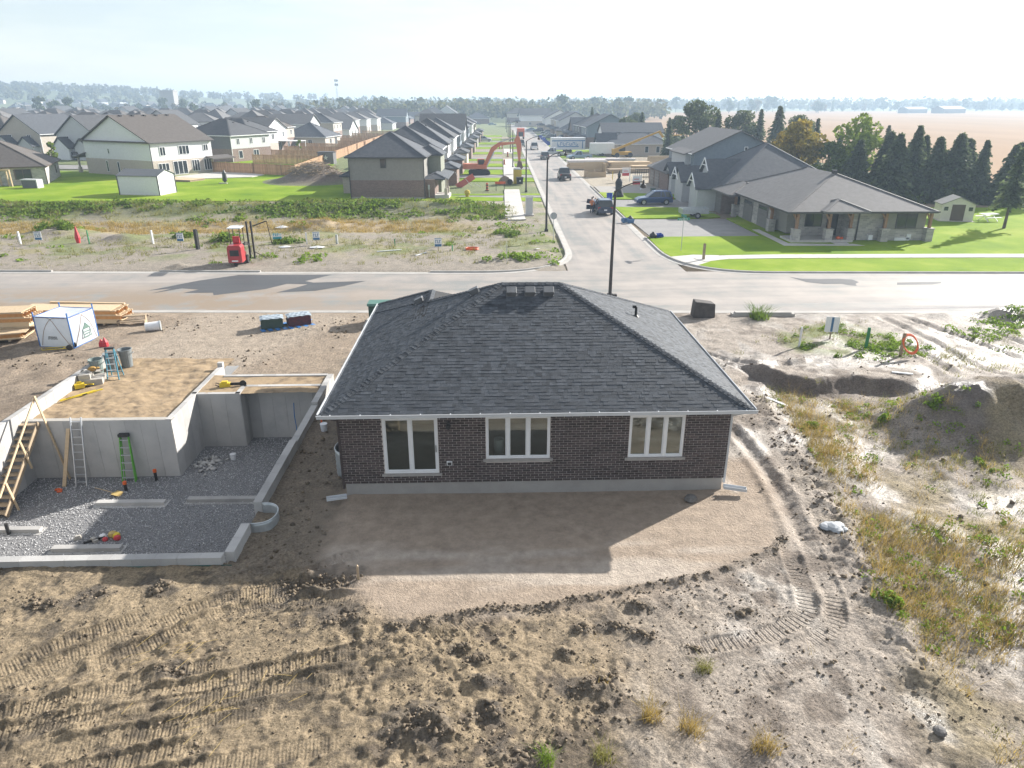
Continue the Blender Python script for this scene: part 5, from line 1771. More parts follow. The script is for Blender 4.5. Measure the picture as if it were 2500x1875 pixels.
tag(b.build('paper_scrap', M_PVC, loc=(-15.2, 33.6, gz(-15.2, 33.6) + .02), rz=.5), 'white scrap of paper on the dirt ramp', 'paper')

for k, (xx, yy, w_, m_, lb) in enumerate(((-12.55, 39.7, 1.0, mat('dark_green_wrap', (.03, .06, .05), (.05, .08, .07), 4, .6), 'dark green tarp covered stack of bundles by the road'), (-11.15, 40.2, 1.05, mat('maroon_wrap', (.12, .025, .03), (.05, .03, .05), 4, .6), 'maroon and black tarp covered stack of bundles'))):
    t = thing('covered_pallet', lb, 'pallet', (xx, yy, gz(xx, yy)), R(18 + 8 * k), 'covered stacks by the road')
    t.scale = (1.2, 1.15, .72)
    for q_ in range(8):
        MB().box(-w_ / 2 + random.uniform(-.04, .04), w_ / 2, -.35, .35, .05 + q_ * .1, .14 + q_ * .1).build('bundle', m_, t)
    b = MB()
    vs, fs = [], []
    n_ = 8
    for i in range(n_ + 1):
        for j in range(n_ + 1):
            u, v = i / n_ * 2 - 1, j / n_ * 2 - 1
            vs.append((u * w_ * .54, v * .4, .93 - .3 * max(0, abs(v) - .8) - .4 * max(0, abs(u) - .85) + .03 * math.sin(9 * u + 5 * v + k)))
    for i in range(n_):
        for j in range(n_):
            fs.append((i * (n_ + 1) + j, (i + 1) * (n_ + 1) + j, (i + 1) * (n_ + 1) + j + 1, i * (n_ + 1) + j + 1))
    b._add(vs, fs)
    b.build('plastic_cover', mat('grey_tarp', (.25, .30, .34), (.35, .40, .44), 5, .35), t, fix=False)
    b = MB()
    for q_ in range(4):
        xx_ = -w_ / 2 + q_ * w_ / 3
        b.bar((xx_, -.3, .06), (xx_ + .1, -.62, .03), .18, .05).bar((xx_, .3, .06), (xx_ + .15, .6, .03), .16, .05)
    b.build('tarp_foot', mat('blue_tarp', (.04, .16, .42), (.05, .2, .48), 5, .4), t)

# green transformer box on its pad
t = thing('transformer_box', 'dark green electrical transformer box on a concrete pad', 'transformer', (-6.3, 40.3, gz(-6.3, 40.3)))
MB().box(-1.0, 1.0, -.95, .8, -.15, .1).build('pad', M_WALK, t)
M_TG = mat('transformer_green', (.02, .055, .04), (.025, .065, .05), 4, .5)
MB().box(-.72, .72, -.35, .6, .101, 1.15).build('cabinet', M_TG, t)
MB().extr([(-.42, 1.151), (.66, 1.151), (.60, 1.28), (-.36, 1.28)], 'x', -.78, .78).build('lid', mat('transformer_lid', (.07, .16, .13), (.09, .19, .15), 4, .45), t)
MB().box(-.01, .01, -.362, -.351, .15, 1.1).box(.05, .09, -.38, -.351, .6, .75).build('door_seam', M_BLACKP, t)
# dark stone block by the road
b = MB()
b._add([(-.68, -.5, 0), (.66, -.46, 0), (.64, .5, 0), (-.62, .5, 0), (-.64, -.44, 1.02), (.62, -.42, .86), (.6, .42, .84), (-.55, .44, 1.0)], BOXF)
o = b.build('stone_block', mat('dark_stone', (.05, .045, .042), (.085, .075, .07), 3, .8, .6, 12), loc=(12.9, 41.25, gz(12.9, 41.25)))
tag(o, 'large dark rough stone block beside the road', 'stone')
bm_ = o.modifiers.new('soft', 'BEVEL'); bm_.width = .07; bm_.segments = 2
b = MB().box(-1.6, 2.2, -.3, .1, 0, .22).box(-1.4, 2.0, -.25, .05, .22, .3)
tag(b.build('kerb_stone', M_KERB, loc=(16.3, 41.35, gz(16.3, 41.3) - .05), rz=R(-2)), 'long loose kerb piece at the road edge', 'kerb stone')
# ------------------------------------------------------------------ neighbouring houses
M_RF = [roof_mat('roof_charcoal', (.058, .060, .065), (.085, .088, .092)), roof_mat('roof_brownblack', (.085, .075, .067), (.115, .102, .092)), roof_mat('roof_grey', (.115, .112, .11), (.155, .15, .148)), roof_mat('roof_slate', (.062, .069, .08), (.09, .097, .108))]
M_SW = siding_mat('siding_white', (.72, .73, .74), (.66, .67, .68))
M_SB = siding_mat('siding_beige', (.46, .42, .36), (.41, .37, .32))
M_SG = siding_mat('siding_bluegrey', (.20, .24, .28), (.17, .205, .24))
M_SLG = siding_mat('siding_lightgrey', (.50, .51, .52), (.45, .46, .47))
M_SDG = siding_mat('siding_darkgrey', (.15, .15, .155), (.125, .125, .13))
M_ST = siding_mat('siding_taupe', (.27, .26, .235), (.235, .225, .205))
M_SV = siding_mat('batten_green', (.25, .26, .21), (.22, .23, .185), .3, True)
M_BB = brick_mat('brick_brown', (.16, .105, .085), (.22, .15, .125), (.30, .27, .25))
M_BS = brick_mat('brick_pale', (.42, .36, .31), (.50, .44, .38), (.46, .43, .40))
M_BG = brick_mat('brick_grey', (.33, .31, .29), (.25, .24, .23), (.42, .40, .38), w=.35, h=.16)
M_STONE = brick_mat('stone_ashlar', (.48, .45, .42), (.30, .285, .275), (.50, .48, .46), w=.42, h=.17)
M_TRIM = mat('white_trim', (.76, .77, .78), (.70, .71, .72), 2, .5)
M_DTRIM = mat('dark_trim', (.045, .045, .048), (.06, .06, .062), 2, .5)
M_BTRIM = mat('brown_trim', (.09, .065, .05), (.11, .08, .06), 2, .6)
M_PANE = mat('dark_pane', (.025, .032, .038), (.045, .055, .06), 1.2, .06, spec=.6)
M_TIMB = mat('timber_post', (.34, .20, .12), (.27, .16, .10), 4, .7)
M_GDOOR = mat('garage_door_grey', (.20, .19, .18), (.17, .16, .155), 2, .55)
M_GDOORW = mat('garage_door_white', (.66, .66, .66), (.60, .60, .60), 2, .55)
M_FENCE = mat('fence_cedar', (.42, .26, .15), (.33, .20, .115), 2, .85, .2, 20, rand=.22)
WIN_ME = {}


def win_mesh(w, h, divs, frame):
    key = (round(w, 2), round(h, 2), divs, frame.name)
    if key not in WIN_ME:
        f, p = MB(), MB()
        t = .07
        f.box(-w / 2, w / 2, -.05, .03, 0, t).box(-w / 2, w / 2, -.05, .03, h - t, h).box(-w / 2, -w / 2 + t, -.05, .03, t, h - t).box(w / 2 - t, w / 2, -.05, .03, t, h - t)
        for k in range(1, divs):
            xx = -w / 2 + k * w / divs
            f.box(xx - .04, xx + .04, -.045, .03, t, h - t)
        p.box(-w / 2 + t, w / 2 - t, -.015, .02, t, h - t)
        fo_, po = f.build('window', frame), p.build('pane', M_PANE)
        WIN_ME[key] = (fo_.data, po.data)
        bpy.data.objects.remove(fo_)
        bpy.data.objects.remove(po)
    return WIN_ME[key]


def put_window(parent, side, D, W, pos, z, w, h, divs=1, frame=None, name='window'):
    fm, pm = win_mesh(w, h, divs, frame or M_TRIM)
    if side == '+x':
        loc, rz = (D / 2 + .01, pos, z), R(90)
    elif side == '-x':
        loc, rz = (-D / 2 - .01, pos, z), R(-90)
    elif side == '-y':
        loc, rz = (pos, -W / 2 - .01, z), 0
    else:
        loc, rz = (pos, W / 2 + .01, z), R(180)
    o = link(name, fm, parent, loc, rz)
    link('pane', pm, o)
    return o


def roof_shape(b, kind, xa, xb, ya, yb, ez, slope, th=.16, ov=.4):
    """closed roof slab over the rectangle (walls), with overhang"""
    xa, xb, ya, yb = xa - ov, xb + ov, ya - ov, yb + ov
    ez = ez - ov * slope + .12
    dx, dy = xb - xa, yb - ya
    E4 = [(xa, ya), (xb, ya), (xb, yb), (xa, yb)]
    if kind == 'hip':
        run = min(dx, dy) / 2
        rz = ez + slope * run
        if dx >= dy:
            r = [(xa + run, (ya + yb) / 2, rz), (xb - run, (ya + yb) / 2, rz)]
            top = [(0, 1, 5, 4), (1, 2, 5), (2, 3, 4, 5), (3, 0, 4)]
        else:
            r = [((xa + xb) / 2, ya + run, rz), ((xa + xb) / 2, yb - run, rz)]
            top = [(0, 1, 4), (1, 2, 5, 4), (2, 3, 5), (3, 0, 4, 5)]
        if abs(dx - dy) < .02:
            r[1] = (r[0][0] + .01, r[0][1], rz)
        vs = [(x, y, ez) for x, y in E4] + r + [(x, y, ez - th) for x, y in E4]
        b._add(vs, top + [(0, 6, 7, 1), (1, 7, 8, 2), (2, 8, 9, 3), (3, 9, 6, 0), (6, 9, 8, 7)])
        ends = (0, 1, 1, 0) if dx >= dy else (0, 0, 1, 1)
        for (x, y), e in zip(E4, ends):
            b.bar((x, y, ez + .01), (r[e][0], r[e][1], rz + .01), .26, .05)
    elif kind == 'gy':      # ridge along y
        m = (xa + xb) / 2
        rz = ez + slope * dx / 2
        pr = [(xa, ez), (m, rz), (xb, ez), (xb, ez - th), (m, rz - th * 1.1), (xa, ez - th)]
        b.extr(pr, 'y', ya, yb)
    elif kind == 'gx':
        m = (ya + yb) / 2
        rz = ez + slope * dy / 2
        pr = [(ya, ez), (m, rz), (yb, ez), (yb, ez - th), (m, rz - th * 1.1), (ya, ez - th)]
        b.extr(pr, 'x', xa, xb)
    elif kind == 'shed-x':  # single slope falling towards -x
        rz = ez + slope * dx
        b.extr([(xa, ez), (xb, rz), (xb, rz - th), (xa, ez - th)], 'y', ya, yb)
    elif kind == 'shed+x':
        rz = ez + slope * dx
        b.extr([(xb, ez), (xa, rz), (xa, rz - th), (xb, ez - th)], 'y', ya, yb)
    return b


def gable_fill(b, kind, xa, xb, ya, yb, ez, slope):
    if kind == 'gy':
        b.extr([(xa, ez), (xb, ez), ((xa + xb) / 2, ez + slope * (xb - xa) / 2)], 'y', ya, yb)
    elif kind == 'gx':
        b.extr([(ya, ez), (yb, ez), ((ya + yb) / 2, ez + slope * (yb - ya) / 2)], 'x', xa, xb)


def house(name, label, corner, rz, D, W, eave, roof, slope, lower, upper, band, rm, wins=(), trim=None, group=None, wings=(), vents=0, gutter=True, cat='house', doors=(), wtrim=None):
    """corner = ground point of the local (+x, -y) corner"""
    ca, sa = math.cos(rz), math.sin(rz)
    cx = corner[0] - (ca * D / 2 + sa * W / 2)
    cy = corner[1] - (sa * D / 2 - ca * W / 2)
    t = thing(name, label, cat, (cx, cy, 0), rz, group)
    trim = trim or M_TRIM
    xa, xb, ya, yb = -D / 2, D / 2, -W / 2, W / 2
    if band > 0:
        MB().box(xa, xb, ya, yb, -.3, band).build('wall', lower, t)
    if band < eave:
        i = .03
        u = MB().box(xa + i, xb - i, ya + i, yb - i, band + .001 if band > 0 else -.3, eave)
        gable_fill(u, roof, xa + i, xb - i, ya + i, yb - i, eave, slope)
        u.build('upper_wall' if band > 0 else 'wall', upper, t)
    elif roof in ('gx', 'gy'):
        u = MB()
        gable_fill(u, roof, xa + .02, xb - .02, ya + .02, yb - .02, eave + .001, slope)
        u.build('gable', upper, t)
    r = roof_shape(MB(), roof, xa, xb, ya, yb, eave, slope).build('roof', rm, t)
    if gutter:
        ov = .4
        ez = eave - ov * slope + .12
        g_ = MB()
        if roof in ('hip', 'gy'):
            g_.box(xa - ov - .1, xa - ov - .001, ya - ov, yb + ov, ez - .14, ez - .01).box(xb + ov + .001, xb + ov + .1, ya - ov, yb + ov, ez - .14, ez - .01)
        if roof in ('hip', 'gx'):
            g_.box(xa - ov, xb + ov, ya - ov - .1, ya - ov - .001, ez - .14, ez - .01).box(xa - ov, xb + ov, yb + ov + .001, yb + ov + .1, ez - .14, ez - .01)
        g_.build('gutter', trim, t)
        MB().box(xb - .02, xb + .08, ya - .09, ya - .01, .1, eave - .1).build('downspout', trim, t)
    for wgn in wings:
        k_, ax, bx, ay, by, ez_, sl_, wm, rm_ = wgn
        if wm is not None:
            u = MB().box(ax, bx, ay, by, -.3, ez_)
            gable_fill(u, k_, ax, bx, ay, by, ez_, sl_)
            u.build('wing_wall', wm, t)
        roof_shape(MB(), k_, ax, bx, ay, by, ez_, sl_, ov=.35).build('wing_roof', rm_ or rm, t)
    for (side, pos, z, w, h, dv) in wins:
        put_window(t, side, D, W, pos, z, w, h, dv, wtrim or trim)
    for (side, pos, w, h, m_) in doors:
        b = MB()
        n_ = max(2, int(h / .5))
        for k in range(n_):
            b.box(-w / 2, w / 2, -.05, .02, .03 + k * h / n_, .03 + (k + 1) * h / n_ - .02)
        lo = {'-x': ((-D / 2 - .01, pos, 0), R(-90)), '+x': ((D / 2 + .01, pos, 0), R(90)), '-y': ((pos, -W / 2 - .01, 0), 0)}[side]
        b.build('garage_door' if w > 2 else 'door', m_, t, lo[0], lo[1])
    if vents:
        run = min(D, W) / 2
        for k in range(vents):
            if roof == 'gy':
                p = (xa + D / 2 + .5, ya + (k + .7) * W / (vents + .4), eave + slope * D / 2 - .15)
            elif roof == 'gx':
                p = (xa + (k + .7) * D / (vents + .4), .5, eave + slope * W / 2 - .15)
            else:
                p = (xb - run * .75 - k * .9, 0.2, eave + slope * run * .75)
            MB().box(-.2, .2, -.2, .2, -.2, .18).box(-.25, .25, -.25, .25, .181, .24).build('roof_vent', M_DTRIM, t, p)
    return t


# -- white two-storey house with its shed
wh = house('white_house', 'white two storey house with wide brown gable roof on the green lawn', (-56.7, 127.2), R(-30.3), 18.3, 12.5, 5.75, 'gy', .45, M_BS, M_SW, 2.75, M_RF[1],
           [('+x', -4.0, 3.5, 1.1, 1.45, 2), ('+x', 0.3, 3.5, 2.1, 1.5, 3), ('+x', 4.9, 3.9, 1.0, 1.1, 2), ('+x', -4.2, 1.0, 2.1, 1.3, 3), ('+x', -.9, .25, 2.8, 2.25, 3), ('+x', 2.3, .55, 1.6, 1.95, 3), ('+x', 4.9, .55, 1.6, 1.95, 3),
            ('-y', -2.2, 3.6, .45, .9, 1), ('-y', -3.2, .55, .6, 1.9, 1), ('-y', -.1, .45, .6, 1.9, 1)], M_DTRIM, vents=5, wtrim=M_TRIM,
           wings=[('shed+x', 9.15, 10.6, 5.0, 9.5, 2.5, .2, None, M_RF[1]), ('shed-x', -12.2, -9.15, -6.3, 1.0, 2.7, .25, None, M_RF[1])])
for xx, yy in ((-11.9, -6.0), (-11.9, -1.0)):
    MB().box(xx - .25, xx + .25, yy - .25, yy + .25, 0, 1.0).box(xx - .14, xx + .14, yy - .14, yy + .14, 1.0, 2.8).build('porch_column', M_BS, wh)
# band under the gable
MB().box(-9.5, 9.5, -6.72, -6.24, 5.55, 5.8).build('gable_return', M_RF[1], wh)
struct(sheet('patio', [(-50.5, 124), (-40.5, 127.5), (-39.5, 131.5), (-45, 136), (-49.5, 137.5), (-54.0, 128.6)], .16, M_WALK, None, .1), 'pale concrete patio behind the white house')
b = MB()
dk = thing('deck', 'low wooden deck at the back of the white house', 'deck', (-50.4, 122.6, .07), R(-20))
for k in range(14):
    MB().box(-3.2, 3.2, -1.7 + k * .25, -1.7 + k * .25 + .235, .25, .29).build('deck_board', M_WOOD, dk)
MB().box(-3.1, 3.1, -1.65, 1.75, 0, .249).build('deck_frame', M_WOODG, dk)
sh = thing('garden_shed', 'white garden shed with dark ribbed metal roof on the lawn', 'shed', (-47.9, 104.6, .07), R(-10))
MB().box(-3.0, 3.0, -2.0, 2.0, 0, 2.55).extr([(-2.0, 2.551), (2.0, 2.551), (0, 3.25)], 'x', -3.0, 3.0).build('wall', M_SW, sh)
rf = MB()
for s in (-1, 1):
    rf.extr([(s * 2.15, 2.52), (0, 3.27), (0, 3.33), (s * 2.15, 2.58)], 'x', -3.12, 3.12)
rfo = rf.build('roof', mat('metal_roof', (.07, .08, .09), (.09, .10, .11), 2, .45, metal=.3), sh)
for k in range(16):
    for s in (-1, 1):
        xx = -3.0 + k * .4
        MB().bar((xx, s * 2.15, 2.6), (xx, 0, 3.35), .06, .05).build('roof_rib', MATS['metal_roof'], rfo)
for xx, yy in ((-3, -2), (3, -2), (3, 2)):
    MB().box(xx - .06, xx + .06, yy - .06, yy + .06, 0, 2.56).build('corner_trim', M_DTRIM, sh)
MB().box(-3.05, 3.05, -2.05, 2.05, -.05, .08).build('base', M_WALK, sh)
t = thing('garbage_bin', 'tilted dark patio umbrella folded beside the white shed', 'umbrella', (-41.6, 117.5, .07))
t.name = 'patio_umbrella'
MB().lathe([(.1, .2), (.38, .5), (.3, 1.6), (.08, 2.1)], n=10).cyl((0, 0, 0), (0, 0, 2.2), .03, .03, 8).build('folded_canopy', M_DTRIM, t)
MB().box(-.9, .3, -.25, .25, 0, .12).build('base', M_POURT, t)

# -- stone bungalow at the corner of the lawn on the left
lb_ = house('brick_bungalow', 'pale brick bungalow with brown hip roof at the left picture edge', (-69.2, 117.6), R(22), 16, 15, 2.9, 'hip', .52, M_STONE, M_STONE, 2.9, M_RF[1],
            [('-y', 5.0, .9, 2.3, 1.5, 2), ('+x', 3.5, .9, .7, 1.3, 1), ('-y', -1.5, .5, 1.6, 1.9, 2)], M_BTRIM)
t = thing('pergola', 'new timber frame under construction behind the brick bungalow', 'pergola', (-73.4, 114.6, 0), R(-25))
for xx in (-1.6, .2, .9):
    MB().box(xx - .09, xx + .09, -.09, .09, 0, 2.3).build('post', M_WOOD, t)
MB().box(-3.0, 1.0, -.1, .1, 2.31, 2.55).build('beam', M_WOOD, t)
t = thing('storage_box', 'dark storage bench with pale lid beside the brick bungalow', 'storage box', (-68.6, 112.6, .07), R(-12))
MB().box(-1.3, 1.3, -.5, .5, 0, 1.1).build('body', M_SDG, t)
MB().box(-1.4, 1.4, -.6, .6, 1.101, 1.25).box(1.25, 1.4, -.6, .6, 0, 1.1).build('lid', M_SLG, t)

# -- brown two-storey house in the middle
bw = house('brown_house', 'taupe and brown brick two storey house facing the side street', (-8.5, 97.6), R(-2), 9.8, 10.5, 5.5, 'hip', .56, M_BB, M_ST, 2.45, M_RF[3],
           [('-y', -.4, 4.0, .75, 1.15, 1), ('+x', 2.0, 3.6, 1.2, 1.3, 2)], M_DTRIM, vents=0,
           wings=[('hip', 4.7, 7.6, -4.0, 6.2, 2.55, .35, None, M_RF[3]), ('hip', -7.3, -4.9, .8, 6, 2.5, .5, M_BS, M_RF[3]), ('hip', 3.0, 6.6, .6, 6.2, 5.4, .55, M_SV, M_RF[3])])
MB().box(4.91, 6.2, -4.6, 5.0, -.2, 2.5).build('porch_wall', M_BB, bw)
MB().box(-4.93, 4.93, -5.29, 5.2, -.3, .28).build('foundation_strip', M_PARGE, bw)
MB().box(6.2, 8.1, -4.9, -1.5, 0, .5).build('porch_slab', M_WALK, bw)
for yy in (-4.6, -2.0):
    MB().box(7.5, 7.9, yy - .2, yy + .2, .5, 1.35).box(7.62, 7.78, yy - .08, yy + .08, 1.35, 2.6).build('porch_column', M_BS, bw)
MB().box(5.3, 5.55, -4.72, -4.61, 1.2, 1.8).box(5.38, 5.46, -4.7, -4.61, .2, 1.2).build('meter_box', M_GALV, bw)
MB().box(-4.97, -4.87, -5.37, -5.28, .1, 5.3).build('downspout', M_DTRIM, bw)

# -- row behind the brown house, stepping along the side street
rowC = [((-7.5, 113.5), 11, 11, 5.4, .56, M_BB, M_SDG, M_RF[3], 'dark hip roofed house right behind the brown house'),
        ((-7.2, 131), 11, 11, 5.4, .62, M_BB, M_SW, M_RF[3], 'third house along the street with steep dark roof'),
        ((-6.9, 149), 11, 12, 5.6, .6, M_BS, M_SW, M_RF[0], 'fourth house along the street with white siding'),
        ((-6.4, 168), 11, 12, 5.6, .55, M_BB, M_SG, M_RF[3], 'fifth house along the street with blue grey siding'),
        ((-6.0, 188), 11, 13, 5.6, .55, M_BB, M_SLG, M_RF[0], 'sixth house along the street with light grey siding'),
        ((-5.6, 211), 11, 14, 5.6, .5, M_BG, M_SG, M_RF[3], 'seventh house along the left side of the street'),
        ((-5.0, 236), 11, 14, 5.6, .5, M_BB, M_SW, M_RF[0], 'eighth house along the left side of the street'),
        ((-4.5, 262), 11, 14, 5.4, .5, M_BB, M_SB, M_RF[3], 'ninth house along the left side of the street')]
for k, (c_, D_, W_, ev, sl, lo_, up_, rm_, lb) in enumerate(rowC):
    house('street_house', lb, c_, R(-1), D_, W_, ev, 'hip' if k != 4 else 'gx', sl, lo_, up_, 2.7, rm_, [('+x', -3, 3.6, 1.2, 1.3, 2), ('+x', 2.5, 3.6, 1.2, 1.3, 2), ('-y', 3, 3.8, .7, 1.2, 1)], M_DTRIM if k % 2 else M_TRIM, 'houses along the left side of the street',
          wings=[('hip', D_ / 2 - .1, D_ / 2 + 2.6, -W_ / 2 + 1, W_ / 2 - 3, 2.6, .4, lo_, rm_)], vents=2 if k in (1, 2) else 0, doors=())

# -- fenced row behind the white house: rear walls towards the sun
rowA = [((-54.4, 160.5), -25, 14, 12, 5.5, .5, M_BB, M_SLG, M_RF[0], 'hip', 'grey sided house with dark roof right behind the white house', M_SDG),
        ((-55.8, 177.5), -20, 14, 11, 5.5, .5, M_BS, M_SW, M_RF[0], 'hip', 'white sided house, second in the fenced row', None),
        ((-56.0, 192), -15, 14, 10, 5.7, .5, M_BB, M_SW, M_RF[2], 'gx', 'white house with grey gable roof, third in the fenced row', None),
        ((-57.5, 206), -12, 13, 11, 5.6, .5, M_BB, M_SB, M_RF[1], 'hip', 'beige two storey house, fourth in the fenced row', None),
        ((-46.5, 216), -8, 13, 13, 2.8, .55, M_BS, M_BS, M_RF[3], 'hip', 'tan brick bungalow with large dark roof in the fenced row', None),
        ((-56.0, 238), -6, 14, 11, 5.6, .5, M_BB, M_SLG, M_RF[2], 'gx', 'grey gabled house, sixth in the fenced row', None),
        ((-52.0, 256), -4, 13, 11, 5.6, .5, M_BB, M_SB, M_RF[0], 'hip', 'beige house with dark roof, seventh in the fenced row', None),
        ((-50.0, 274), -3, 15, 13, 2.8, .5, M_BS, M_SW, M_RF[2], 'gx', 'low house with grey roof, eighth in the fenced row', None),
        ((-52, 298), 0, 13, 11, 5.4, .5, M_BB, M_SLG, M_RF[2], 'hip', 'first of three matching grey houses far down the fenced row', None),
        ((-50, 314), 0, 13, 11, 5.4, .5, M_BS, M_SW, M_RF[2], 'hip', 'second of three matching grey houses far down the fenced row', None),
        ((-48, 330), 0, 13, 11, 5.4, .5, M_BS, M_SW, M_RF[2], 'hip', 'third of three matching grey houses far down the fenced row', None),
        ((-44, 350), 0, 15, 14, 2.8, .5, M_BS, M_SLG, M_RF[3], 'hip', 'low dark roofed house at the far end of the fences', None),
        ((-40, 372), 0, 14, 13, 5.4, .5, M_BB, M_SG, M_RF[3], 'gx', 'blue grey house at the far end of the fences', None)]
for k, (c_, a, D_, W_, ev, sl, lo_, up_, rm_, kd, lb, sd) in enumerate(rowA):
    two = ev > 4
    wn = [('+x', -W_ * .33, 3.5, .9, 1.3, 2), ('+x', 0, 3.5, .9, 1.3, 2), ('+x', W_ * .33, 3.5, .9, 1.3, 2), ('+x', -W_ * .3, .7, 1.2, 1.6, 1), ('+x', W_ * .1, .2, 1.7, 2.1, 2)] if two else [('+x', -2, .8, 1.4, 1.4, 2), ('+x', 2.5, .3, 1.8, 2.1, 2), ('-y', 2, .8, 1.2, 1.2, 2)]
    t = house('row_house', lb, c_, R(a), D_, W_, ev, kd, sl, lo_, up_ if not sd else sd, 2.7 if two else 0, rm_, wn, M_TRIM, 'houses in the fenced row', vents=3 if kd == 'gx' else 2)
    if sd:
        MB().box(D_ / 2 - .02, D_ / 2 + .012, -W_ / 2, W_ / 2, 2.72, ev - .02).build('rear_siding', up_, t)

# -- wooden privacy fences, one board per piece near, bays of boards farther off
def fence(label, pts, h=1.85, bw_=.14, singles=0, z0=0.0):
    t = thing('wooden_fence', label, 'fence', (pts[0][0], pts[0][1], z0), 0, 'cedar fences round the back yards')
    ox, oy = pts[0]
    posts, rest_ = MB(), MB()
    for (ax, ay), (bx, by) in zip(pts[:-1], pts[1:]):
        L = math.hypot(bx - ax, by - ay)
        dx, dy = (bx - ax) / L, (by - ay) / L
        n_ = max(1, int(L / 2.4))
        for k in range(n_ + 1):
            s = k * L / n_
            x_, y_ = ax + dx * s - ox, ay + dy * s - oy
            MB().box(-.06, .06, -.06, .06, 0, h + .08).build('post', M_FENCE, t, (x_, y_, 0))
        rest_.bar((ax - ox, ay - oy, .3), (bx - ox, by - oy, .3), .04, .09).bar((ax - ox, ay - oy, h - .25), (bx - ox, by - oy, h - .25), .04, .09)
        m_ = int(L / bw_)
        me = None
        for k in range(m_):
            s = (k + .5) * bw_
            x_, y_ = ax + dx * s - ox, ay + dy * s - oy
            hh = h - .04 + random.uniform(-.015, .015)
            if singles > 0:
                if 'fence_board_mesh' not in bpy.data.meshes:
                    o = MB().box(-.062, .062, -.035, -.012, .05, h - .04).build('board', M_FENCE, t)
                    o.data.name = 'fence_board_mesh'
                else:
                    o = link('board', bpy.data.meshes['fence_board_mesh'], t)
                o.location = (x_, y_, 0)
                o.rotation_euler = (0, 0, math.atan2(dy, dx))
                singles -= 1
            else:
                rest_.M = Matrix.Translation((x_, y_, 0)) @ Matrix.Rotation(math.atan2(dy, dx), 4, 'Z')
                rest_.box(-.062, .062, -.035, -.012, .05, hh)
                rest_.M = None
    o = rest_.build('boards', M_FENCE, t, fix=False)
    o['kind'] = 'stuff'
    return t


fence('cedar fence between the white house and the dirt heap', [(-50.6, 137.6), (-42, 133.8), (-33.7, 130.0)], 1.9, singles=150)
fence('cedar fence running along the lots behind the brown house', [(-33.7, 130.1), (-34.0, 150), (-34.4, 180), (-34.8, 208), (-34.9, 260)], 1.9)
for k, (yy, xx) in enumerate(((153, -49.5), (169, -50), (184, -51), (198, -51), (211, -43), (228, -50), (244, -48), (262, -48))):
    fence(['first', 'second', 'third', 'fourth', 'fifth', 'sixth', 'seventh', 'eighth'][k] + ' cross fence between the back yards, counted from the white house', [(xx, yy + 5), (-34.3, yy)], 1.85, .16)
fence('far cedar fence beyond the back yards', [(-48, 290), (-34.5, 286), (-34.9, 350)], 1.85, .2)

# -- right side of the street
sb_pos = (33.7, 72, 0)
sb = thing('stone_bungalow', 'grey stone bungalow with wide hip roof and timber porch posts', 'house', sb_pos)
SBM = Matrix.Translation((-33.7, -72, 0))


def sbb():
    b = MB()
    b.M = SBM
    return b


sbb().box(29.6, 40.0, 67.0, 82, -.2, 2.9).box(33.3, 36.4, 65.35, 66.99, -.2, 2.9).build('wall', M_STONE, sb)
sbb().box(36.41, 40.3, 65.1, 66.99, -.2, 1.15).build('bay_base', M_STONE, sb)
sbb().box(36.42, 40.28, 65.14, 66.99, 1.16, 2.9).build('bay_wall', M_ST, sb)
sbb().box(28.1, 29.59, 71.2, 80.5, -.2, 2.9).build('garage_wall', M_STONE, sb)
sbb().box(28.6, 29.59, 68.2, 71.19, .33, 2.9).build('porch_siding', M_ST, sb)
b = sbb()
roof_shape(b, 'hip', 27.3, 40.2, 64.4, 83.6, 2.95, .405, ov=.4)
rf = b.build('roof', M_RF[2], sb)
b = sbb()
roof_shape(b, 'hip', 26.4, 31.0, 78.5, 84.5, 2.75, .40, ov=.35)
b.build('wing_roof', M_RF[2], sb)
b = sbb()
roof_shape(b, 'hip', 30.2, 33.8, 63.7, 67.4, 3.02, .40, ov=.3)
b.build('porch_roof', M_RF[2], sb)
b = sbb()
b.box(26.8, 40.7, 63.88, 63.98, 2.82, 2.95).box(26.8, 26.9, 64, 84, 2.82, 2.95).box(40.6, 40.7, 64, 84, 2.82, 2.95)
b.build('gutter', M_DTRIM, sb)
sbb().box(27.6, 33.29, 64.3, 66.99, -.1, .32).build('porch_slab', M_WALK, sb)
sbb().box(31.3, 32.6, 63.5, 64.28, -.05, .2).build('porch_step', M_WALK, sb)
for xx, yy in ((28.1, 64.75), (31.1, 64.75), (33.2, 64.95), (36.3, 64.75), (40.5, 64.8), (28.0, 70.6), (27.9, 81.2)):
    sbb().box(xx - .33, xx + .33, yy - .33, yy + .33, -.1, 1.25).box(xx - .38, xx + .38, yy - .38, yy + .38, 1.25, 1.33).build('column_base', M_STONE, sb)
    p = sbb().bar((xx, yy, 1.33), (xx, yy, 2.85), .24, .24)
    p.bar((xx, yy, 2.0), (xx - .5, yy, 2.8), .14, .14).build('column', M_TIMB, sb)
sbb().box(31.9, 32.9, 66.9, 66.99, .33, 2.5).build('door', M_DTRIM, sb)
for xa_, xb2, yy, za, zb2, n_ in ((29.8, 31.4, 66.98, 1.15, 2.5, 2), (37.5, 39.4, 65.11, 1.25, 2.6, 2)):
    w_ = xb2 - xa_
    fm, pm = win_mesh(w_, zb2 - za, n_, M_DTRIM)
    o = link('window', fm, sb, ((xa_ + xb2) / 2 - 33.7, yy - .01 - 72, za))
    link('pane', pm, o)
sbb().box(37.6, 39.0, 65.0, 65.09, .05, .4).build('basement_window', M_TRIM, sb)
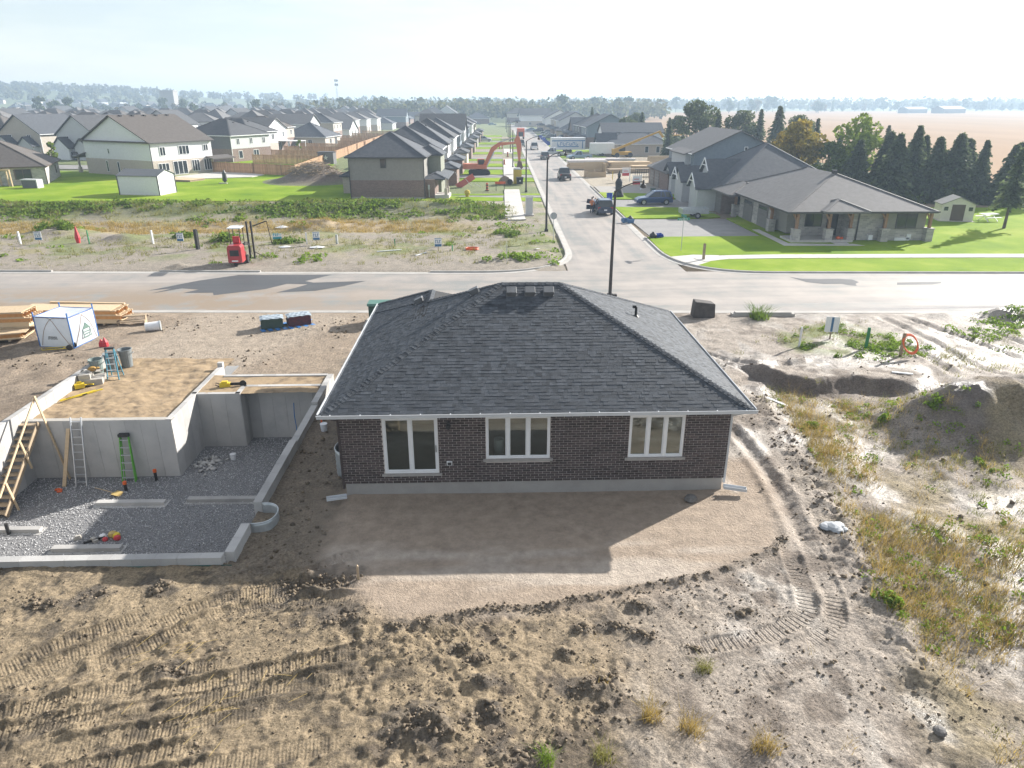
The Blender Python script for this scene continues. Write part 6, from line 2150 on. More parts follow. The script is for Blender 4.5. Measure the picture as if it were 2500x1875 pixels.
for k, yy in enumerate((73.2, 77.6)):
    fm = sbb()
    for q_ in range(5):
        fm.box(28.02, 28.09, yy - 1.35, yy + 1.35, .05 + q_ * .45, .05 + (q_ + 1) * .45 - .02)
    o = fm.build('garage_door', M_GDOOR, sb)
    sbb().box(28.0, 28.03, yy - 1.1, yy + 1.1, 1.9, 2.2).build('door_window', M_PANE, o)
for xx, zz in ((35.3, .2), (38.9, .25)):
    sbb().box(xx - .2, xx + .2, 65.0, 65.09 if xx > 36 else 65.34, zz, zz + .45).build('meter_box', M_TRIM, sb)
sbb().bar((34.05, 65.28, 2.8), (34.05, 65.28, .1), .09, .09, up=(0, 1, 0)).build('downspout', M_DTRIM, sb)
sbb().box(33.5, 33.9, 70.6, 71.0, 5.5, 5.95).build('roof_vent', M_DTRIM, sb)
for k, (xx, s_) in enumerate(((32.2, .2), (32.55, .15))):
    b = MB()
    for q_ in range(8):
        a = q_ * math.pi / 4
        b.lathe([(s_ * .2, 0), (s_ * .5, s_ * .3), (s_ * .5, s_ * .9), (s_ * .15, s_ * 1.2)], (s_ * .5 * math.cos(a), s_ * .5 * math.sin(a), 0), 7)
    b.cyl((0, 0, s_ * 1.1), (.02, 0, s_ * 1.5), .03, .02, 6)
    tag(b.build('pumpkin', M_ORANGE, loc=(xx, 64.9, .33), smooth=True), ['larger orange pumpkin on the stone porch', 'smaller orange pumpkin on the stone porch'][k], 'pumpkin')
struct(sheet('path', [(26.5, 71.4), (27.2, 71.4), (27.2, 63.9), (31.0, 63.4), (33.0, 63.4), (33.6, 62.6), (26.4, 62.8)], .16, M_WALK, None, .1), 'narrow concrete path to the stone porch')

md = house('grey_roof_house', 'long bungalow with dark steep roof and small white gables behind the stone house', (41.5, 83.2), 0, 14.6, 15.5, 2.9, 'hip', .6, M_BB, M_ST, 2.9, M_RF[3], [('-y', -5, .8, 1.2, 1.5, 2)], M_TRIM,
           wings=[('gx', -9.6, -5, -5.6, -2.2, 2.8, .8, M_SLG, M_RF[3]), ('gx', -9.3, -4, 2.4, 6.2, 2.8, .8, M_SLG, M_RF[3]), ('gx', -7.2, -3, -2.0, 1.2, 4.2, .8, M_SLG, M_RF[3])],
           doors=[('-x', -6.4, 2.5, 2.2, M_GDOOR), ('-x', 1.0, 2.5, 2.2, M_GDOOR)])
for yy in (-3.9, 4.3, -.4):
    z0 = 2.8 if yy != -.4 else 4.3
    xx = -9.98 if yy != -.4 else -7.58
    b = MB()
    b.bar((xx, yy - 1.7, z0 + .0), (xx, yy, z0 + 1.42), .08, .16, up=(0, 0, 1)).bar((xx, yy + 1.7, z0), (xx, yy, z0 + 1.42), .08, .16).bar((xx, yy - .8, z0 + .6), (xx, yy + .8, z0 + .6), .08, .12)
    b.build('gable_trim', M_TRIM, md)
gb = house('bluegrey_house', 'blue grey two storey house with gable end above the garage', (41.0, 102.5), 0, 12.4, 14.5, 5.5, 'gy', .46, M_BB, M_SG, 2.7, M_RF[2], [('-x', -4.5, 3.5, 2.4, 1.5, 3), ('-x', 1.5, 3.5, 1.4, 1.5, 2), ('-y', 1.0, 5.8, .5, .5, 1), ('-y', 3.4, 5.8, .5, .5, 1)], M_TRIM,
           wings=[('shed-x', -9.2, -6.2, -5.5, 7.0, 2.7, .36, M_BB, M_RF[2]), ('gx', -9.0, -4, -6.8, -3.0, 2.7, .7, M_SLG, M_RF[3]), ('shed-x', -6.9, -4.4, -5.4, 2.4, 5.3, .35, M_SLG, M_RF[2])], vents=0)
for yy in (1.2, 4.6):
    b = MB()
    for q_ in range(5):
        b.box(-9.27, -9.2, yy - 1.3, yy + 1.3, .05 + q_ * .45, .48 + q_ * .45)
    b.build('garage_door', M_GDOOR, gb)
uf = house('unfinished_house', 'pale unfinished house with dark hip roof behind the lumber yard', (43.5, 177.5), 0, 15.5, 14, 2.8, 'hip', .46, M_BS, M_BS, 2.8, M_RF[3], [('-y', 2.2, .7, .9, 1.5, 1), ('-y', 4.9, .7, .9, 1.5, 1)], M_TRIM,
           wings=[('gx', -7.7, 7.0, -2, 6, 5.2, .5, M_SW, M_RF[3]), ('gx', -9.5, -5, -6.2, -1.5, 2.8, .9, M_SLG, M_RF[3])], doors=[('-x', 3.0, 2.6, 2.2, M_GDOOR)])
rowR = [((41, 212), 13, 12, 5.5, .5, M_BB, M_SG, M_RF[3], 'gy', 'pale blue gabled house beyond the unfinished one'),
        ((40, 229), 12, 12, 5.4, .55, M_BB, M_SDG, M_RF[0], 'hip', 'second house beyond the unfinished one, dark siding'),
        ((40, 246), 12, 12, 3.0, .7, M_BB, M_BB, M_RF[3], 'gx', 'low steep roofed house on the right side of the street'),
        ((39, 264), 12, 13, 3.0, .6, M_BS, M_SDG, M_RF[3], 'hip', 'fourth house beyond the unfinished one'),
        ((39, 284), 12, 13, 5.4, .5, M_BB, M_SLG, M_RF[3], 'gy', 'fifth house beyond the unfinished one'),
        ((39, 306), 12, 14, 5.4, .5, M_BS, M_SB, M_RF[0], 'hip', 'sixth house beyond the unfinished one'),
        ((38, 330), 13, 15, 5.4, .5, M_BS, M_SW, M_RF[3], 'gy', 'seventh house beyond the unfinished one'),
        ((33, 392), 16, 13, 5.4, .5, M_BS, M_SW, M_RF[0], 'gx', 'white house with brick base closing the end of the street'),
        ((1, 440), 14, 12, 3.0, .5, M_BB, M_SLG, M_RF[3], 'hip', 'low carport house at the bend of the street')]
for k, (c_, D_, W_, ev, sl, lo_, up_, rm_, kd, lb) in enumerate(rowR):
    house('street_house', lb, c_, R(1), D_, W_, ev, kd, sl, lo_, up_, 2.7, rm_, [('-x', -3, 3.5, 1.3, 1.3, 2), ('-x', 2.5, 3.5, 1.3, 1.3, 2), ('-y', -3, .9, 1.3, 1.2, 2)] if ev > 4 else [('-x', -3, .9, 1.3, 1.3, 2)], M_TRIM, 'houses on the right side of the street',
          wings=[('hip', -D_ / 2 - 2.6, -D_ / 2 + .1, -W_ / 2 + .5, W_ / 2 - 4, 2.6, .4, lo_, rm_)], doors=[('-x', W_ / 2 - 2.2, 2.6, 2.2, M_GDOOR)])

# -- left subdivision: rows of houses towards the hill
proto = {}
rng = random.Random(5)
SID = [M_SLG, M_SB, M_SW, M_ST, M_SDG, M_SG]
specific = [((-86, 168), -25, 'white gabled house with a small attic window left of the white house'), ((-104, 178), -20, 'beige house with twin gables behind the parked cars'), ((-88, 196), -20, 'dark hip roofed house rising behind the white house'), ((-122, 165), -25, 'white trimmed house with dormer gable at the left edge'), ((-105, 215), -15, 'wide dark roofed house in the second row on the left')]
for k, (c_, a, lb) in enumerate(specific):
    t = house('left_house', lb, c_, R(a), 13, 13, 5.2 if k != 2 else 5.6, 'hip' if k in (2, 4) else 'gy', .62, M_BS, SID[k % 4], 2.7, M_RF[(k * 3) % 4], [('-y', -3, 3.6, 1.2, 1.3, 2), ('-y', 3, 3.6, 1.2, 1.3, 2), ('+x', 0, 3.6, 1.4, 1.3, 2), ('-y', -3, .8, 1.2, 1.4, 2)], M_TRIM, 'houses of the left subdivision',
              wings=[('gy', -5.5, -.5, -8.6, -6.4, 2.7, .8, M_SW, M_RF[(k * 3) % 4]), ('gy', 1, 5.5, -8.2, -6.4, 2.7, .8, M_SLG, M_RF[(k * 3) % 4])], doors=[('-y', 4.6, 2.4, 2.1, M_GDOORW)])
base_h = []
for k in range(8):
    D_, W_ = rng.uniform(11, 14), rng.uniform(10, 13)
    ev = rng.choice((5.4, 5.4, 5.6, 3.0))
    t = house('far_house', 'hazy distant house with dark roof in the left subdivision', (0, 0), 0, D_, W_, ev, rng.choice(('hip', 'hip', 'gx', 'gy')), rng.uniform(.5, .68), M_BB if k % 2 else M_BS, SID[k % 6], 2.7, M_RF[k % 4], [('+x', -2.5, ev - 2.0, 1.0, 1.2, 2), ('+x', 2.5, ev - 2.0, 1.0, 1.2, 2), ('-y', 1, ev - 2.0, 1.0, 1.2, 1)], M_TRIM, 'distant houses of the left subdivision', gutter=False)
    base_h.append(t)
ORD = 'first second third fourth fifth sixth seventh eighth ninth tenth eleventh twelfth thirteenth fourteenth fifteenth sixteenth seventeenth eighteenth nineteenth twentieth'.split()
ORD += ['twenty ' + w for w in ORD[:9]]
used = set()
for row, (xx, a0) in enumerate(((-108, 236), (-136, 212), (-162, 222), (-192, 226), (-222, 240), (-256, 262), (-292, 284), (-330, 310))):
    yy, cnt = a0, 0
    while yy < 540 - row * 5 and cnt < 22:
        src = base_h[rng.randrange(8)]
        if src not in used:
            o = src
            used.add(src)
        else:
            o = dup(src)
        o.location = (xx + rng.uniform(-3, 3) + (yy - 200) * .06, yy, 0)
        o.rotation_euler = (0, 0, R(rng.choice((0, 0, 180)) + rng.uniform(-14, 6)))
        o['label'] = f'{ORD[cnt]} house from the near end of the {ORD[row]} far row of rooftops, rows counted leftwards'
        yy += rng.uniform(14, 18)
        cnt += 1
for ci, (xa, ya, n_, dx, dy) in enumerate(((-78, 258, 14, -.5, 20), (-95, 300, 12, 0, 20), (-70, 420, 6, 9, 14), (-30, 395, 5, -1, 26), (20, 480, 3, 16, 6))):
    for k in range(n_):
        src = base_h[rng.randrange(8)]
        if src not in used:
            o = src
            used.add(src)
        else:
            o = dup(src)
        o['label'] = f'{ORD[k]} hazy house ' + ['in the row behind the fenced yards', 'in the second row behind the fenced yards', 'in the group beyond the fenced yards', 'of the row past the end of the cedar fences', 'beyond the far bend of the street'][ci]
        o.location = (xa + dx * k + rng.uniform(-2, 2), ya + dy * k, 0)
        o.rotation_euler = (0, 0, R(rng.choice((0, 180)) + rng.uniform(-8, 8)))
for s in base_h:
    if s not in used:
        s.location = (-340, 420 + 15 * base_h.index(s), 0)
# tiny houses below the wooded hill
tiny = []
for k in range(4):
    b = MB().box(-5, 5, -6, 6, 0, 5)
    o = b.build('hillside_house', [[M_SW, M_SLG, M_SB, M_BS][k], M_RF[k]])
    b2 = roof_shape(MB(), 'hip' if k % 2 else 'gx', -5, 5, -6, 6, 5, .6)
    b.v += []
    off = len(b.v)
    b.v.extend(b2.v); b.f.extend([tuple(i + off for i in f) for f in b2.f]); b.m.extend([1] * len(b2.f))
    bpy.data.objects.remove(o)
    o = b.build('hillside_house', [[M_SW, M_SLG, M_SB, M_BS][k], M_RF[k]])
    tiny.append(o)
for k in range(150):
    o = tiny[k] if k < 4 else link('hillside_house', tiny[k % 4].data)
    xx, yy = rng.uniform(-900, -250), rng.uniform(640, 1120)
    o.location = (xx, yy, gz(xx, yy) - .2)
    o.rotation_euler = (0, 0, rng.uniform(0, 3.1))
    tag(o, 'tiny hazy house at the foot of the wooded hill', 'house', 'houses at the foot of the wooded hill')
# barns in the field and a silo tower
bn = house('barn', 'long grey barn standing in the tan field on the right', (496, 812), R(-62), 14, 42, 4.5, 'gy', .4, M_SDG, M_SDG, 4.5, M_RF[2], (), M_TRIM, None, gutter=False, cat='barn')
bn2 = house('barn', 'pale low barn left of the longer barn in the field', (462, 822), R(-62), 12, 36, 4.2, 'gy', .4, M_SG, M_SG, 4.2, M_RF[2], (), M_TRIM, None, gutter=False, cat='barn')
tag(MB().box(-7, 7, -6, 6, 0, 22).box(-7.5, 7.5, -6.5, 6.5, 22, 23).build('tower_block', M_BG, loc=(-340, 830, gz(-340, 830))), 'square grey tower rising over the left rooftops', 'tower')
t = thing('cell_tower', 'slim lattice cell tower on the horizon', 'tower', (-175, 900, 0))
b = MB()
for k in range(3):
    a = k * 2.094
    b.bar((1.1 * math.cos(a), 1.1 * math.sin(a), 0), (.5 * math.cos(a), .5 * math.sin(a), 36), .4, .4)
for k in range(12):
    for q_ in range(3):
        a, c_ = q_ * 2.094, (q_ + 1) * 2.094
        r0, r1 = 1.1 - .05 * k, 1.1 - .05 * (k + 1)
        b.bar((r0 * math.cos(a), r0 * math.sin(a), k * 3), (r1 * math.cos(c_), r1 * math.sin(c_), k * 3 + 3), .15, .15)
b.build('mast', M_GALV, t)
for z_ in (29, 33.5):
    b = MB()
    for q_ in range(6):
        a = q_ * 1.047
        b.box(1.6 * math.cos(a) - .4, 1.6 * math.cos(a) + .4, 1.6 * math.sin(a) - .3, 1.6 * math.sin(a) + .3, z_, z_ + 2.4)
    b.build('antenna_ring', M_SDG, t)
# ------------------------------------------------------------------ trees, shrubs, weeds
def leaf_mat(name, c1, c2, rand=.35, trans=.35):
    return mat(name, c1, c2, .6, .75, rand=rand, trans=trans, spec=.2)


M_SPR = leaf_mat('spruce_needles', (.085, .115, .055), (.125, .15, .065), .45, .4)
M_PINE = leaf_mat('pine_needles', (.085, .115, .045), (.12, .14, .055), .4, .35)
M_DEC = leaf_mat('green_leaves', (.085, .135, .025), (.13, .17, .03))
M_YELL = leaf_mat('yellowing_leaves', (.22, .19, .035), (.30, .22, .04))
M_REDL = leaf_mat('red_leaves', (.34, .10, .04), (.40, .17, .05))
M_LIMEL = leaf_mat('lime_leaves', (.17, .24, .03), (.22, .28, .04))
M_FARG = leaf_mat('far_green_leaves', (.07, .10, .035), (.11, .125, .04))
M_FARO = leaf_mat('far_autumn_leaves', (.20, .15, .05), (.15, .14, .045))
M_BARK = mat('bark', (.12, .095, .075), (.08, .065, .05), 6, .9, .5, 20)
M_SHRUB = leaf_mat('bank_leaves', (.10, .17, .025), (.17, .235, .035), .5, .45)
M_DRY = leaf_mat('dry_grass', (.42, .31, .10), (.34, .25, .08), .4, .4)
M_GRN = leaf_mat('fresh_weeds', (.15, .24, .03), (.20, .29, .035), .4, .4)
M_OLIVE = leaf_mat('olive_weeds', (.26, .24, .075), (.20, .21, .06), .4, .4)


def quads_at(P, size, up_bias=0.0, aspect=1.0, dirs=None):
    """random leaf quads at points P (n,3); size (n,)"""
    n = len(P)
    a = RNG.normal(size=(n, 3)) if dirs is None else dirs + RNG.normal(size=(n, 3)) * .25
    a /= np.linalg.norm(a, axis=1, keepdims=True)
    r = RNG.normal(size=(n, 3))
    r[:, 2] += up_bias
    b = np.cross(a, r)
    b /= np.linalg.norm(b, axis=1, keepdims=True) + 1e-9
    s = np.asarray(size)[:, None]
    a, b = a * s * aspect / 2, b * s / 2
    v = np.stack([P - a - b * .6, P + a * .1 - b, P + a + b * .5, P - a * .1 + b], 1)
    return v.reshape(-1, 3), np.arange(n * 4).reshape(n, 4)


def crown_points(blobs, n):
    """points in and on ellipsoid blobs [(cx,cy,cz,rx,ry,rz)]"""
    B = np.array(blobs)
    w = (B[:, 3] * B[:, 4] + B[:, 5] * B[:, 3])
    k = RNG.choice(len(B), n, p=w / w.sum())
    d = RNG.normal(size=(n, 3))
    d /= np.linalg.norm(d, axis=1, keepdims=True)
    r = RNG.uniform(.45, 1.0, n) ** .5
    return B[k, :3] + d * r[:, None] * B[k, 3:6]


def deciduous(name, label, cat, h, rad, n, size, m, group=None, trunk=.3, low=.25, nb=22, limbs=True):
    t = thing(name, label, cat, (0, 0, 0), 0, group)
    blobs = []
    for k in range(nb):
        f = RNG.uniform(0, 1)
        z = h * (low + (1 - low) * (.12 + .76 * f))
        rr = rad * math.sin(math.pi * (.18 + .72 * f)) ** .8
        a = RNG.uniform(0, 6.28)
        q_ = rr * RNG.uniform(.15, .85)
        s = rad * RNG.uniform(.22, .42)
        blobs.append((q_ * math.cos(a), q_ * math.sin(a), z, s, s, s * .8))
    blobs.append((0, 0, h * .9, rad * .3, rad * .3, h * .09))
    P = crown_points(blobs, n)
    v, f = quads_at(P, RNG.uniform(.6, 1.3, n) * size)
    np_mesh('crown', v, f, m, t)
    b = MB()
    b.cyl((0, 0, -.2), (0, 0, h * .55), trunk, trunk * .45, 8)
    if limbs:
        for k in range(0, nb, 3):
            c_ = blobs[k]
            b.cyl((0, 0, h * low * RNG.uniform(.8, 1.5)), c_[:3], trunk * .3, trunk * .08, 5)
    b.build('trunk', M_BARK, t, fix=False)
    return t


def spruce(name, label, h, rad, m, group=None, tiers=30, per=12, step=7, z0=.06, trunk=.18, seed_gap=0.0):
    t = thing(name, label, 'tree', (0, 0, 0), 0, group)
    P, Dr, S = [], [], []
    for k in range(tiers):
        f = z0 + (1 - z0) * k / tiers
        z = h * f
        L = rad * (1 - f) ** .8 * RNG.uniform(.8, 1.12) + .15
        nb = max(4, int(per * (1 - f * .6)))
        a0 = RNG.uniform(0, 6.28)
        for j in range(nb):
            if RNG.uniform() < seed_gap:
                continue
            a = a0 + 6.28 * j / nb + RNG.uniform(-.25, .25)
            Lb = L * RNG.uniform(.65, 1.1)
            for q_ in range(step):
                u = (q_ + .6) / step
                x = Lb * u
                zz = z + .18 * Lb - .45 * Lb * u ** 1.3 + RNG.uniform(-.08, .08)
                P.append((x * math.cos(a), x * math.sin(a), zz))
                Dr.append((math.cos(a), math.sin(a), -.35))
                S.append((.25 + .4 * (1 - u)) * (.6 + .55 * (1 - f)) * rad / 2.6)
    P, Dr, S = np.array(P), np.array(Dr), np.array(S)
    v, f_ = quads_at(P, S * RNG.uniform(.8, 1.4, len(S)), 0, 1.7, Dr)
    v2, f2 = quads_at(P + RNG.normal(size=P.shape) * .1, S * RNG.uniform(.5, 1.1, len(S)), 0, 1.4, Dr)
    np_mesh('crown', np.concatenate([v, v2]), np.concatenate([f_, f2 + len(v)]), m, t)
    MB().cyl((0, 0, -.2), (0, 0, h * .97), trunk, .02, 8).build('trunk', M_BARK, t, fix=False)
    return t


def place(t, x, y, s=1.0, rz=None, label=None, first=False, z=None, sz=None):
    o = t if first else dup(t)
    o.location = (x, y, gz(x, y) if z is None else z)
    o.rotation_euler = (0, 0, random.uniform(0, 6.28) if rz is None else rz)
    o.scale = (s, s, sz or s)
    if label:
        o['label'] = label
    return o


def clump_mass(name, label, cat, pts, rad, hgt, per, size, m, kind='leaf'):
    n = len(pts)
    P = np.repeat(pts, per, axis=0)
    rr, hh = np.repeat(rad, per), np.repeat(hgt, per)
    N = len(P)
    a, q_ = RNG.uniform(0, 6.28, N), np.sqrt(RNG.uniform(0, 1, N))
    if kind == 'leaf':
        zz = RNG.uniform(.1, 1, N) * (1 - .7 * q_ ** 2)
        P = P + np.stack([rr * q_ * np.cos(a), rr * q_ * np.sin(a), hh * zz], -1)
        v, f = quads_at(P, RNG.uniform(.6, 1.4, N) * size, .8)
    else:      # blades: thin upright triangles
        bx, by = P[:, 0] + rr * q_ * np.cos(a), P[:, 1] + rr * q_ * np.sin(a)
        lean = RNG.normal(size=(N, 2)) * .42
        h_ = hh * RNG.uniform(.45, 1.15, N)
        w = RNG.uniform(.5, 1.3, N) * size
        t = RNG.uniform(0, 6.28, N)
        wx_, wy_ = np.cos(t) * w, np.sin(t) * w
        p0 = np.stack([bx - wx_, by - wy_, P[:, 2] - .02], -1)
        p1 = np.stack([bx + wx_, by + wy_, P[:, 2] - .02], -1)
        p2 = np.stack([bx + lean[:, 0] * h_ * .5, by + lean[:, 1] * h_ * .5, P[:, 2] + h_ * .6], -1)
        p3 = np.stack([bx + lean[:, 0] * h_ * 1.3, by + lean[:, 1] * h_ * 1.3, P[:, 2] + h_], -1)
        v = np.concatenate([np.stack([p0, p1, p2], 1).reshape(-1, 3), np.stack([p2 - (p1 - p0) * .3, p2 + (p1 - p0) * .3, p3], 1).reshape(-1, 3)])
        f = np.arange(len(v)).reshape(-1, 3)
    return stuff(np_mesh(name, v, f, m), label, cat)


def on_ground(x, y):
    return np.stack([x, y, height(x, y)], -1)


def rejection(n, xa, xb, ya, yb, fn):
    x, y = RNG.uniform(xa, xb, n), RNG.uniform(ya, yb, n)
    k = RNG.uniform(0, 1, n) < fn(x, y)
    return x[k], y[k]


G_SP = 'spruces behind the stone bungalow'
sp = [spruce('spruce_tree', '', 8.5, 3.3, M_SPR, G_SP, 32, 15, 8, .02), spruce('spruce_tree', '', 9.0, 3.0, M_SPR, G_SP, 32, 14, 8, .02), spruce('spruce_tree', '', 8.0, 3.5, M_SPR, G_SP, 30, 15, 8, .02)]
spots = [(52.3, 93.5, 8.3, 'leftmost spruce of the row behind the stone bungalow'), (55.2, 94.5, 9.3, 'tallest spruce in the row, second from its left end'), (57.3, 93.0, 7.9, 'third spruce from the left in the row'), (59.6, 92.5, 8.4, 'fourth spruce from the left, above the pale shed'), (62.0, 91, 7.7, 'fifth spruce from the left in the row'), (64.8, 89.5, 7.2, 'sixth spruce from the left in the row'), (67.9, 87.5, 6.9, 'last spruce of the row at the right picture edge'),
         (48.6, 96.0, 7.6, 'dark spruce half hidden behind the green maple'), (72, 85, 6.8, 'spruce cut by the right picture edge'), (53.8, 98.5, 8.4, 'spruce filling the gap behind the two leftmost ones'), (58.4, 98, 8.0, 'spruce in the second rank above the pale shed'), (63.4, 96.5, 7.6, 'spruce in the second rank right of the pale shed'), (68.6, 94, 7.2, 'spruce in the second rank near the right edge')]
for k, (x, y, h, lb) in enumerate(spots):
    q_ = h / (8.5, 9.0, 8.0)[k % 3]
    place(sp[k % 3], x, y, q_ * random.uniform(.82, 1.25), None, lb, k < 3, None, q_)
sl = spruce('spruce_tree', 'sparse spruce with bare lower trunk on the right lawn', 7.6, 2.1, M_SPR, G_SP, tiers=22, per=9, z0=.30, trunk=.16, seed_gap=.25)
place(sl, 52.4, 71.4, 1.05, None, None, True)
G_BK = 'trees between the houses and the field'
place(deciduous('maple_tree', 'yellowing maple between the dark roof and the spruces', 'tree', 10, 4.6, 4200, .42, M_YELL, G_BK, low=.12), 43.5, 103, 1.0, None, None, True, 0)
place(deciduous('maple_tree', 'tall green maple above the stone bungalow roof', 'tree', 10.8, 4.2, 3800, .42, M_LIMEL, G_BK, low=.15), 50.8, 101, 1.0, None, None, True, 0)
place(deciduous('maple_tree', 'lower green tree left of the tall maple', 'tree', 7.2, 3.0, 2400, .4, M_DEC, G_BK, low=.1), 46.5, 99.5, 1.0, None, None, True, 0)
pn = [spruce('pine_tree', '', 10, 3.2, M_PINE, G_BK, tiers=24, per=11, step=7, z0=.1), deciduous('broad_tree', '', 'tree', 12, 5.0, 3600, .5, M_PINE, G_BK, low=.08, nb=26), spruce('pine_tree', '', 11, 2.6, M_SPR, G_BK, tiers=26, per=10, z0=.05)]
lst = [(1, 44, 158, 12.6, 'tallest broad tree above the blue grey house'), (2, 39.5, 163, 9.0, 'slim dark conifer left of the broad tree'), (0, 49, 160, 10.5, 'pine right of the tallest broad tree'), (1, 53.5, 158, 10.6, 'second broad tree behind the grey gable'), (2, 56.5, 155, 10.8, 'dark conifer behind the second broad tree'), (0, 59.5, 153, 11.4, 'pine in the middle of the tree belt'), (1, 62.5, 149, 9.8, 'third broad tree in the tree belt'), (2, 58, 131, 9.5, 'tall dark spruce near the yellowing maple'),
       (2, 61.5, 129, 7.8, 'shorter dark spruce beside the tall one'), (0, 55, 134, 8.2, 'pine left of the tall dark spruce'), (2, 66, 122, 8.6, 'pointed spruce before the tan field'), (0, 69, 119, 7.4, 'pine before the tan field'), (1, 50.5, 122, 8.0, 'low broad tree behind the dark roof'), (1, 36, 196, 8.5, 'broad tree behind the unfinished house'), (0, 42, 205, 9.5, 'pine behind the unfinished house'), (1, 48, 190, 9.0, 'round tree at the end of the tree belt'),
       (2, 34.5, 250, 10.5, 'conifer above the far roofs right of the street'), (1, 47, 240, 9.0, 'broad tree above the far roofs right of the street')]
seen = set()
for k, x, y, h, lb in lst:
    place(pn[k], x, y, h / (10, 12, 11)[k], None, lb, k not in seen, 0)
    seen.add(k)
yt = deciduous('young_tree', 'young yellow green tree by the left street', 'tree', 5.0, 1.5, 700, .3, M_LIMEL, None, .09, .3, 12)
place(yt, -84, 146, 1, None, None, True)
place(deciduous('young_tree', 'young red maple in front of the twin gabled house', 'tree', 5.2, 1.6, 800, .3, M_REDL, None, .09, .25, 12), -82, 161, 1, None, None, True)
place(deciduous('young_tree', 'thin yellow sapling inside the fenced yards', 'tree', 3.4, .9, 350, .25, M_LIMEL, None, .06, .3, 8), -46.5, 186, 1, None, None, True)

x, y = rejection(420, 42, 74, 84, 101, lambda x, y: np.exp(-((y - (100 - .45 * (x - 44))) / 3) ** 2))
clump_mass('undergrowth', 'leafy undergrowth between the spruces', 'undergrowth', on_ground(x, y), RNG.uniform(.6, 1.3, len(x)), RNG.uniform(.8, 2.2, len(x)), 44, .3, M_DEC)
# skyline trees that stand out singly
fa = [deciduous('skyline_tree', '', 'tree', 16, 8.0, 420, 2.3, M_FARG, None, .5, .12, 16, False), deciduous('skyline_tree', '', 'tree', 15, 7, 380, 2.2, M_FARO, None, .5, .12, 14, False), spruce('skyline_tree', '', 17, 4.5, M_FARG, None, tiers=14, per=7, step=4), deciduous('skyline_tree', '', 'tree', 20, 7, 420, 2.2, M_FARG, None, .5, .2, 14, False)]
rg = random.Random(3)
n_far = 0
fa_used = set()
for (xa, xb, ya, yb, n_, smin, smax) in ((-330, -40, 560, 760, 48, .45, .85), (-60, 120, 520, 700, 34, .5, .85), (60, 420, 800, 960, 30, .6, 1.0), (420, 950, 930, 1010, 34, .6, 1.05), (-700, -300, 620, 900, 24, .4, .7)):
    for q_ in range(n_):
        k = rg.choice((0, 0, 1, 2, 3))
        x, y = xa + (xb - xa) * (q_ + rg.random()) / n_, rg.uniform(ya, yb)
        s = rg.uniform(smin, smax)
        o = place(fa[k], x, y, s, rg.uniform(0, 6), None, k not in fa_used)
        fa_used.add(k)
        o['label'] = 'hazy autumn coloured tree on the far skyline' if k == 1 else ('hazy pointed conifer on the far skyline' if k == 2 else 'hazy green tree on the far skyline')
        o['group'] = ['far green skyline trees', 'far autumn skyline trees', 'far skyline conifers', 'far green skyline trees'][k]
        n_far += 1

# distant woods that read as one mass
def woods(name, label, pts, hts, m, quads=26, size=3.2):
    n = len(pts)
    P = np.repeat(pts, quads, axis=0)
    H = np.repeat(hts, quads)
    d = RNG.normal(size=P.shape)
    d /= np.linalg.norm(d, axis=1, keepdims=True)
    r = RNG.uniform(.5, 1, len(P))[:, None]
    P = P + d * r * np.stack([H * .42, H * .42, H * .45], -1) + np.stack([0 * H, 0 * H, H * .52], -1)
    v, f = quads_at(P, RNG.uniform(.6, 1.3, len(P)) * size)
    return stuff(np_mesh(name, v, f, m), label, 'woods')


M_WOODS = leaf_mat('distant_woods', (.075, .10, .038), (.15, .13, .05), .5)
hx, hy = RNG.normal(-830, 230, 900), RNG.normal(1290, 190, 900)
k = (hy > 1080)
woods('woods', 'autumn woods covering the far hill on the left', np.stack([hx[k], hy[k], height(hx[k], hy[k])], -1), RNG.uniform(9, 15, k.sum()), M_WOODS, 24, 4.5)
wx = np.concatenate([RNG.uniform(-300, 1500, 900), RNG.uniform(1300, 2600, 300)])
wy = np.concatenate([RNG.uniform(1050, 1250, 900), RNG.uniform(900, 1400, 300)])
woods('woods', 'blue hazy treeline along the whole horizon', np.stack([wx, wy, np.zeros(1200)], -1), RNG.uniform(11, 20, 1200), M_WOODS, 22, 4.8)
wx, wy = RNG.uniform(-120, 130, 240), RNG.uniform(500, 640, 240)
woods('woods', 'pale woods closing the end of the street', np.stack([wx, wy, np.zeros(240)], -1), RNG.uniform(8, 16, 240), M_WOODS, 40, 2.6)


# shrubs along the ditch bank, weeds and grasses
x, y = rejection(2500, -75, 2, 77, 93, lambda x, y: np.exp(-((y - 85) / 4.2) ** 2) * sstep(-.45, 0.0, fbm(x, y * 1.4, .13, 4, 300)))
clump_mass('shrubbery', 'green shrubs and vines covering the ditch bank', 'shrubs', on_ground(x, y), RNG.uniform(.4, 1.3, len(x)), RNG.uniform(.12, .62, len(x)), 32, .24, M_SHRUB)
x, y = rejection(1500, -75, 3, 77, 94, lambda x, y: np.exp(-((y - 85) / 5) ** 2) + 0 * x)
clump_mass('dry_grass', 'dry stalks between the shrubs on the ditch bank', 'grass', on_ground(x, y), RNG.uniform(.3, .8, len(x)), RNG.uniform(.2, .6, len(x)), 18, .035, M_OLIVE, 'blade')
x, y = rejection(260, -70, 6, 57, 78, lambda x, y: sstep(.05, .45, fbm(x, y, .2, 3, 301)))
clump_mass('weeds', 'scattered green weeds on the far dirt lot', 'weeds', on_ground(x, y), RNG.uniform(.3, .9, len(x)), RNG.uniform(.12, .4, len(x)), 26, .2, M_GRN)
x, y = rejection(2600, -70, 6.0, 56, 80, lambda x, y: sstep(-.2, .3, fbm(x, y, .15, 3, 302)) * (1 - .7 * np.exp(-((y - 57) / 2.5) ** 2)))
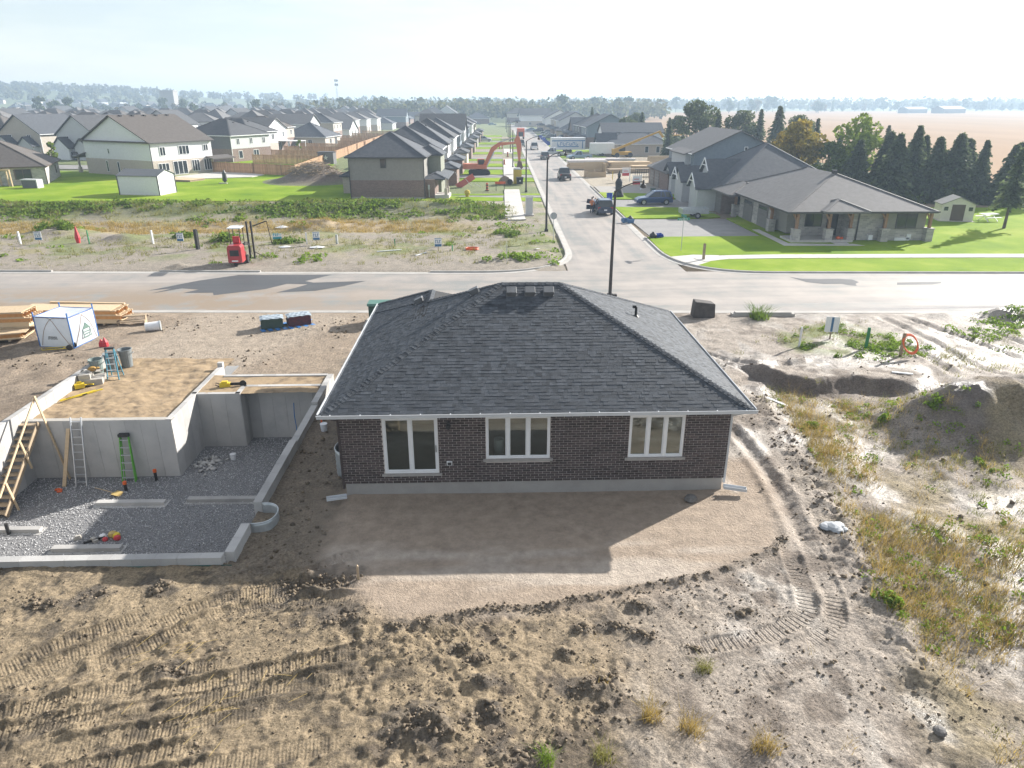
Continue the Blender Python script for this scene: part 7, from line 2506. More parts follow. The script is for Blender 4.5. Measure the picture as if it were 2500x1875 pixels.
clump_mass('dry_grass', 'dry tan grass across the far dirt lot', 'grass', on_ground(x, y), RNG.uniform(.2, .6, len(x)), RNG.uniform(.12, .35, len(x)), 14, .03, M_OLIVE, 'blade')
x, y = rejection(1500, -75, -4, 73, 78.5, lambda x, y: .8 + 0 * x)
clump_mass('dry_grass', 'band of dry grass at the foot of the ditch bank', 'grass', on_ground(x, y), RNG.uniform(.3, .6, len(x)), RNG.uniform(.2, .5, len(x)), 16, .03, M_DRY, 'blade')
for k, (x_, y_, n_, r_, h_) in enumerate(((-42.5, 72.5, 22, 2.2, .8), (-24.6, 67.5, 16, 1.3, .9), (-29.5, 69.5, 10, .9, .6), (-18.6, 66.0, 10, 1.2, .5), (2.5, 58.5, 14, 2.2, .45), (1.5, 70, 12, 2.0, .5))):
    x, y = RNG.normal(x_, r_ * .5, n_), RNG.normal(y_, r_ * .35, n_)
    clump_mass('weeds', ['bushy weed clump on the mound at the far left of the lot', 'bushy green weeds beside the lot sign', 'small green weed clump left of the lot sign', 'dark weed clump right of the red machine', 'green weeds at the corner kerb', 'weeds round the stop sign post'][k], 'weeds', on_ground(x, y), np.full(n_, .5), np.full(n_, h_), 40, .2, M_SHRUB if k != 4 else M_GRN)

# right hand weed field near the camera
wm = lambda x, y: pmask(x, y, WEED, .6) * sstep(-.45, .25, fbm(x, y, .35, 4, 310)) * (1 - np.clip(1.6 * np.exp(-(((x - 21) / 3.2) ** 2 + ((y - 25) / 3) ** 2)), 0, 1))
core = lambda x, y: np.exp(-(np.abs(x - (10.9 + .09 * (y - 14) + 1.1)) / (1.2 + .10 * np.abs(24 - y))) ** 2) 
x, y = rejection(4200, 9.8, 19, 9.6, 29.5, lambda x, y: np.clip(wm(x, y) * (.18 + .95 * core(x, y)), 0, 1))
clump_mass('dry_grass', 'golden dry grass along the bank right of the house', 'grass', on_ground(x, y), RNG.uniform(.1, .4, len(x)), RNG.uniform(.1, .62, len(x)), 17, .009, M_DRY, 'blade')
x, y = rejection(3800, 9.8, 26, 9.6, 31, lambda x, y: np.clip(wm(x, y) * .8, 0, 1))
clump_mass('weeds', 'olive weeds scattered right of the house', 'weeds', on_ground(x, y), RNG.uniform(.1, .3, len(x)), RNG.uniform(.1, .3, len(x)), 18, .012, M_OLIVE, 'blade')
x, y = rejection(700, 10.2, 24, 12, 30, lambda x, y: np.clip(wm(x, y) * .9, 0, 1))
clump_mass('weeds', 'small fresh green weeds among the dry grass', 'weeds', on_ground(x, y), RNG.uniform(.1, .28, len(x)), RNG.uniform(.1, .3, len(x)), 26, .07, M_GRN)
x, y = rejection(700, 14, 24, 33, 41, lambda x, y: pmask(x, y, GREENP, 1.2) * sstep(-.3, .2, fbm(x, y, .6, 3, 312)))
clump_mass('weeds', 'green weeds round the blue and white lot sign', 'weeds', on_ground(x, y), RNG.uniform(.15, .4, len(x)), RNG.uniform(.1, .28, len(x)), 30, .09, M_GRN)
x, y = rejection(500, 26, 36, 33, 41, lambda x, y: sstep(0, .4, fbm(x, y, .4, 3, 313)))
clump_mass('weeds', 'green weeds near the spoil heaps at the far right', 'weeds', on_ground(x, y), RNG.uniform(.2, .5, len(x)), RNG.uniform(.1, .3, len(x)), 26, .1, M_GRN)
x, y = rejection(1400, 9, 30, 28, 41, lambda x, y: sstep(.05, .5, fbm(x, y, .3, 4, 314)) * .8)
clump_mass('dry_grass', 'thin dry grass on the pale mud behind the hollow', 'grass', on_ground(x, y), RNG.uniform(.15, .4, len(x)), RNG.uniform(.1, .3, len(x)), 14, .014, M_OLIVE, 'blade')
for k, (x_, y_, lb) in enumerate(((10.3, 14.75, 'fresh green plant at the edge of the golden grass'), (12.9, 25.6, 'bright green weed beside the hollow'), (16.0, 25.9, 'green weed left of the big mound'), (17.4, 25.2, 'second green weed at the foot of the mound'))):
    P_ = on_ground(RNG.normal(x_, .12, 6), RNG.normal(y_, .1, 6))
    o = clump_mass('weed_plant', lb, 'weed', P_, np.full(6, .18), np.full(6, .3), 40, .09, M_GRN)
    tag(o, lb, 'weed')
    o['kind'] = 'thing'
for k, (x_, y_, lb, m_, h_) in enumerate(((3.3, 11.3, 'dry straw tuft on the pale mud at the bottom', M_DRY, .5), (4.1, 10.95, 'second dry straw tuft beside the first', M_DRY, .4), (5.4, 10.4, 'dry tuft near the bottom picture edge', M_DRY, .4), (4.9, 12.6, 'small olive tuft by the short track mark', M_OLIVE, .3), (1.1, 10.2, 'green tuft at the bottom picture edge', M_GRN, .3), (2.1, 10.3, 'olive tuft at the bottom centre', M_OLIVE, .35), (16.1, 40.6, 'spiky grey green bush behind the roof corner', M_SHRUB, .9))):
    P_ = on_ground(np.full(5, x_) + RNG.normal(0, .08, 5), np.full(5, y_) + RNG.normal(0, .06, 5))
    o = clump_mass('grass_tuft', lb, 'tuft', P_, np.full(5, .16 if k < 6 else .5), np.full(5, h_), 34, .008 if k < 6 else .03, m_, 'blade')
    tag(o, lb, 'tuft')
    o['kind'] = 'thing'
x, y = rejection(260, 2, 12, 9.8, 14, lambda x, y: .5 * sstep(.1, .5, fbm(x, y, .6, 3, 315)))
clump_mass('dry_grass', 'thin dry stalks on the pale mud in front', 'grass', on_ground(x, y), RNG.uniform(.08, .2, len(x)), RNG.uniform(.1, .3, len(x)), 10, .006, M_DRY, 'blade')

# clods of earth
M_CLOD = mat('soil_clod', (.12, .095, .068), (.19, .15, .105), 6, .95, .8, 20, rand=.4)
P_, S_ = [], []
for hx_, hy_, hr, hh in HEAPS:
    n_ = int(300 * hr)
    a = RNG.uniform(-.6, .9)
    u, w = RNG.normal(0, hr * .75, n_), RNG.normal(0, hr * .2, n_) + .12 * hr * np.sin(np.linspace(0, 9, n_))
    x, y = hx_ + u * math.cos(a) - w * math.sin(a), hy_ + u * math.sin(a) * .7 + w * math.cos(a)
    P_.append(np.stack([x, y], -1)); S_.append(np.clip(RNG.exponential(.024, n_), .008, .11) * np.exp(-(u / hr / 1.3) ** 2))
rd = np.array(RIDGE)
k = RNG.integers(0, len(rd), 900)
P_.append(rd[k] + RNG.normal(0, .09, (900, 2))); S_.append(np.clip(RNG.exponential(.018, 900), .01, .06))
n_ = 30000
x, y = RNG.uniform(-14, 9, n_), RNG.uniform(9.3, 17.5, n_)
dens = np.clip(.15 + .9 * sstep(.0, .5, fbm(x, y, .5, 4, 320)) - .55 * sstep(1, 5, x), .05, 1) * (1 - pmask(x, y, SAND, .5)) * (1 - inpoly(x, y, PIT))
k = RNG.uniform(0, 1, n_) < dens
P_.append(np.stack([x[k], y[k]], -1)); S_.append(np.clip(RNG.exponential(.012, k.sum()), .006, .06))
x, y = RNG.uniform(-3, 3.2, 7000), RNG.uniform(9.2, 14.4, 7000)
k = RNG.uniform(0, 1, 7000) < pmask(x, y, CHURN, .4) * sstep(-.4, .3, fbm(x, y, .9, 3, 326))
P_.append(np.stack([x[k], y[k]], -1)[::2]); S_.append(np.clip(RNG.exponential(.016, k.sum()), .006, .075)[::2])
x, y = RNG.uniform(9, 24, 2600), RNG.uniform(11, 34, 2600)
k = RNG.uniform(0, 1, 2600) < .25 + .6 * sstep(.1, .5, fbm(x, y, .4, 3, 321))
P_.append(np.stack([x[k], y[k]], -1)); S_.append(np.clip(RNG.exponential(.025, k.sum()), .01, .12))
d_ = np.array([(12.1, 29.26), (11.6, 26.5), (11.25, 23.93), (11.1, 21.5), (10.92, 19.31), (10.46, 16.83), (10.08, 14.81)])
k = RNG.integers(0, 6, 900); u = RNG.uniform(0, 1, (900, 1))
P_.append(d_[k] * (1 - u) + d_[k + 1] * u + RNG.normal(0, .4, (900, 2))); S_.append(np.clip(RNG.exponential(.024, 900), .01, .11))
x, y = np.concatenate([RNG.uniform(1, 12, 9000), RNG.uniform(9, 20, 5000)]), np.concatenate([RNG.uniform(9.4, 17, 9000), RNG.uniform(17, 30, 5000)])
k = (RNG.uniform(0, 1, 14000) < .15 + .8 * sstep(-.1, .45, fbm(x, y, .7, 4, 324))) & (pmask(x, y, SAND, .3) < .5)
P_.append(np.stack([x[k], y[k]], -1)); S_.append(np.clip(RNG.exponential(.011, k.sum()), .005, .05))
x, y = RNG.uniform(-7.3, -5, 900), RNG.uniform(16, 34, 900)
P_.append(np.stack([x, y], -1)); S_.append(np.clip(RNG.exponential(.025, 900), .01, .1))
x, y = RNG.uniform(-30, -8, 2600), RNG.uniform(33, 42, 2600)
k = RNG.uniform(0, 1, 2600) < sstep(-.1, .4, fbm(x, y, .4, 3, 322))
P_.append(np.stack([x[k], y[k]], -1)); S_.append(np.clip(RNG.exponential(.028, k.sum()), .01, .1))
P_, S_ = np.concatenate(P_), np.concatenate(S_)
z = height(P_[:, 0], P_[:, 1])
k = ~inpoly(P_[:, 0], P_[:, 1], PIT)
scatter_rocks('soil_clods', np.stack([P_[:, 0], P_[:, 1], z + S_ * .25], -1)[k], S_[k], M_CLOD, 'broken clods of dark soil strewn over the mud', 'clods', flat=.8)
# straw blades on the mud
b = MB()
for cx_, cy_, n_, sp_ in ((-7.6, 13.4, 16, .5), (-6.3, 11.6, 20, .6), (-4.9, 12.4, 8, .6)):
    for q_ in range(n_):
        x_, y_ = random.gauss(cx_, sp_), random.gauss(cy_, sp_ * .6)
        a, L = random.gauss(.7, .5), random.uniform(.15, .5)
        z_ = gz(x_, y_) + .05
        b.bar((x_, y_, z_), (x_ + L * math.cos(a), y_ + L * math.sin(a), z_ + .03), .008, .004)
stuff(b.build('straw', M_STRAW, fix=False), 'loose straw stalks lying on the track marks', 'straw')

# ------------------------------------------------------------------ air
hz = MB().box(-3400, 3400, -60, 3600, -3, 50).build('haze', [])
vm = bpy.data.materials.new('haze_air')
vm.use_nodes = True
n, l = vm.node_tree.nodes, vm.node_tree.links
n.remove(n['Principled BSDF'])
pv = n.new('ShaderNodeVolumePrincipled')
pv.inputs['Color'].default_value = (.62, .80, 1.0, 1)
pv.inputs['Density'].default_value = .00055
pv.inputs['Anisotropy'].default_value = 0.25
l.new(pv.outputs[0], n['Material Output'].inputs['Volume'])
hz.data.materials.append(vm)
tag(hz, 'thin pale blue autumn haze over the whole scene', 'haze', kind='stuff')
# ------------------------------------------------------------------ vehicles
def paint(name, c, m=.3):
    return mat('paint_' + name, c, tuple(x * .9 for x in c), 1.5, .32, coat=.6, spec=.5, metal=m)


M_TYRE = mat('tyre_rubber', (.022, .022, .023), (.03, .03, .03), 6, .85)
M_RIM = mat('wheel_rim', (.45, .46, .48), (.36, .37, .39), 5, .35, metal=.7)
M_CGLASS = mat('car_glass', (.02, .026, .03), (.03, .036, .04), 2, .05, spec=.7)
M_TAIL = mat('tail_lamp', (.45, .03, .03), (.38, .02, .02), 4, .25)
M_HEAD = mat('head_lamp', (.7, .72, .74), (.6, .62, .64), 4, .15)
M_PLATE = mat('number_plate', (.72, .73, .75), (.65, .66, .68), 4, .5)
P_BLUE, P_NAVY, P_BLACK, P_WHITE, P_SILV, P_GREY, P_LBLUE = paint('blue', (.025, .06, .17)), paint('navy', (.03, .045, .085)), paint('black', (.018, .02, .023)), paint('white', (.70, .72, .74), .0), paint('silver', (.42, .45, .47)), paint('grey', (.13, .145, .155)), paint('light_blue', (.22, .33, .43))
P_DGRN = paint('dark_green', (.03, .055, .05))

CAR_ME = {}


def loft(secs):
    """secs: list of (x, [(y,z)...]) half outlines mirrored; closed skin"""
    vs, fs = [], []
    n = len(secs[0][1]) * 2
    for x, pr in secs:
        pts = [(x, y, z) for y, z in pr] + [(x, -y, z) for y, z in reversed(pr)]
        vs += pts
    for i in range(len(secs) - 1):
        for j in range(n):
            j2 = (j + 1) % n
            fs.append((i * n + j, i * n + j2, (i + 1) * n + j2, (i + 1) * n + j))
    fs += [tuple(reversed(range(n))), tuple(range((len(secs) - 1) * n, len(secs) * n))]
    return vs, fs


def car(kind, body, label, loc, heading, group=None, scale=1.0, near=False):
    """heading: world angle of the nose; parts share meshes between cars of one kind"""
    t = thing({'suv': 'parked_suv', 'sedan': 'parked_car', 'pickup': 'pickup_truck', 'van': 'parked_van'}[kind], label, {'suv': 'car', 'sedan': 'car', 'pickup': 'truck', 'van': 'van'}[kind], loc, heading, group)
    t.scale = (scale,) * 3
    L, W2 = {'suv': (4.6, .93), 'sedan': (4.7, .9), 'pickup': (5.6, .98), 'van': (5.6, 1.0)}[kind]
    key = kind
    if key not in CAR_ME:
        h = L / 2
        wl = {'suv': .98, 'sedan': .88, 'pickup': 1.06, 'van': 1.05}[kind]      # belt line
        rf = {'suv': 1.68, 'sedan': 1.43, 'pickup': 1.88, 'van': 2.1}[kind]
        lo = {'suv': .3, 'sedan': .24, 'pickup': .42, 'van': .32}[kind]
        hood = wl - .02 if kind != 'van' else wl
        S = lambda x, w, top: (x, [(w * .96, lo), (w, lo + .25), (w, top - .14), (w * .93, top)])
        secs = [S(-h, W2 * .86, wl - .12), S(-h + .12, W2 * .95, wl - .02), S(-h * .6, W2, wl), S(0, W2, wl), S(h * .48, W2, hood), S(h * .8, W2 * .97, hood - .1), S(h - .1, W2 * .9, hood - .26), S(h, W2 * .78, hood - .36)]
        b = MB()
        b._add(*loft(secs))
        bo = b.build('body', P_GREY, smooth=False)
        # cabin: glass house with pillars and roof
        if kind == 'suv':
            c0, c1, t0, t1 = -h + .08, h * .42, -h + .42, h * .02
        elif kind == 'sedan':
            c0, c1, t0, t1 = -h * .78, h * .42, -h * .42, h * .02
        elif kind == 'van':
            c0, c1, t0, t1 = -h + .02, h * .8, -h + .1, h * .45
        else:
            c0, c1, t0, t1 = -h * .18, h * .5, -h * .12, h * .2
        z0 = wl - .02
        gl = MB()
        gl._add([(c0, W2 * .92, z0), (c1, W2 * .9, z0), (t1, W2 * .74, rf - .05), (t0, W2 * .74, rf - .05), (c0, -W2 * .92, z0), (c1, -W2 * .9, z0), (t1, -W2 * .74, rf - .05), (t0, -W2 * .74, rf - .05)],
                [(0, 1, 2, 3), (4, 7, 6, 5), (1, 5, 6, 2), (0, 3, 7, 4), (3, 2, 6, 7), (0, 4, 5, 1)])
        go = gl.build('windows', M_CGLASS)
        r = MB()
        r._add([(t0 - .05, W2 * .77, rf - .07), (t1 + .06, W2 * .77, rf - .07), (t1 + .0, W2 * .6, rf), (t0 + .06, W2 * .6, rf), (t0 - .05, -W2 * .77, rf - .07), (t1 + .06, -W2 * .77, rf - .07), (t1 + .0, -W2 * .6, rf), (t0 + .06, -W2 * .6, rf)],
               [(0, 1, 2, 3), (4, 7, 6, 5), (1, 5, 6, 2), (0, 3, 7, 4), (3, 2, 6, 7), (0, 4, 5, 1)])
        for s in (-1, 1):
            pl = lambda xa, xb, wd: r.bar((xa, s * W2 * .925, z0), (xb, s * W2 * .765, rf - .06), wd, .05, up=(0, 1, 0))
            pl(c0 + .05, t0 + .02, .16); pl(c1 - .04, t1 - .02, .09)
            m_ = (c0 + c1) / 2 - .1
            pl(m_, m_ + .0, .09)
            if kind in ('suv', 'van'):
                pl(c0 + .85, t0 + .75, .09)
        if kind == 'van':
            for s in (-1, 1):
                r.box(c0, (c0 + c1) / 2 - .3, s * W2 * .9 - .03, s * W2 * .9 + .03, z0, rf - .12)
        if kind == 'suv':
            for s in (-1, 1):
                r.bar((t0, s * W2 * .68, rf + .03), (t1 - .1, s * W2 * .68, rf + .03), .04, .04)
        ro_ = r.build('roof', P_GREY)
        w = MB()
        rw = {'suv': .36, 'sedan': .33, 'pickup': .41, 'van': .35}[kind]
        w.cyl((0, -.12, 0), (0, .12, 0), rw, rw, 18)
        wo = w.build('wheel', M_TYRE)
        rim = MB()
        rim.cyl((0, -.125, 0), (0, .125, 0), rw * .62, rw * .62, 14)
        rimo = rim.build('rim', M_RIM)
        hd, tl, pt = MB(), MB(), MB()
        hd.box(-.08, .04, -.2, .2, -.07, .07)
        tl.box(-.05, .05, -.13, .13, -.13, .13)
        pt.box(-.02, .02, -.17, .17, -.08, .08)
        bx_ = MB()
        if kind == 'pickup':
            bx_.box(-h + .1, -h * .2, -W2 + .12, W2 - .12, wl - .02, wl + .012)
        objs = dict(body=bo, windows=go, roof=ro_, wheel=wo, rim=rimo, headlight=hd.build('headlight', M_HEAD), taillight=tl.build('taillight', M_TAIL), plate=pt.build('number_plate', M_PLATE))
        if kind == 'pickup':
            objs['bed'] = bx_.build('truck_bed', M_BLACKP)
        CAR_ME[key] = ({k_: o.data for k_, o in objs.items()}, rw, wl)
        for o in objs.values():
            bpy.data.objects.remove(o)
    me, rw, wl = CAR_ME[key]
    h = L / 2

    def add(k_, m=None, loc_=(0, 0, 0), nm=None):
        o = link(nm or k_, me[k_], t, loc_)
        if m is not None:
            o.material_slots[0].link = 'OBJECT'
            o.material_slots[0].material = m
        return o
    add('body', body); add('windows'); add('roof', body)
    for sx in (-1, 1):
        for sy in (-1, 1):
            o = add('wheel', None, (sx * L * .31, sy * (W2 - .1), rw))
            link('rim', me['rim'], o)
    for sy in (-1, 1):
        add('headlight', None, (h - .1, sy * W2 * .62, wl - .34))
        add('taillight', None, (-h + .06, sy * W2 * .76, wl - .16))
    o = link('number_plate', me['plate'], t, (-h - .01, 0, .62))
    if 'bed' in me:
        link('truck_bed', me['bed'], t)
    return t


ST = R(90 - 1.03)      # heading along the side street, away from the camera
car('suv', P_BLUE, 'blue SUV parked across the driveway before the grey roofed house', (20.8, 91.3, .05), R(182))
bs = car('suv', P_NAVY, 'dark blue SUV stopped at the kerb with its front door open', (13.35, 84.4, .01), ST)
o = MB().bar((0, 0, .45), (-.2, .95, .45), .06, .5).bar((0.05, 0, .95), (-.15, .9, 1.15), .04, .5).build('open_door', P_NAVY, bs, (.75, .93, .15))
bt = car('pickup', P_BLACK, 'black pickup truck on the side street before the lumber yard', (12.7, 123, .01), ST)
car('suv', P_GREY, 'dark SUV parked behind the white lettered trailer', (11.9 + .9, 168, .01), ST, 'vehicles along the street')
car('pickup', P_SILV, 'silver pickup parked sideways by the white trailer', (15.6, 178, .01), R(160), 'vehicles along the street')
car('pickup', P_LBLUE, 'pale blue pickup beside the stacked lumber', (20.4, 166, .05), R(190), 'vehicles along the street')
car('pickup', P_WHITE, 'white pickup with tailgate towards the camera, beyond the trailer', (12.6, 203, .01), ST, 'vehicles along the street')
car('pickup', P_WHITE, 'distant white pickup on the right side of the street', (11.7, 285, .01), ST, 'vehicles along the street')
car('pickup', P_DGRN, 'dark green pickup facing the camera on the left kerb', (7.6 + 2.0, 216, .01), ST + math.pi, 'vehicles along the street')
car('suv', P_SILV, 'pale silver SUV parked on the dirt at the left of the street', (-1.0, 244, .05), R(-3), 'vehicles along the street')
for k, (x, y, kd, p_, lb) in enumerate(((23.5, 236, 'sedan', P_WHITE, 'nearest white car on the right driveways'), (22.9, 246, 'sedan', P_WHITE, 'second white car on the right driveways'), (24.4, 252, 'suv', P_NAVY, 'dark car behind the white cars'), (20.8, 258, 'suv', P_GREY, 'dark SUV standing nearest the street'), (24.6, 268, 'suv', P_BLACK, 'black SUV under the porch roofs'), (22.2, 283, 'sedan', P_SILV, 'silver car farther along the driveways'), (23.0, 298, 'suv', P_GREY, 'dark grey SUV farther along the driveways'), (21.4, 320, 'suv', P_NAVY, 'navy SUV near the end of the street'), (18.9, 333, 'sedan', P_LBLUE, 'pale blue car near the end of the street'))):
    car(kd, p_, lb, (x, y, .05), R(182 + random.uniform(-4, 4)), 'cars on the right driveways')
for k, (x, y, p_, lb) in enumerate(((2.5, 415, P_LBLUE, 'pale car crossing the far end of the street'), (12.8, 425, P_WHITE, 'white car at the far bend of the street'), (-6, 425, P_GREY, 'grey car under the far carport'))):
    car('sedan', p_, lb, (x, y, .02), R(5), 'cars at the far bend')
car('suv', P_GREY, 'dark grey SUV parked in the left street', (-92.5, 170, .1), R(150), 'cars in the left street')
car('sedan', P_WHITE, 'white car parked beside the grey SUV in the left street', (-87, 173.5, .1), R(150), 'cars in the left street')

# garbage truck
M_TRKO = mat('truck_orange', (.55, .10, .035), (.46, .085, .03), 3, .45)
t = thing('garbage_truck', 'orange red garbage truck driving away down the street', 'truck', (10.0 + 1.4, 262, .01), ST)
MB().box(-3.8, 2.0, -1.25, 1.25, .95, 3.5).extr([(-3.8, .9), (-3.8, 3.3), (-4.5, 2.9), (-4.6, 1.0)], 'y', -1.22, 1.22).build('body', M_TRKO, t)
MB().box(2.1, 4.0, -1.2, 1.2, .9, 2.7).build('cab', M_TRKO, t)
MB().box(3.2, 4.02, -1.1, 1.1, 1.8, 2.5).build('windscreen', M_CGLASS, t)
MB().box(-4.66, -4.3, -.8, .8, 1.0, 2.4).build('hopper', M_BLACKP, t)
for x in (-2.9, -1.7, 3.0):
    for s in (-1, 1):
        MB().cyl((x, s * 1.0 - .18, .5), (x, s * 1.0 + .18, .5), .5, .5, 16).build('wheel', M_TYRE, t)

# enclosed trailers
M_TBL = mat('trailer_blue', (.05, .20, .42), (.045, .18, .38), 3, .5)
t = thing('box_trailer', 'long white box trailer with blue lettering by the lumber', 'trailer', (20.3, 190, .05), R(6))
MB().box(-4.3, 4.3, -1.2, 1.2, .7, 3.5).build('body', M_WHITE, t)
MB().box(-4.33, 4.33, -1.23, 1.23, 3.5, 3.6).build('roof', M_WHITE, t)
b = MB()
b.box(-4.28, 4.2, -1.215, -1.201, 2.75, 2.98).box(3.5, 3.7, -1.215, -1.201, 1.0, 2.74).box(-2.9, 2.6, -1.215, -1.201, 1.35, 1.55)
for k in range(7):
    xx = -3.0 + k * .8
    b.box(xx, xx + .14, -1.215, -1.201, 1.7, 2.5).box(xx + .14, xx + .55, -1.215, -1.201, 2.36 if k % 2 else 1.7, 2.5 if k % 2 else 1.84).box(xx + .42, xx + .55, -1.215, -1.201, 1.84, 2.36 if k % 3 else 2.1)
b.build('lettering', M_TBL, t)
MB().box(4.301, 4.32, -1.0, 1.0, .9, 3.2).build('rear_door', M_RED, t)
for x in (-.6, .5):
    for s in (-1, 1):
        MB().cyl((x, s * 1.1 - .12, .4), (x, s * 1.1 + .12, .4), .4, .4, 14).build('wheel', M_TYRE, t)
t = thing('box_trailer', 'short plain white box trailer before the unfinished house', 'trailer', (27.0, 176.5, .05), R(2))
MB().box(-2.8, 2.8, -1.1, 1.1, .6, 2.9).build('body', M_WHITE, t)
MB().box(-2.83, 2.83, -1.13, 1.13, 2.9, 2.98).build('roof', M_WHITE, t)
for s in (-1, 1):
    MB().cyl((0, s * 1.0 - .12, .38), (0, s * 1.0 + .12, .38), .38, .38, 14).build('wheel', M_TYRE, t)
t = thing('utility_trailer', 'small grey utility trailer on the wide driveway', 'trailer', (22.9, 80.2, .06), R(3))
for a_ in ((-1.5, 1.5, -.8, -.76), (-1.5, 1.5, .76, .8)):
    MB().box(a_[0], a_[1], a_[2], a_[3], .55, 1.05).build('side_panel', M_GALV, t)
for x in (-1.5, 1.46):
    MB().box(x, x + .04, -.75, .75, .55, 1.05).build('end_panel', M_GALV, t)
MB().box(-1.5, 1.5, -.78, .78, .48, .54).build('floor', M_GALV, t)
MB().bar((1.5, .3, .5), (2.6, 0, .45), .06, .06).bar((1.5, -.3, .5), (2.6, 0, .45), .06, .06).build('drawbar', M_GALV, t)
for s in (-1, 1):
    o = MB().cyl((.2, s * .92 - .09, .32), (.2, s * .92 + .09, .32), .32, .32, 16).build('wheel', M_TYRE, t)
    MB().cyl((.2, s * .92 - .1, .32), (.2, s * .92 + .1, .32), .18, .18, 12).build('rim', M_RIM, o)

# ------------------------------------------------------------------ machines
M_EXO = mat('excavator_orange', (.55, .19, .11), (.48, .16, .09), 3, .5)
ex = thing('excavator', 'orange tracked excavator with raised boom beside the sidewalk', 'excavator', (-1.6, 131.5, .0), R(4))
for s in (-1, 1):
    pr = [(-2.1, .15), (-1.8, 0), (1.8, 0), (2.1, .15), (2.2, .5), (2.0, .85), (1.7, .95), (-1.7, .95), (-2.0, .85), (-2.2, .5)]
    MB().extr(pr, 'y', s * 1.35 - .3, s * 1.35 + .3).build('track', M_TYRE, ex)
    for k in range(14):
        MB().box(-1.9 + k * .28, -1.72 + k * .28, s * 1.35 - .32, s * 1.35 + .32, .94, 1.0).build('track_shoe', M_BLACKP, ex)
MB().box(-.9, .9, -1.1, 1.1, .4, 1.1).cyl((0, 0, 1.0), (0, 0, 1.25), .8, .8, 20).build('undercarriage', M_BLACKP, ex)
MB().box(-3.1, 1.5, -1.35, 1.35, 1.26, 1.6).box(-2.9, -.4, -1.3, 1.3, 1.6, 2.25).extr([(-3.4, 1.3), (-2.8, 1.26), (-2.8, 2.3), (-3.3, 2.2)], 'y', -1.35, 1.35).box(-.4, 1.4, -1.3, -.2, 1.6, 1.9).build('house_body', M_EXO, ex)
cab = MB().extr([(-.3, 1.6), (1.35, 1.6), (1.45, 2.2), (1.05, 3.1), (-.3, 3.1)], 'y', .35, 1.3).build('cab', M_EXO, ex)
MB().extr([(-.15, 2.0), (1.35, 2.0), (1.4, 2.25), (1.05, 2.95), (-.15, 2.95)], 'y', .33, 1.32).build('cab_glass', M_CGLASS, cab)
MB().extr([(.6, 1.5), (1.5, 1.6), (3.0, 4.6), (4.2, 5.7), (7.6, 6.1), (7.6, 6.45), (4.0, 6.35), (2.5, 5.4)], 'y', -.45, .05).build('boom', M_EXO, ex)
MB().extr([(7.2, 6.6), (7.7, 7.6), (8.3, 7.4), (8.7, 6.0), (8.5, 2.6), (8.1, 2.6), (7.7, 5.8)], 'y', -.4, .0).build('stick', M_EXO, ex)
MB().extr([(8.0, 2.7), (8.7, 2.6), (9.0, 1.4), (8.5, .9), (7.5, 1.0), (7.9, 1.8)], 'y', -.75, .35).build('bucket', mat('bucket_steel', (.16, .09, .06), (.1, .07, .06), 4, .6), ex)
b = MB()
b.cyl((1.6, -.55, 1.8), (3.1, -.55, 4.6), .12, .12, 10).cyl((1.6, .15, 1.8), (3.1, .15, 4.6), .12, .12, 10).cyl((4.2, -.2, 6.4), (6.4, -.2, 7.0), .11, .11, 10).cyl((6.4, -.2, 7.0), (7.5, -.2, 7.3), .07, .07, 8).cyl((8.7, -.2, 6.2), (8.9, -.2, 3.2), .09, .09, 8)
b.build('hydraulic_ram', M_GALV, ex)
ex.scale = (.86,) * 3
tl = thing('telehandler', 'yellow telehandler reaching its long boom before the unfinished house', 'telehandler', (31, 171.5, .1), R(10))
M_TELY = mat('telehandler_yellow', (.55, .33, .05), (.48, .28, .045), 3, .5)
MB().box(-2.2, 2.0, -1.0, 1.0, .6, 1.3).box(-2.3, -1.2, -.9, .9, 1.3, 1.9).build('chassis', M_TELY, tl)
MB().box(-.6, .8, .15, 1.0, 1.3, 2.6).build('cab', M_CGLASS, tl)
MB().bar((-2.0, -.5, 1.7), (4.2, -.5, 4.0), .4, .5).build('boom', M_TELY, tl)
MB().bar((4.0, -.5, 3.95), (8.6, -.5, 5.6), .28, .36).bar((8.5, -.5, 5.7), (9.6, -.5, 4.4), .4, .5).bar((9.6, -.5, 4.5), (14.8, -.5, 4.9), .2, .22).bar((14.7, -.5, 4.9), (14.7, -.5, 2.6), .05, .05).build('boom_extension', M_TELY, tl)
for x in (-1.6, 1.6):
    for s in (-1, 1):
        MB().cyl((x, s * 1.05 - .2, .55), (x, s * 1.05 + .2, .55), .55, .55, 16).build('wheel', M_TYRE, tl)
M_MRED = mat('machine_red', (.40, .04, .05), (.33, .035, .04), 3, .4, coat=.3)
mf = thing('truck_forklift', 'compact red truck mounted forklift parked on the far dirt lot', 'forklift', (-20.0, 56.6, gz(-20, 56.6)), R(4))
MB().box(-.62, .62, -.55, .75, .4, 1.75).extr([(-.62, 1.751), (.62, 1.751), (.5, 1.95), (-.5, 1.95)], 'y', -.5, .7).build('engine_hood', M_MRED, mf)
MB().box(-.4, .4, -.57, -.551, 1.0, 1.55).build('radiator_grille', M_BLACKP, mf)
MB().box(-.55, .5, .75, 1.6, .5, 1.1).build('footwell', M_MRED, mf)
MB().box(-.3, .3, .7, 1.15, 1.8, 2.1).box(-.3, .3, .6, .75, 2.0, 2.6).build('seat', M_RED, mf)
for x in (-.45, .45):
    for y in (.4, 1.6):
        MB().cyl((x, y, 1.6), (x, y, 3.35), .035, .035, 8).build('canopy_post', M_BLACKP, mf)
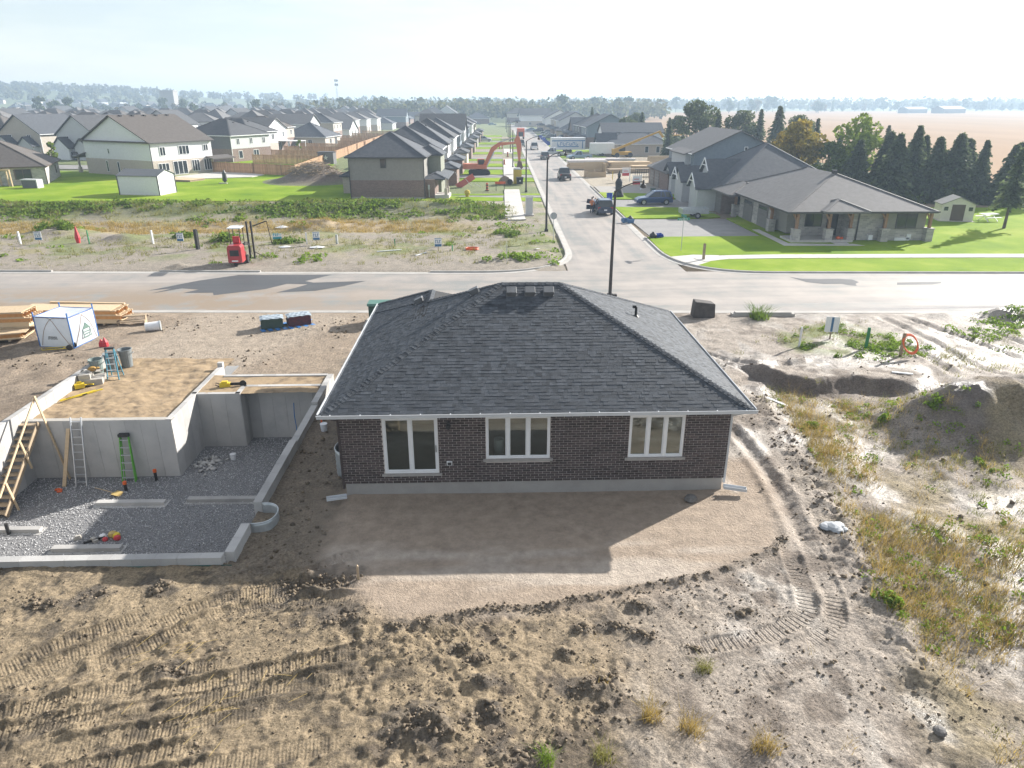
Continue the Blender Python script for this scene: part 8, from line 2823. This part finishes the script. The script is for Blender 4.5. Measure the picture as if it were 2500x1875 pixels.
MB().box(-.6, .6, .25, 1.75, 3.35, 3.42).build('canopy', mat('canopy_white', (.62, .66, .68), (.55, .6, .62), 3, .5), mf)
for x in (.75, 1.15):
    MB().box(x - .07, x + .07, 1.9, 2.1, .3, 3.75).build('mast', M_BLACKP, mf)
MB().bar((1.3, 2.0, 3.3), (2.6, 2.0, 3.75), .1, .1).bar((2.6, 2.0, 3.75), (2.85, 2.1, 1.6), .06, .06).bar((1.2, 2.0, .9), (2.3, 1.8, .3), .05, .05).build('fork', M_BLACKP, mf)
b = MB()
for k in range(3):
    b.tube(catmull([(.5, .6, 1.9 - .05 * k), (.9, .9, 2.0 - .1 * k), (1.0, 1.4, 1.4), (.9, 1.8, .9)], 4), .03, 6)
b.build('hydraulic_hose', M_BLACKP, mf)
for x, y in ((-.6, 1.3), (.6, 1.3)):
    MB().cyl((x - .12, y, .4), (x + .12, y, .4), .4, .4, 16).build('wheel', M_TYRE, mf)
o = MB().cyl((-.1, -.35, .25), (.1, -.35, .25), .26, .26, 16).build('wheel', M_TYRE, mf)
MB().box(-.3, .25, -.56, -.551, .5, .62).build('decal', M_TRIM, mf)
mf.scale = (.86,) * 3

pt = thing('portable_toilet', 'yellow portable toilet beside the sidewalk', 'toilet', (4.6, 116.5, .05), R(3))
MB().box(-.6, .6, -.6, .6, 0, 2.15).build('cabin', mat('toilet_yellow', (.58, .43, .06), (.52, .38, .05), 3, .5), pt)
MB().extr([(-.62, 2.151), (.62, 2.151), (.45, 2.35), (-.45, 2.35)], 'y', -.62, .62).build('roof', M_SLG, pt)
MB().box(-.4, .4, -.615, -.601, .1, 2.0).build('door', MATS['toilet_yellow'], pt)
t = thing('wheeled_bin', 'black wheeled bin in front of the yellow toilet', 'bin', (4.9, 114.8, .05), R(5))
MB().extr([(-.42, .08), (.42, .08), (.5, 1.05), (-.5, 1.05)], 'y', -.45, .45).build('body', M_BLACKP, t)
MB().box(-.54, .54, -.5, .5, 1.051, 1.14).build('lid', M_DTRIM, t)
MB().box(-.1, .1, -.47, -.455, .5, .7).build('sticker', M_TRIM, t)
for s in (-1, 1):
    MB().cyl((s * .4 - .04, .42, .12), (s * .4 + .04, .42, .12), .12, .12, 10).build('wheel', M_TYRE, t)
b = MB().lathe([(1.1, 0), (.95, .6), (.55, 1.05), (.15, 1.25)], n=11)
tag(b.build('soil_pile', M_CLOD, loc=(2.6, 116.0, 0)), 'small dark soil pile beside the yellow toilet', 'soil pile')
tag(MB().cyl((-.15, 0, .4), (.15, 0, .4), .42, .42, 16).build('loose_tyre', M_TYRE, loc=(3.4, 114.9, .05), rz=R(60)), 'loose wheel standing before the soil pile', 'wheel')

# ------------------------------------------------------------------ street furniture
M_POLE = mat('dark_pole', (.035, .033, .032), (.05, .046, .044), 3, .6)
for k, (x, y, h, arm, lb) in enumerate(((8.0, 45.9, 6.9, 1, 'nearest dark lamp post rising behind the brick house roof'), (5.75, 71.8, 7.1, 1, 'second dark lamp post at the street corner'), (5.4, 105.2, 7.0, 1, 'third lamp post near the yellow toilet'), (4.85, 146, 7.0, 0, 'fourth lamp post, behind the excavator'), (4.7 + 1, 190, 7.0, 1, 'fifth lamp post along the street'), (6.6, 232, 7.0, 0, 'sixth lamp post along the street'), (7.4, 275, 7.0, 0, 'seventh lamp post along the street'), (8.0, 318, 7.0, 0, 'eighth lamp post along the street'), (8.6, 360, 7.0, 0, 'last lamp post before the bend'))):
    t = thing('lamp_post', lb, 'lamp post', (x, y, 0), R(-1), 'lamp posts along the street')
    MB().cyl((0, 0, 0), (0, 0, h), .12, .075, 12).build('pole', M_POLE, t)
    MB().box(-.18, .18, -.18, .18, 0, .25).build('base', M_POLE, t)
    if arm:
        MB().tube(catmull([(0, 0, h - .1), (.5, 0, h + .25), (1.2, 0, h + .5), (1.7, 0, h + .55)], 4), .035, 8).build('arm', M_POLE, t)
        MB().lathe([(.06, 0), (.2, .05), (.17, .22), (.08, .3), (.05, .5)], (1.75, 0, h + .15), 10).build('lantern', M_POLE, t)
    if k == 0:
        MB().box(-.1, .45, -.14, .14, .0, .22).build('cable_box', M_POLE, t)
t = thing('stop_sign', 'grey back of a stop sign at the street corner', 'sign', (6.0, 66.6, gz(6.0, 66.6)))
MB().cyl((0, 0, 0), (0, 0, 2.6), .03, .03, 8).build('post', M_GALV, t)
oc = [(.34 * math.cos(R(22.5 + 45 * k)), 2.3 + .34 * math.sin(R(22.5 + 45 * k))) for k in range(8)]
MB().extr(oc, 'y', .03, .045).build('sign_plate', mat('sign_back', (.38, .40, .42), (.33, .35, .37), 3, .5), t)
t = thing('street_sign', 'green street name sign on a thin post by the lawn corner', 'sign', (16.6, 60.9, .1), R(10))
MB().cyl((0, 0, 0), (0, 0, 2.9), .03, .03, 8).build('post', M_GALV, t)
M_SGN = mat('sign_green', (.03, .20, .15), (.028, .18, .135), 3, .5)
p_ = MB().box(-.55, .55, -.012, .012, 2.62, 2.84).build('name_plate', M_SGN, t)
b = MB()
for k in range(9):
    x = -.42 + k * .09
    b.box(x, x + .015, -.016, -.013, 2.67, 2.79).box(x + .015, x + .055, -.016, -.013, 2.775 if k % 2 else 2.67, 2.79 if k % 2 else 2.685).box(x + .045, x + .058, -.016, -.013, 2.67 if k % 3 else 2.73, 2.79)
b.build('lettering', M_TRIM, p_)
MB().box(-.012, .012, -.5, .5, 2.88, 3.1).build('name_plate', M_SGN, t)
tag(MB().box(-.09, .09, -.09, .09, -.1, 1.25).extr([(-.09, 1.25), (.09, 1.25), (0, 1.32)], 'y', -.09, .09).build('marker_post', M_WOODG, loc=(17.5, 57.2, .14)), 'grey wooden marker post at the sidewalk corner', 'post')
t = thing('utility_box', 'tall pale utility cabinet at the end of the sidewalk', 'cabinet', (4.6, 82.5, .05), R(4))
MB().box(-.38, .38, -.3, .3, .12, 2.0).build('cabinet', M_SLG, t)
MB().extr([(-.34, 2.001), (.34, 2.001), (.3, 2.12), (-.4, 2.2)], 'x', -.42, .42).build('top', M_WHITE, t)
MB().box(-.5, .5, -.5, .5, 0, .119).build('plinth', M_WALK, t)
MB().box(.385, .39, -.1, .1, 1.0, 1.3).build('warning_label', M_RED, t)
tag(MB().prism([(-1.0, -.5), (.2, -.6), (1.0, -.2), (.9, .5), (-.2, .6), (-1.0, .3)], 0, .14).build('concrete_heap', M_WALK, loc=(3.1, 79.3, .02)), 'spilled slab of concrete at the sidewalk end', 'concrete')

# lot signs and stakes on the far dirt lot
M_LOTB = mat('sign_blue', (.06, .16, .30), (.05, .14, .27), 3, .5)


def lot_sign(x, y, rz, lb, w=.62, h=.75, bar=False, col=None):
    t = thing('lot_sign', lb, 'sign', (x, y, gz(x, y)), rz, 'small lot signs')
    MB().box(-.035, .035, .0, .05, -.1, .5).build('post', M_WOODG, t)
    p = MB().box(-w / 2, w / 2, -.03, -.001, .4, .4 + h).build('board', M_WHITE, t)
    b = MB()
    if bar:
        b.box(-.06, .06, -.034, -.0305, .42, .38 + h)
    else:
        b.box(-w / 2 + .02, w / 2 - .02, -.034, -.0305, .42, .62).box(-w / 2 + .02, w / 2 - .02, -.034, -.0305, .34 + h, .38 + h)
        for k in range(3):
            xx = -w / 2 + .08 + k * .17
            b.box(xx, xx + .05, -.034, -.0305, .7, .98).box(xx + .05, xx + .11, -.034, -.0305, .7 if k % 2 else .92, .76 if k % 2 else .98)
    b.build('print', col or M_LOTB, p)
    return t


lot_sign(-41.0, 66.3, .1, 'lot sign at the far left of the dirt lot')
lot_sign(-27.9, 65.4, -.1, 'lot sign beside the bushy weeds')
lot_sign(-19.3, 65.7, .3, 'tilted turquoise lot sign right of the red machine', .8, .5, False, mat('sign_turquoise', (.05, .35, .42), (.05, .3, .36), 3, .5))
lot_sign(-15.6, 65.0, .1, 'white lot sign with plastic bag at its foot')
lot_sign(-4.4, 61.6, 0, 'lot sign near the street corner')
lot_sign(18.6, 36.5, -.25, 'white lot sign with a blue stripe behind the hollow', .7, .85, True)


def stake(x, y, h, m, lb, r=.04):
    return tag(MB().box(-r, r, -r, r, -.15, h).box(-r * .8, r * .8, -r * .8, r * .8, h, h + .05).build('stake', m, loc=(x, y, gz(x, y)), rz=random.uniform(-.5, .5)), lb, 'stake', 'lot stakes')


M_GST = mat('stake_green', (.04, .22, .09), (.035, .19, .08), 3, .6)
stake(-42.9, 66.6, 1.1, M_PVC, 'white stake left of the leftmost lot sign', .07)
stake(-36.6, 66.4, 1.2, M_GST, 'green stake between the left lot signs')
stake(-30.7, 66.1, 1.2, M_PVC, 'white stake before the small weed clump', .07)
stake(-16.6, 65.4, 1.0, M_PVC, 'white stake beside the sign with the plastic bag', .06)
stake(-8.5, 64.5, .6, M_GST, 'short green stake in the middle of the dirt lot')
stake(-3.2, 61.8, .5, M_GST, 'short green stake right of the corner lot sign')
stake(-25.6, 63.3, 1.7, M_BLACKP, 'thick black post left of the red machine', .13)
stake(-13.9, 65.6, .8, M_GALV, 'grey pipe right of the plastic bag sign', .09)
stake(16.4, 35.3, 1.05, M_PVC, 'white stake left of the striped lot sign', .05)
stake(19.8, 34.9, 1.1, M_GST, 'green stake right of the striped lot sign', .06)
stake(21.0, 33.7, 1.15, M_WOODG, 'wooden stake carrying the orange hoop', .06)
stake(1.4, 56.2, 1.5, M_GALV, 'thin metal rod beside the corner kerb', .02)
tag(MB().lathe([(.16, 0), (.24, .5), (.12, 1.1), (.05, 1.5)], n=9).build('red_bag', M_RED, loc=(-37.0 - .9, 67.0, gz(-37.9, 67))), 'red plastic bag tied to a stake on the left of the lot', 'bag')
b = MB()
for k in range(3):
    b.tube([(.42 * math.cos(a) + .03 * k, .06 * k + .25 * math.sin(a), .35 + .42 * math.sin(a) + .02 * k) for a in [i * 2 * math.pi / 18 for i in range(18)]], .03, 6, closed=True)
tag(b.build('orange_hoop', M_ORANGE, loc=(21.3, 33.5, gz(21.3, 33.5) + .3), rz=.2), 'coil of orange pipe leaning on a stake', 'pipe coil')
b = MB()
for k in range(3):
    b.tube([(.55 * math.cos(a), .4 * math.sin(a), .05 + .05 * k) for a in [i * 2 * math.pi / 18 for i in range(18)]], .04, 6, closed=True)
tag(b.build('orange_coil', M_ORANGE, loc=(-1.5, 62.4, gz(-1.5, 62.4))), 'flat coil of orange pipe on the far lot', 'pipe coil')
for k, (x, y, s, lb) in enumerate(((-15.2, 63.5, .8, 'white plastic bag at the foot of the lot sign'), (-21.5, 75.5, .9, 'white plastic sheet at the foot of the bank'), (-18.2, 63.8, .6, 'pale sheet of cardboard on the dirt lot'), (4.2, 62, .3, 'scrap of paper near the street corner'))):
    v = [(s * math.cos(a) * random.uniform(.7, 1.1), s * .6 * math.sin(a), random.uniform(.02, .1)) for a in [i * .785 for i in range(8)]] + [(0, 0, .25 * s)]
    b = MB()
    b._add(v, [(i, (i + 1) % 8, 8) for i in range(8)])
    tag(b.build('plastic_sheet', M_PVC, loc=(x, y, gz(x, y) + .03), fix=False), lb, 'plastic')
for k, (x, y, a, L, lb) in enumerate(((-8.7, 62.2, 20, 2.2, 'pale bent pipe lying on the dirt lot'), (-5.8, 60.4, 60, 1.5, 'short pale board lying near the corner lot sign'), (19.6, 31.0, -20, .9, 'white plank on the pale mud behind the hollow'), (12.55, 28.3, -60, 1.1, 'white strip of trim on the bank edge'))):
    tag(MB().box(-L / 2, L / 2, -.07, .07, 0, .05).build('plank', M_PVC, loc=(x, y, gz(x, y) + .03), rz=R(a)), lb, 'plank')
b = MB()
for dx_, dy_, r_ in ((0, 0, .26), (.2, .1, .2), (-.22, .05, .2), (.05, -.14, .2), (.3, -.08, .13), (-.1, .18, .16)):
    b.lathe([(r_ * .7, 0), (r_, r_ * .3), (r_ * .8, r_ * .62), (r_ * .25, r_ * .8)], (dx_, dy_, 0), 7)
o = b.build('sand_bag', mat('pale_bag', (.40, .42, .44), (.30, .32, .34), 5, .7), loc=(10.35, 18.1, gz(10.35, 18.1)))
tag(o, 'pale crumpled bag lying on the bank right of the house', 'bag')
for k, (x, y, s, lb) in enumerate(((6.5, 20.0, .22, 'dark stone near the right corner of the house'), (9.2, 10.7, .14, 'round dark stone at the bottom right'))):
    b = MB().lathe([(s * .6, 0), (s, s * .35), (s * .8, s * .8), (s * .3, s)], n=9)
    tag(b.build('stone', mat('grey_stone', (.16, .15, .14), (.11, .105, .1), 5, .8, .5), loc=(x, y, gz(x, y))), lb, 'stone')

# ------------------------------------------------------------------ lumber yard
G_LU = 'lumber piles of the building lot'
def pile(lb, x, y, rz, L, W, layers, m, wrap=None, jit=.25):
    t = thing('lumber_pile', lb, 'lumber', (x, y, gz(x, y)), rz, G_LU)
    z = .1
    for s in (-.35, .35):
        MB().box(s * L - .06, s * L + .06, -W / 2, W / 2, 0, .095).build('bearer', M_WOODG, t)
    for k in range(layers):
        n_ = 5
        dx = random.uniform(-jit, jit)
        for q_ in range(n_):
            MB().box(-L / 2 + dx, L / 2 + dx, -W / 2 + q_ * W / n_, -W / 2 + (q_ + .93) * W / n_, z, z + .19).build('plank', m if not wrap or k < layers - 2 else wrap, t)
        z += .2
    return t


M_WWRAP = mat('white_wrap', (.66, .62, .60), (.56, .52, .50), 3, .5)
pile('large wrapped lumber pile nearest the black pickup', 19.2, 143, R(3), 7.5, 2.6, 8, M_WOOD, M_WWRAP)
pile('second wrapped lumber pile behind the large one', 23.0, 150, R(-2), 7.0, 2.2, 7, M_WOOD, M_WWRAP)
pile('bare lumber pile in the middle of the lot', 27.2, 142, R(4), 8.0, 2.4, 6, M_WOOD)
pile('long bare lumber pile at the right of the lot', 30.5, 136, R(8), 8.5, 1.8, 5, M_WOOD)
pile('low lumber pile spread on the ground', 26.0, 134, R(10), 8.0, 2.2, 3, M_WOODG, None, .6)
pile('square lumber stack far right of the lot', 35.0, 150, R(2), 4.8, 2.2, 9, M_WOOD, None, .05)
pile('second square lumber stack beside the garage roof', 40.5, 153, R(2), 5.0, 2.2, 10, M_WOOD, None, .05)
pile('low wrapped pile below the telehandler boom', 27.5, 155, R(0), 6.5, 2.0, 5, M_WOOD, M_WWRAP)
t = thing('wooden_bin', 'open wooden waste bin full of offcuts before the lumber', 'bin', (18.5, 127.5, gz(18.5, 127.5)), R(8))
for a_ in ((-1.7, 1.7, -1.0, -.9, .9), (-1.7, 1.7, .9, 1.0, 2.4), (1.6, 1.7, -.9, .9, 2.2), (-1.7, -1.6, -.9, .9, 1.0)):
    MB().box(a_[0], a_[1], a_[2], a_[3], 0, a_[4]).build('side_panel', M_OSB, t)
for k in range(9):
    MB().bar((random.uniform(-1.3, 0), random.uniform(-.6, .6), .3), (random.uniform(0, 1.4), random.uniform(-.6, .6), random.uniform(.8, 1.5)), .14, .05).build('offcut', M_WOOD, t)
t = thing('scaffold_cage', 'dark metal cage of rods on the dry grass', 'cage', (26.2, 122.5, gz(26.2, 122.5)), R(3))
for x in (-1.5, -.75, 0, .75, 1.5):
    for y in (-.7, .7):
        MB().cyl((x, y, 0), (x, y, 1.6), .04, .04, 6).build('rod', M_BLACKP, t)
for z in (.3, 1.5):
    MB().tube([(-1.5, -.7, z), (1.5, -.7, z), (1.5, .7, z), (-1.5, .7, z)], .04, 6, closed=True).build('rail', M_BLACKP, t)


def realtor(x, y, lb):
    t = thing('sale_sign', lb, 'sign', (x, y, gz(x, y)), R(5), 'sale signs')
    MB().box(.62, .74, -.05, .05, 0, 2.3).box(-.7, .62, -.04, .04, 2.1, 2.18).build('post', M_TRIM, t)
    p = MB().box(-.6, .55, -.025, .025, .9, 2.05).build('board', M_TRIM, t)
    MB().box(-.6, .55, -.032, -.026, .9, 1.35).box(-.4, .35, -.032, -.026, 1.6, 1.7).build('print', M_RED, p)


realtor(22.2, 118.5, 'white and red sale sign nearer the lumber')
realtor(21.6, 106.5, 'white and red sale sign beside the gravel driveway')
tag(MB().box(-.05, .05, -.05, .05, 0, 1.3).build('stake', M_YEL, loc=(20.6, 121.5, .1)), 'yellow stake left of the sale sign', 'stake')
fgm = mat('figure_cloth', (.02, .021, .025), (.035, .037, .042), 5, .8)
t = thing('dark_figure', 'tall black robed garden figure standing on the small lawn', 'figure', (17.6, 98.5, .14))
MB().lathe([(.75, 0), (.68, .35), (.42, .9), (.45, 1.4), (.5, 1.9), (.3, 2.3), (.14, 2.45)], n=14).build('robe', fgm, t, smooth=True)
MB().lathe([(.12, 2.4), (.2, 2.55), (.21, 2.75), (.12, 2.92)], n=12).build('head', fgm, t, smooth=True)
MB().lathe([(.3, 2.85), (.26, 2.9), (.12, 3.05), (.03, 3.4)], n=12).build('hat', fgm, t)
t = tag(MB().box(-.3, .3, -.25, .25, 0, .95).box(-.33, .33, -.28, .28, .951, 1.03).build('junction_box', M_TG, loc=(22.4, 99, .14)), 'small green utility box on the lawn', 'utility box')

# bins and bags at the right kerb
def recycle(x, y, rz, lb, m, tip=0.0):
    t = thing('recycling_bin', lb, 'bin', (x, y, .06), rz, 'blue recycling boxes at the kerb')
    b = MB()
    b.M = Matrix.Rotation(tip, 4, 'X')
    b._add([(-.3, -.2, 0), (.3, -.2, 0), (.3, .2, 0), (-.3, .2, 0), (-.36, -.26, .38), (.36, -.26, .38), (.36, .26, .38), (-.36, .26, .38), (-.33, -.23, .36), (.33, -.23, .36), (.33, .23, .36), (-.33, .23, .36), (-.27, -.17, .03), (.27, -.17, .03), (.27, .17, .03), (-.27, .17, .03)],
           [(0, 3, 2, 1), (0, 1, 5, 4), (1, 2, 6, 5), (2, 3, 7, 6), (3, 0, 4, 7), (4, 5, 9, 8), (5, 6, 10, 9), (6, 7, 11, 10), (7, 4, 8, 11), (8, 9, 13, 12), (9, 10, 14, 13), (10, 11, 15, 14), (11, 8, 12, 15), (12, 13, 14, 15)])
    b.build('box', m, t)
    MB().box(-.38, .38, -.28, -.25, .34, .4).build('rim', m, t)
    return t


M_BIN = mat('bin_blue', (.02, .07, .42), (.018, .06, .36), 3, .45)
M_BINL = mat('bin_faded_blue', (.08, .18, .34), (.07, .16, .3), 3, .5)
recycle(16.1, 67.5, .5, 'bright blue recycling box tipped at the driveway corner', M_BIN, .5)
recycle(15.15, 76.6, .1, 'faded blue recycling box at the kerb before the lawn', M_BINL)
recycle(14.6, 77.2, .6, 'small blue box lying in the gutter beside the faded box', M_BINL, .3)
for k, (x, y, lb) in enumerate(((15.55, 67.3, 'black garbage bag beside the bright blue box'), (15.3, 77.6, 'black garbage bag behind the faded blue box'))):
    tag(MB().lathe([(.22, 0), (.36, .15), (.33, .4), (.1, .55), (.13, .62)], n=9).build('garbage_bag', M_BLACKP, loc=(x, y, .05), smooth=True), lb, 'bag')
t = trash_can('recycling_barrel', M_BIN, (15.0, 90.0, .06), 'tall blue barrel standing at the kerb behind the stopped SUV', .38, 1.5)
for k in range(9):
    y = 222 + k * 6.5
    recycle(xr(y) + .35, y, random.uniform(-.5, .5), ['first', 'second', 'third', 'fourth', 'fifth', 'sixth', 'seventh', 'eighth', 'ninth'][k] + ' blue box in the far row along the right kerb', M_BIN).scale = (1.7, 1.7, 1.7)
M_CONE = mat('barrel_orange', (.62, .12, .04), (.5, .1, .035), 3, .5)
for k, (x, y, lb) in enumerate(((-.2, 106.8, 'striped traffic post before the excavator'), (3.3, 152, 'striped traffic post behind the excavator boom'), (4.6, 175, 'striped traffic post far along the sidewalk'), (3.2, 206, 'left of two far orange posts by the silver SUV'), (3.9, 206, 'right of two far orange posts by the silver SUV'))):
    t = thing('traffic_post', lb, 'traffic post', (x, y, .05), 0, 'traffic posts')
    for q_ in range(5):
        MB().cyl((0, 0, .08 + q_ * .2), (0, 0, .28 + q_ * .2 - .002), .16, .16, 12).build('band', [M_CONE, M_BLACKP][q_ % 2], t)
    MB().box(-.3, .3, -.3, .3, 0, .079).build('foot', M_BLACKP, t)
t = thing('road_barrier', 'orange work sign board on legs across the new sidewalk', 'barrier', (1.7, 106.5, .05), R(4))
MB().box(-.75, .75, -.03, .03, .95, 1.3).build('board', M_CONE, t)
for s in (-.6, .6):
    MB().bar((s, -.2, 0), (s, .0, 1.2), .05, .05).bar((s, .2, 0), (s, .0, 1.2), .05, .05).build('leg', M_BLACKP, t)
t = thing('safety_fence', 'red and pink safety fence leaning by the brown house porch', 'fence', (-4.8, 112, 0))
MB().bar((0, 0, 0), (2.6, .2, 1.6), .06, .9, up=(0, 0, 1)).build('netting', mat('pink_mesh', (.55, .12, .10), (.5, .16, .13), 3, .6), t)
for x in (0, 1.4, 2.8):
    MB().bar((x - .2, 0, 2.2 - x * .6), (x + .9, .1, 0), .06, .06).build('stay', M_WHITE, t)
tag(MB().lathe([(.22, 0), (.26, .3), (.4, .5), (.35, .8), (.1, .95)], n=10).build('flower_pot', mat('mum_yellow', (.5, .38, .05), (.4, .3, .05), 9, .8), loc=(-2.9, 99.6, .05)), 'pot of yellow flowers before the brown house porch', 'flower pot')

# pale garden shed and picnic table under the spruces
gs = thing('garden_shed', 'small cream plastic shed under the spruces on the right lawn', 'shed', (50.6, 77.2, .14), R(-14))
MB().box(-1.6, 1.6, -1.2, 1.2, 0, 1.75).extr([(-1.6, 1.751), (1.6, 1.751), (0, 2.45)], 'y', -1.2, 1.2).build('wall', mat('shed_cream', (.62, .60, .52), (.55, .53, .46), 3, .6), gs)
b = MB()
for s in (-1, 1):
    b.extr([(s * 1.75, 1.7), (0, 2.48), (0, 2.56), (s * 1.75, 1.78)], 'y', -1.3, 1.3)
b.build('roof', M_ST, gs)
MB().box(-.65, .65, -1.23, -1.205, .05, 1.75).build('door', M_BTRIM, gs)
for s in (-1.2, 1.2):
    MB().box(s - .2, s + .2, -1.22, -1.205, 1.1, 1.5).build('window', M_PANE, gs)
MB().box(-1.8, 1.8, -1.5, 1.4, -.05, .02).build('base', M_POURT, gs)
pc = thing('picnic_table', 'white picnic table beside the cream shed', 'table', (54.0, 76.3, .14), R(10))
MB().box(-.9, .9, -.4, .4, .7, .76).build('table_top', M_TRIM, pc)
for s in (-.75, .75):
    MB().box(-.9, .9, s - .14, s + .14, .4, .45).build('bench', M_TRIM, pc)
for x in (-.6, .6):
    MB().bar((x, -.7, 0), (x, .25, .7), .08, .05).bar((x, .7, 0), (x, -.25, .7), .08, .05).build('leg', M_TRIM, pc)

# yard things behind the fences
t = thing('garden_shed', 'dark shed with a white star behind the cedar fence', 'shed', (-33.6, 156.5, 0), R(-3))
MB().box(-1.6, 1.6, -1.3, 1.3, 0, 2.3).build('wall', M_SDG, t)
MB().box(-1.75, 1.75, -1.45, 1.45, 2.3, 2.42).build('roof', M_DTRIM, t)
b = MB()
pts_ = []
for k in range(10):
    r_ = .55 if k % 2 == 0 else .22
    a = R(90 + 36 * k)
    pts_.append((r_ * math.cos(a), 1.3 + r_ * math.sin(a)))
b.extr(pts_, 'y', -1.33, -1.305)
b.build('star', M_TRIM, t)
b = MB()
for k in range(420):
    a, r_ = random.uniform(0, 6.28), 4.2 * math.sqrt(random.random())
    x, y = -28.0 + r_ * math.cos(a), 121 + r_ * .8 * math.sin(a)
    z = gz(x, y) + random.uniform(0, .3)
    d_ = random.uniform(0, 6.28)
    L = random.uniform(.5, 1.5)
    b.bar((x, y, z), (x + L * math.cos(d_), y + L * math.sin(d_), z + random.uniform(-.2, .3)), .05, .05)
stuff(b.build('brushwood', M_WOODG, fix=False), 'dead roots and brush on the dirt heap beside the brown house', 'brush')
t = thing('awning', 'white patio awning behind the beige houses', 'awning', (-51.5, 199, 0), R(-12))
MB().box(-3, 3, -2, 2, 2.5, 2.62).build('roof', M_WHITE, t)
for x in (-2.8, 2.8):
    for y in (-1.8, 1.8):
        MB().box(x - .06, x + .06, y - .06, y + .06, 0, 2.5).build('post', M_TRIM, t)


# ------------------------------------------------------------------ people
def skin_person(name, label, loc, rz, pose, mats):
    """one continuous body grown from a posed skeleton: joints (name, parent, xyz, radius)"""
    J = pose
    idx = {j[0]: i for i, j in enumerate(J)}
    me = bpy.data.meshes.new('person_body')
    me.from_pydata([j[2] for j in J], [(idx[j[1]], i) for i, j in enumerate(J) if j[1]], [])
    o = link('person', me, None, loc, rz)
    sk = o.modifiers.new('skin', 'SKIN')
    for i, j in enumerate(J):
        r_ = j[3]
        me.skin_vertices[0].data[i].radius = (r_, r_) if not isinstance(r_, tuple) else r_
    me.skin_vertices[0].data[0].use_root = True
    sb_ = o.modifiers.new('sub', 'SUBSURF')
    sb_.levels = 1
    sb_.render_levels = 1
    dg = bpy.context.evaluated_depsgraph_get()
    m2 = bpy.data.meshes.new_from_object(o.evaluated_get(dg))
    o.modifiers.clear()
    o.data = m2
    for m_ in mats:
        m2.materials.append(m_)
    mi = []
    for p in m2.polygons:
        c_ = p.center
        if c_.z > 1.47:
            mi.append(2)
        elif c_.z > .92:
            mi.append(0 if abs(c_.x) < .42 else 2)
        elif c_.z > .1:
            mi.append(1)
        else:
            mi.append(3)
    m2.polygons.foreach_set('material_index', mi)
    m2.polygons.foreach_set('use_smooth', [True] * len(mi))
    tag(o, label, 'person')
    MB().lathe([(.085, 1.66), (.112, 1.70), (.10, 1.78), (.05, 1.815)], n=10).build('hair', mats[4], o, smooth=True)
    return o


M_SKIN = mat('skin', (.42, .25, .18), (.38, .22, .16), 5, .6)
M_HAIR = mat('dark_hair', (.03, .022, .018), (.04, .03, .022), 5, .7)
M_PANT = mat('dark_trousers', (.03, .033, .045), (.045, .048, .06), 5, .85)
stand = [('pel', None, (0, 0, .95), (.16, .12)), ('chest', 'pel', (0, 0, 1.28), (.19, .13)), ('neck', 'chest', (0, 0, 1.48), .065), ('head', 'neck', (0, .02, 1.66), (.085, .10)), ('crown', 'head', (0, .01, 1.76), .06),
         ('lsh', 'chest', (-.2, 0, 1.40), .065), ('lel', 'lsh', (-.27, .10, 1.14), .05), ('lwr', 'lel', (-.22, .33, 1.08), .035), ('lha', 'lwr', (-.2, .42, 1.08), .035), ('rsh', 'chest', (.2, 0, 1.40), .065), ('rel', 'rsh', (.28, .04, 1.13), .05), ('rwr', 'rel', (.3, .18, .95), .035), ('rha', 'rwr', (.3, .24, .89), .035),
         ('lhp', 'pel', (-.1, 0, .88), .105), ('lkn', 'lhp', (-.11, .03, .49), .07), ('lan', 'lkn', (-.12, -.02, .09), .05), ('lft', 'lan', (-.13, .14, .04), .045), ('rhp', 'pel', (.1, 0, .88), .105), ('rkn', 'rhp', (.12, .05, .49), .07), ('ran', 'rkn', (.13, .0, .09), .05), ('rft', 'ran', (.14, .16, .04), .045)]
skin_person('person', 'person in orange top and dark trousers at the open door of the SUV', (12.0, 84.1, .01), R(-15), stand, [mat('orange_shirt', (.55, .2, .09), (.5, .18, .08), 5, .8), M_PANT, M_SKIN, M_BLACKP, M_HAIR])
bend = [(n_, p_, (x, y + max(0, z - .95) * .45, .95 + (z - .95) * .88 if z > .95 else z), r_) for n_, p_, (x, y, z), r_ in stand]
skin_person('person', 'person in white and blue top leaning into the dark blue SUV', (12.25, 85.0, .01), R(-65), bend, [mat('white_blue_shirt', (.55, .6, .66), (.3, .4, .52), 7, .8), mat('blue_jeans', (.06, .1, .18), (.05, .085, .15), 5, .85), M_SKIN, M_BLACKP, M_HAIR])
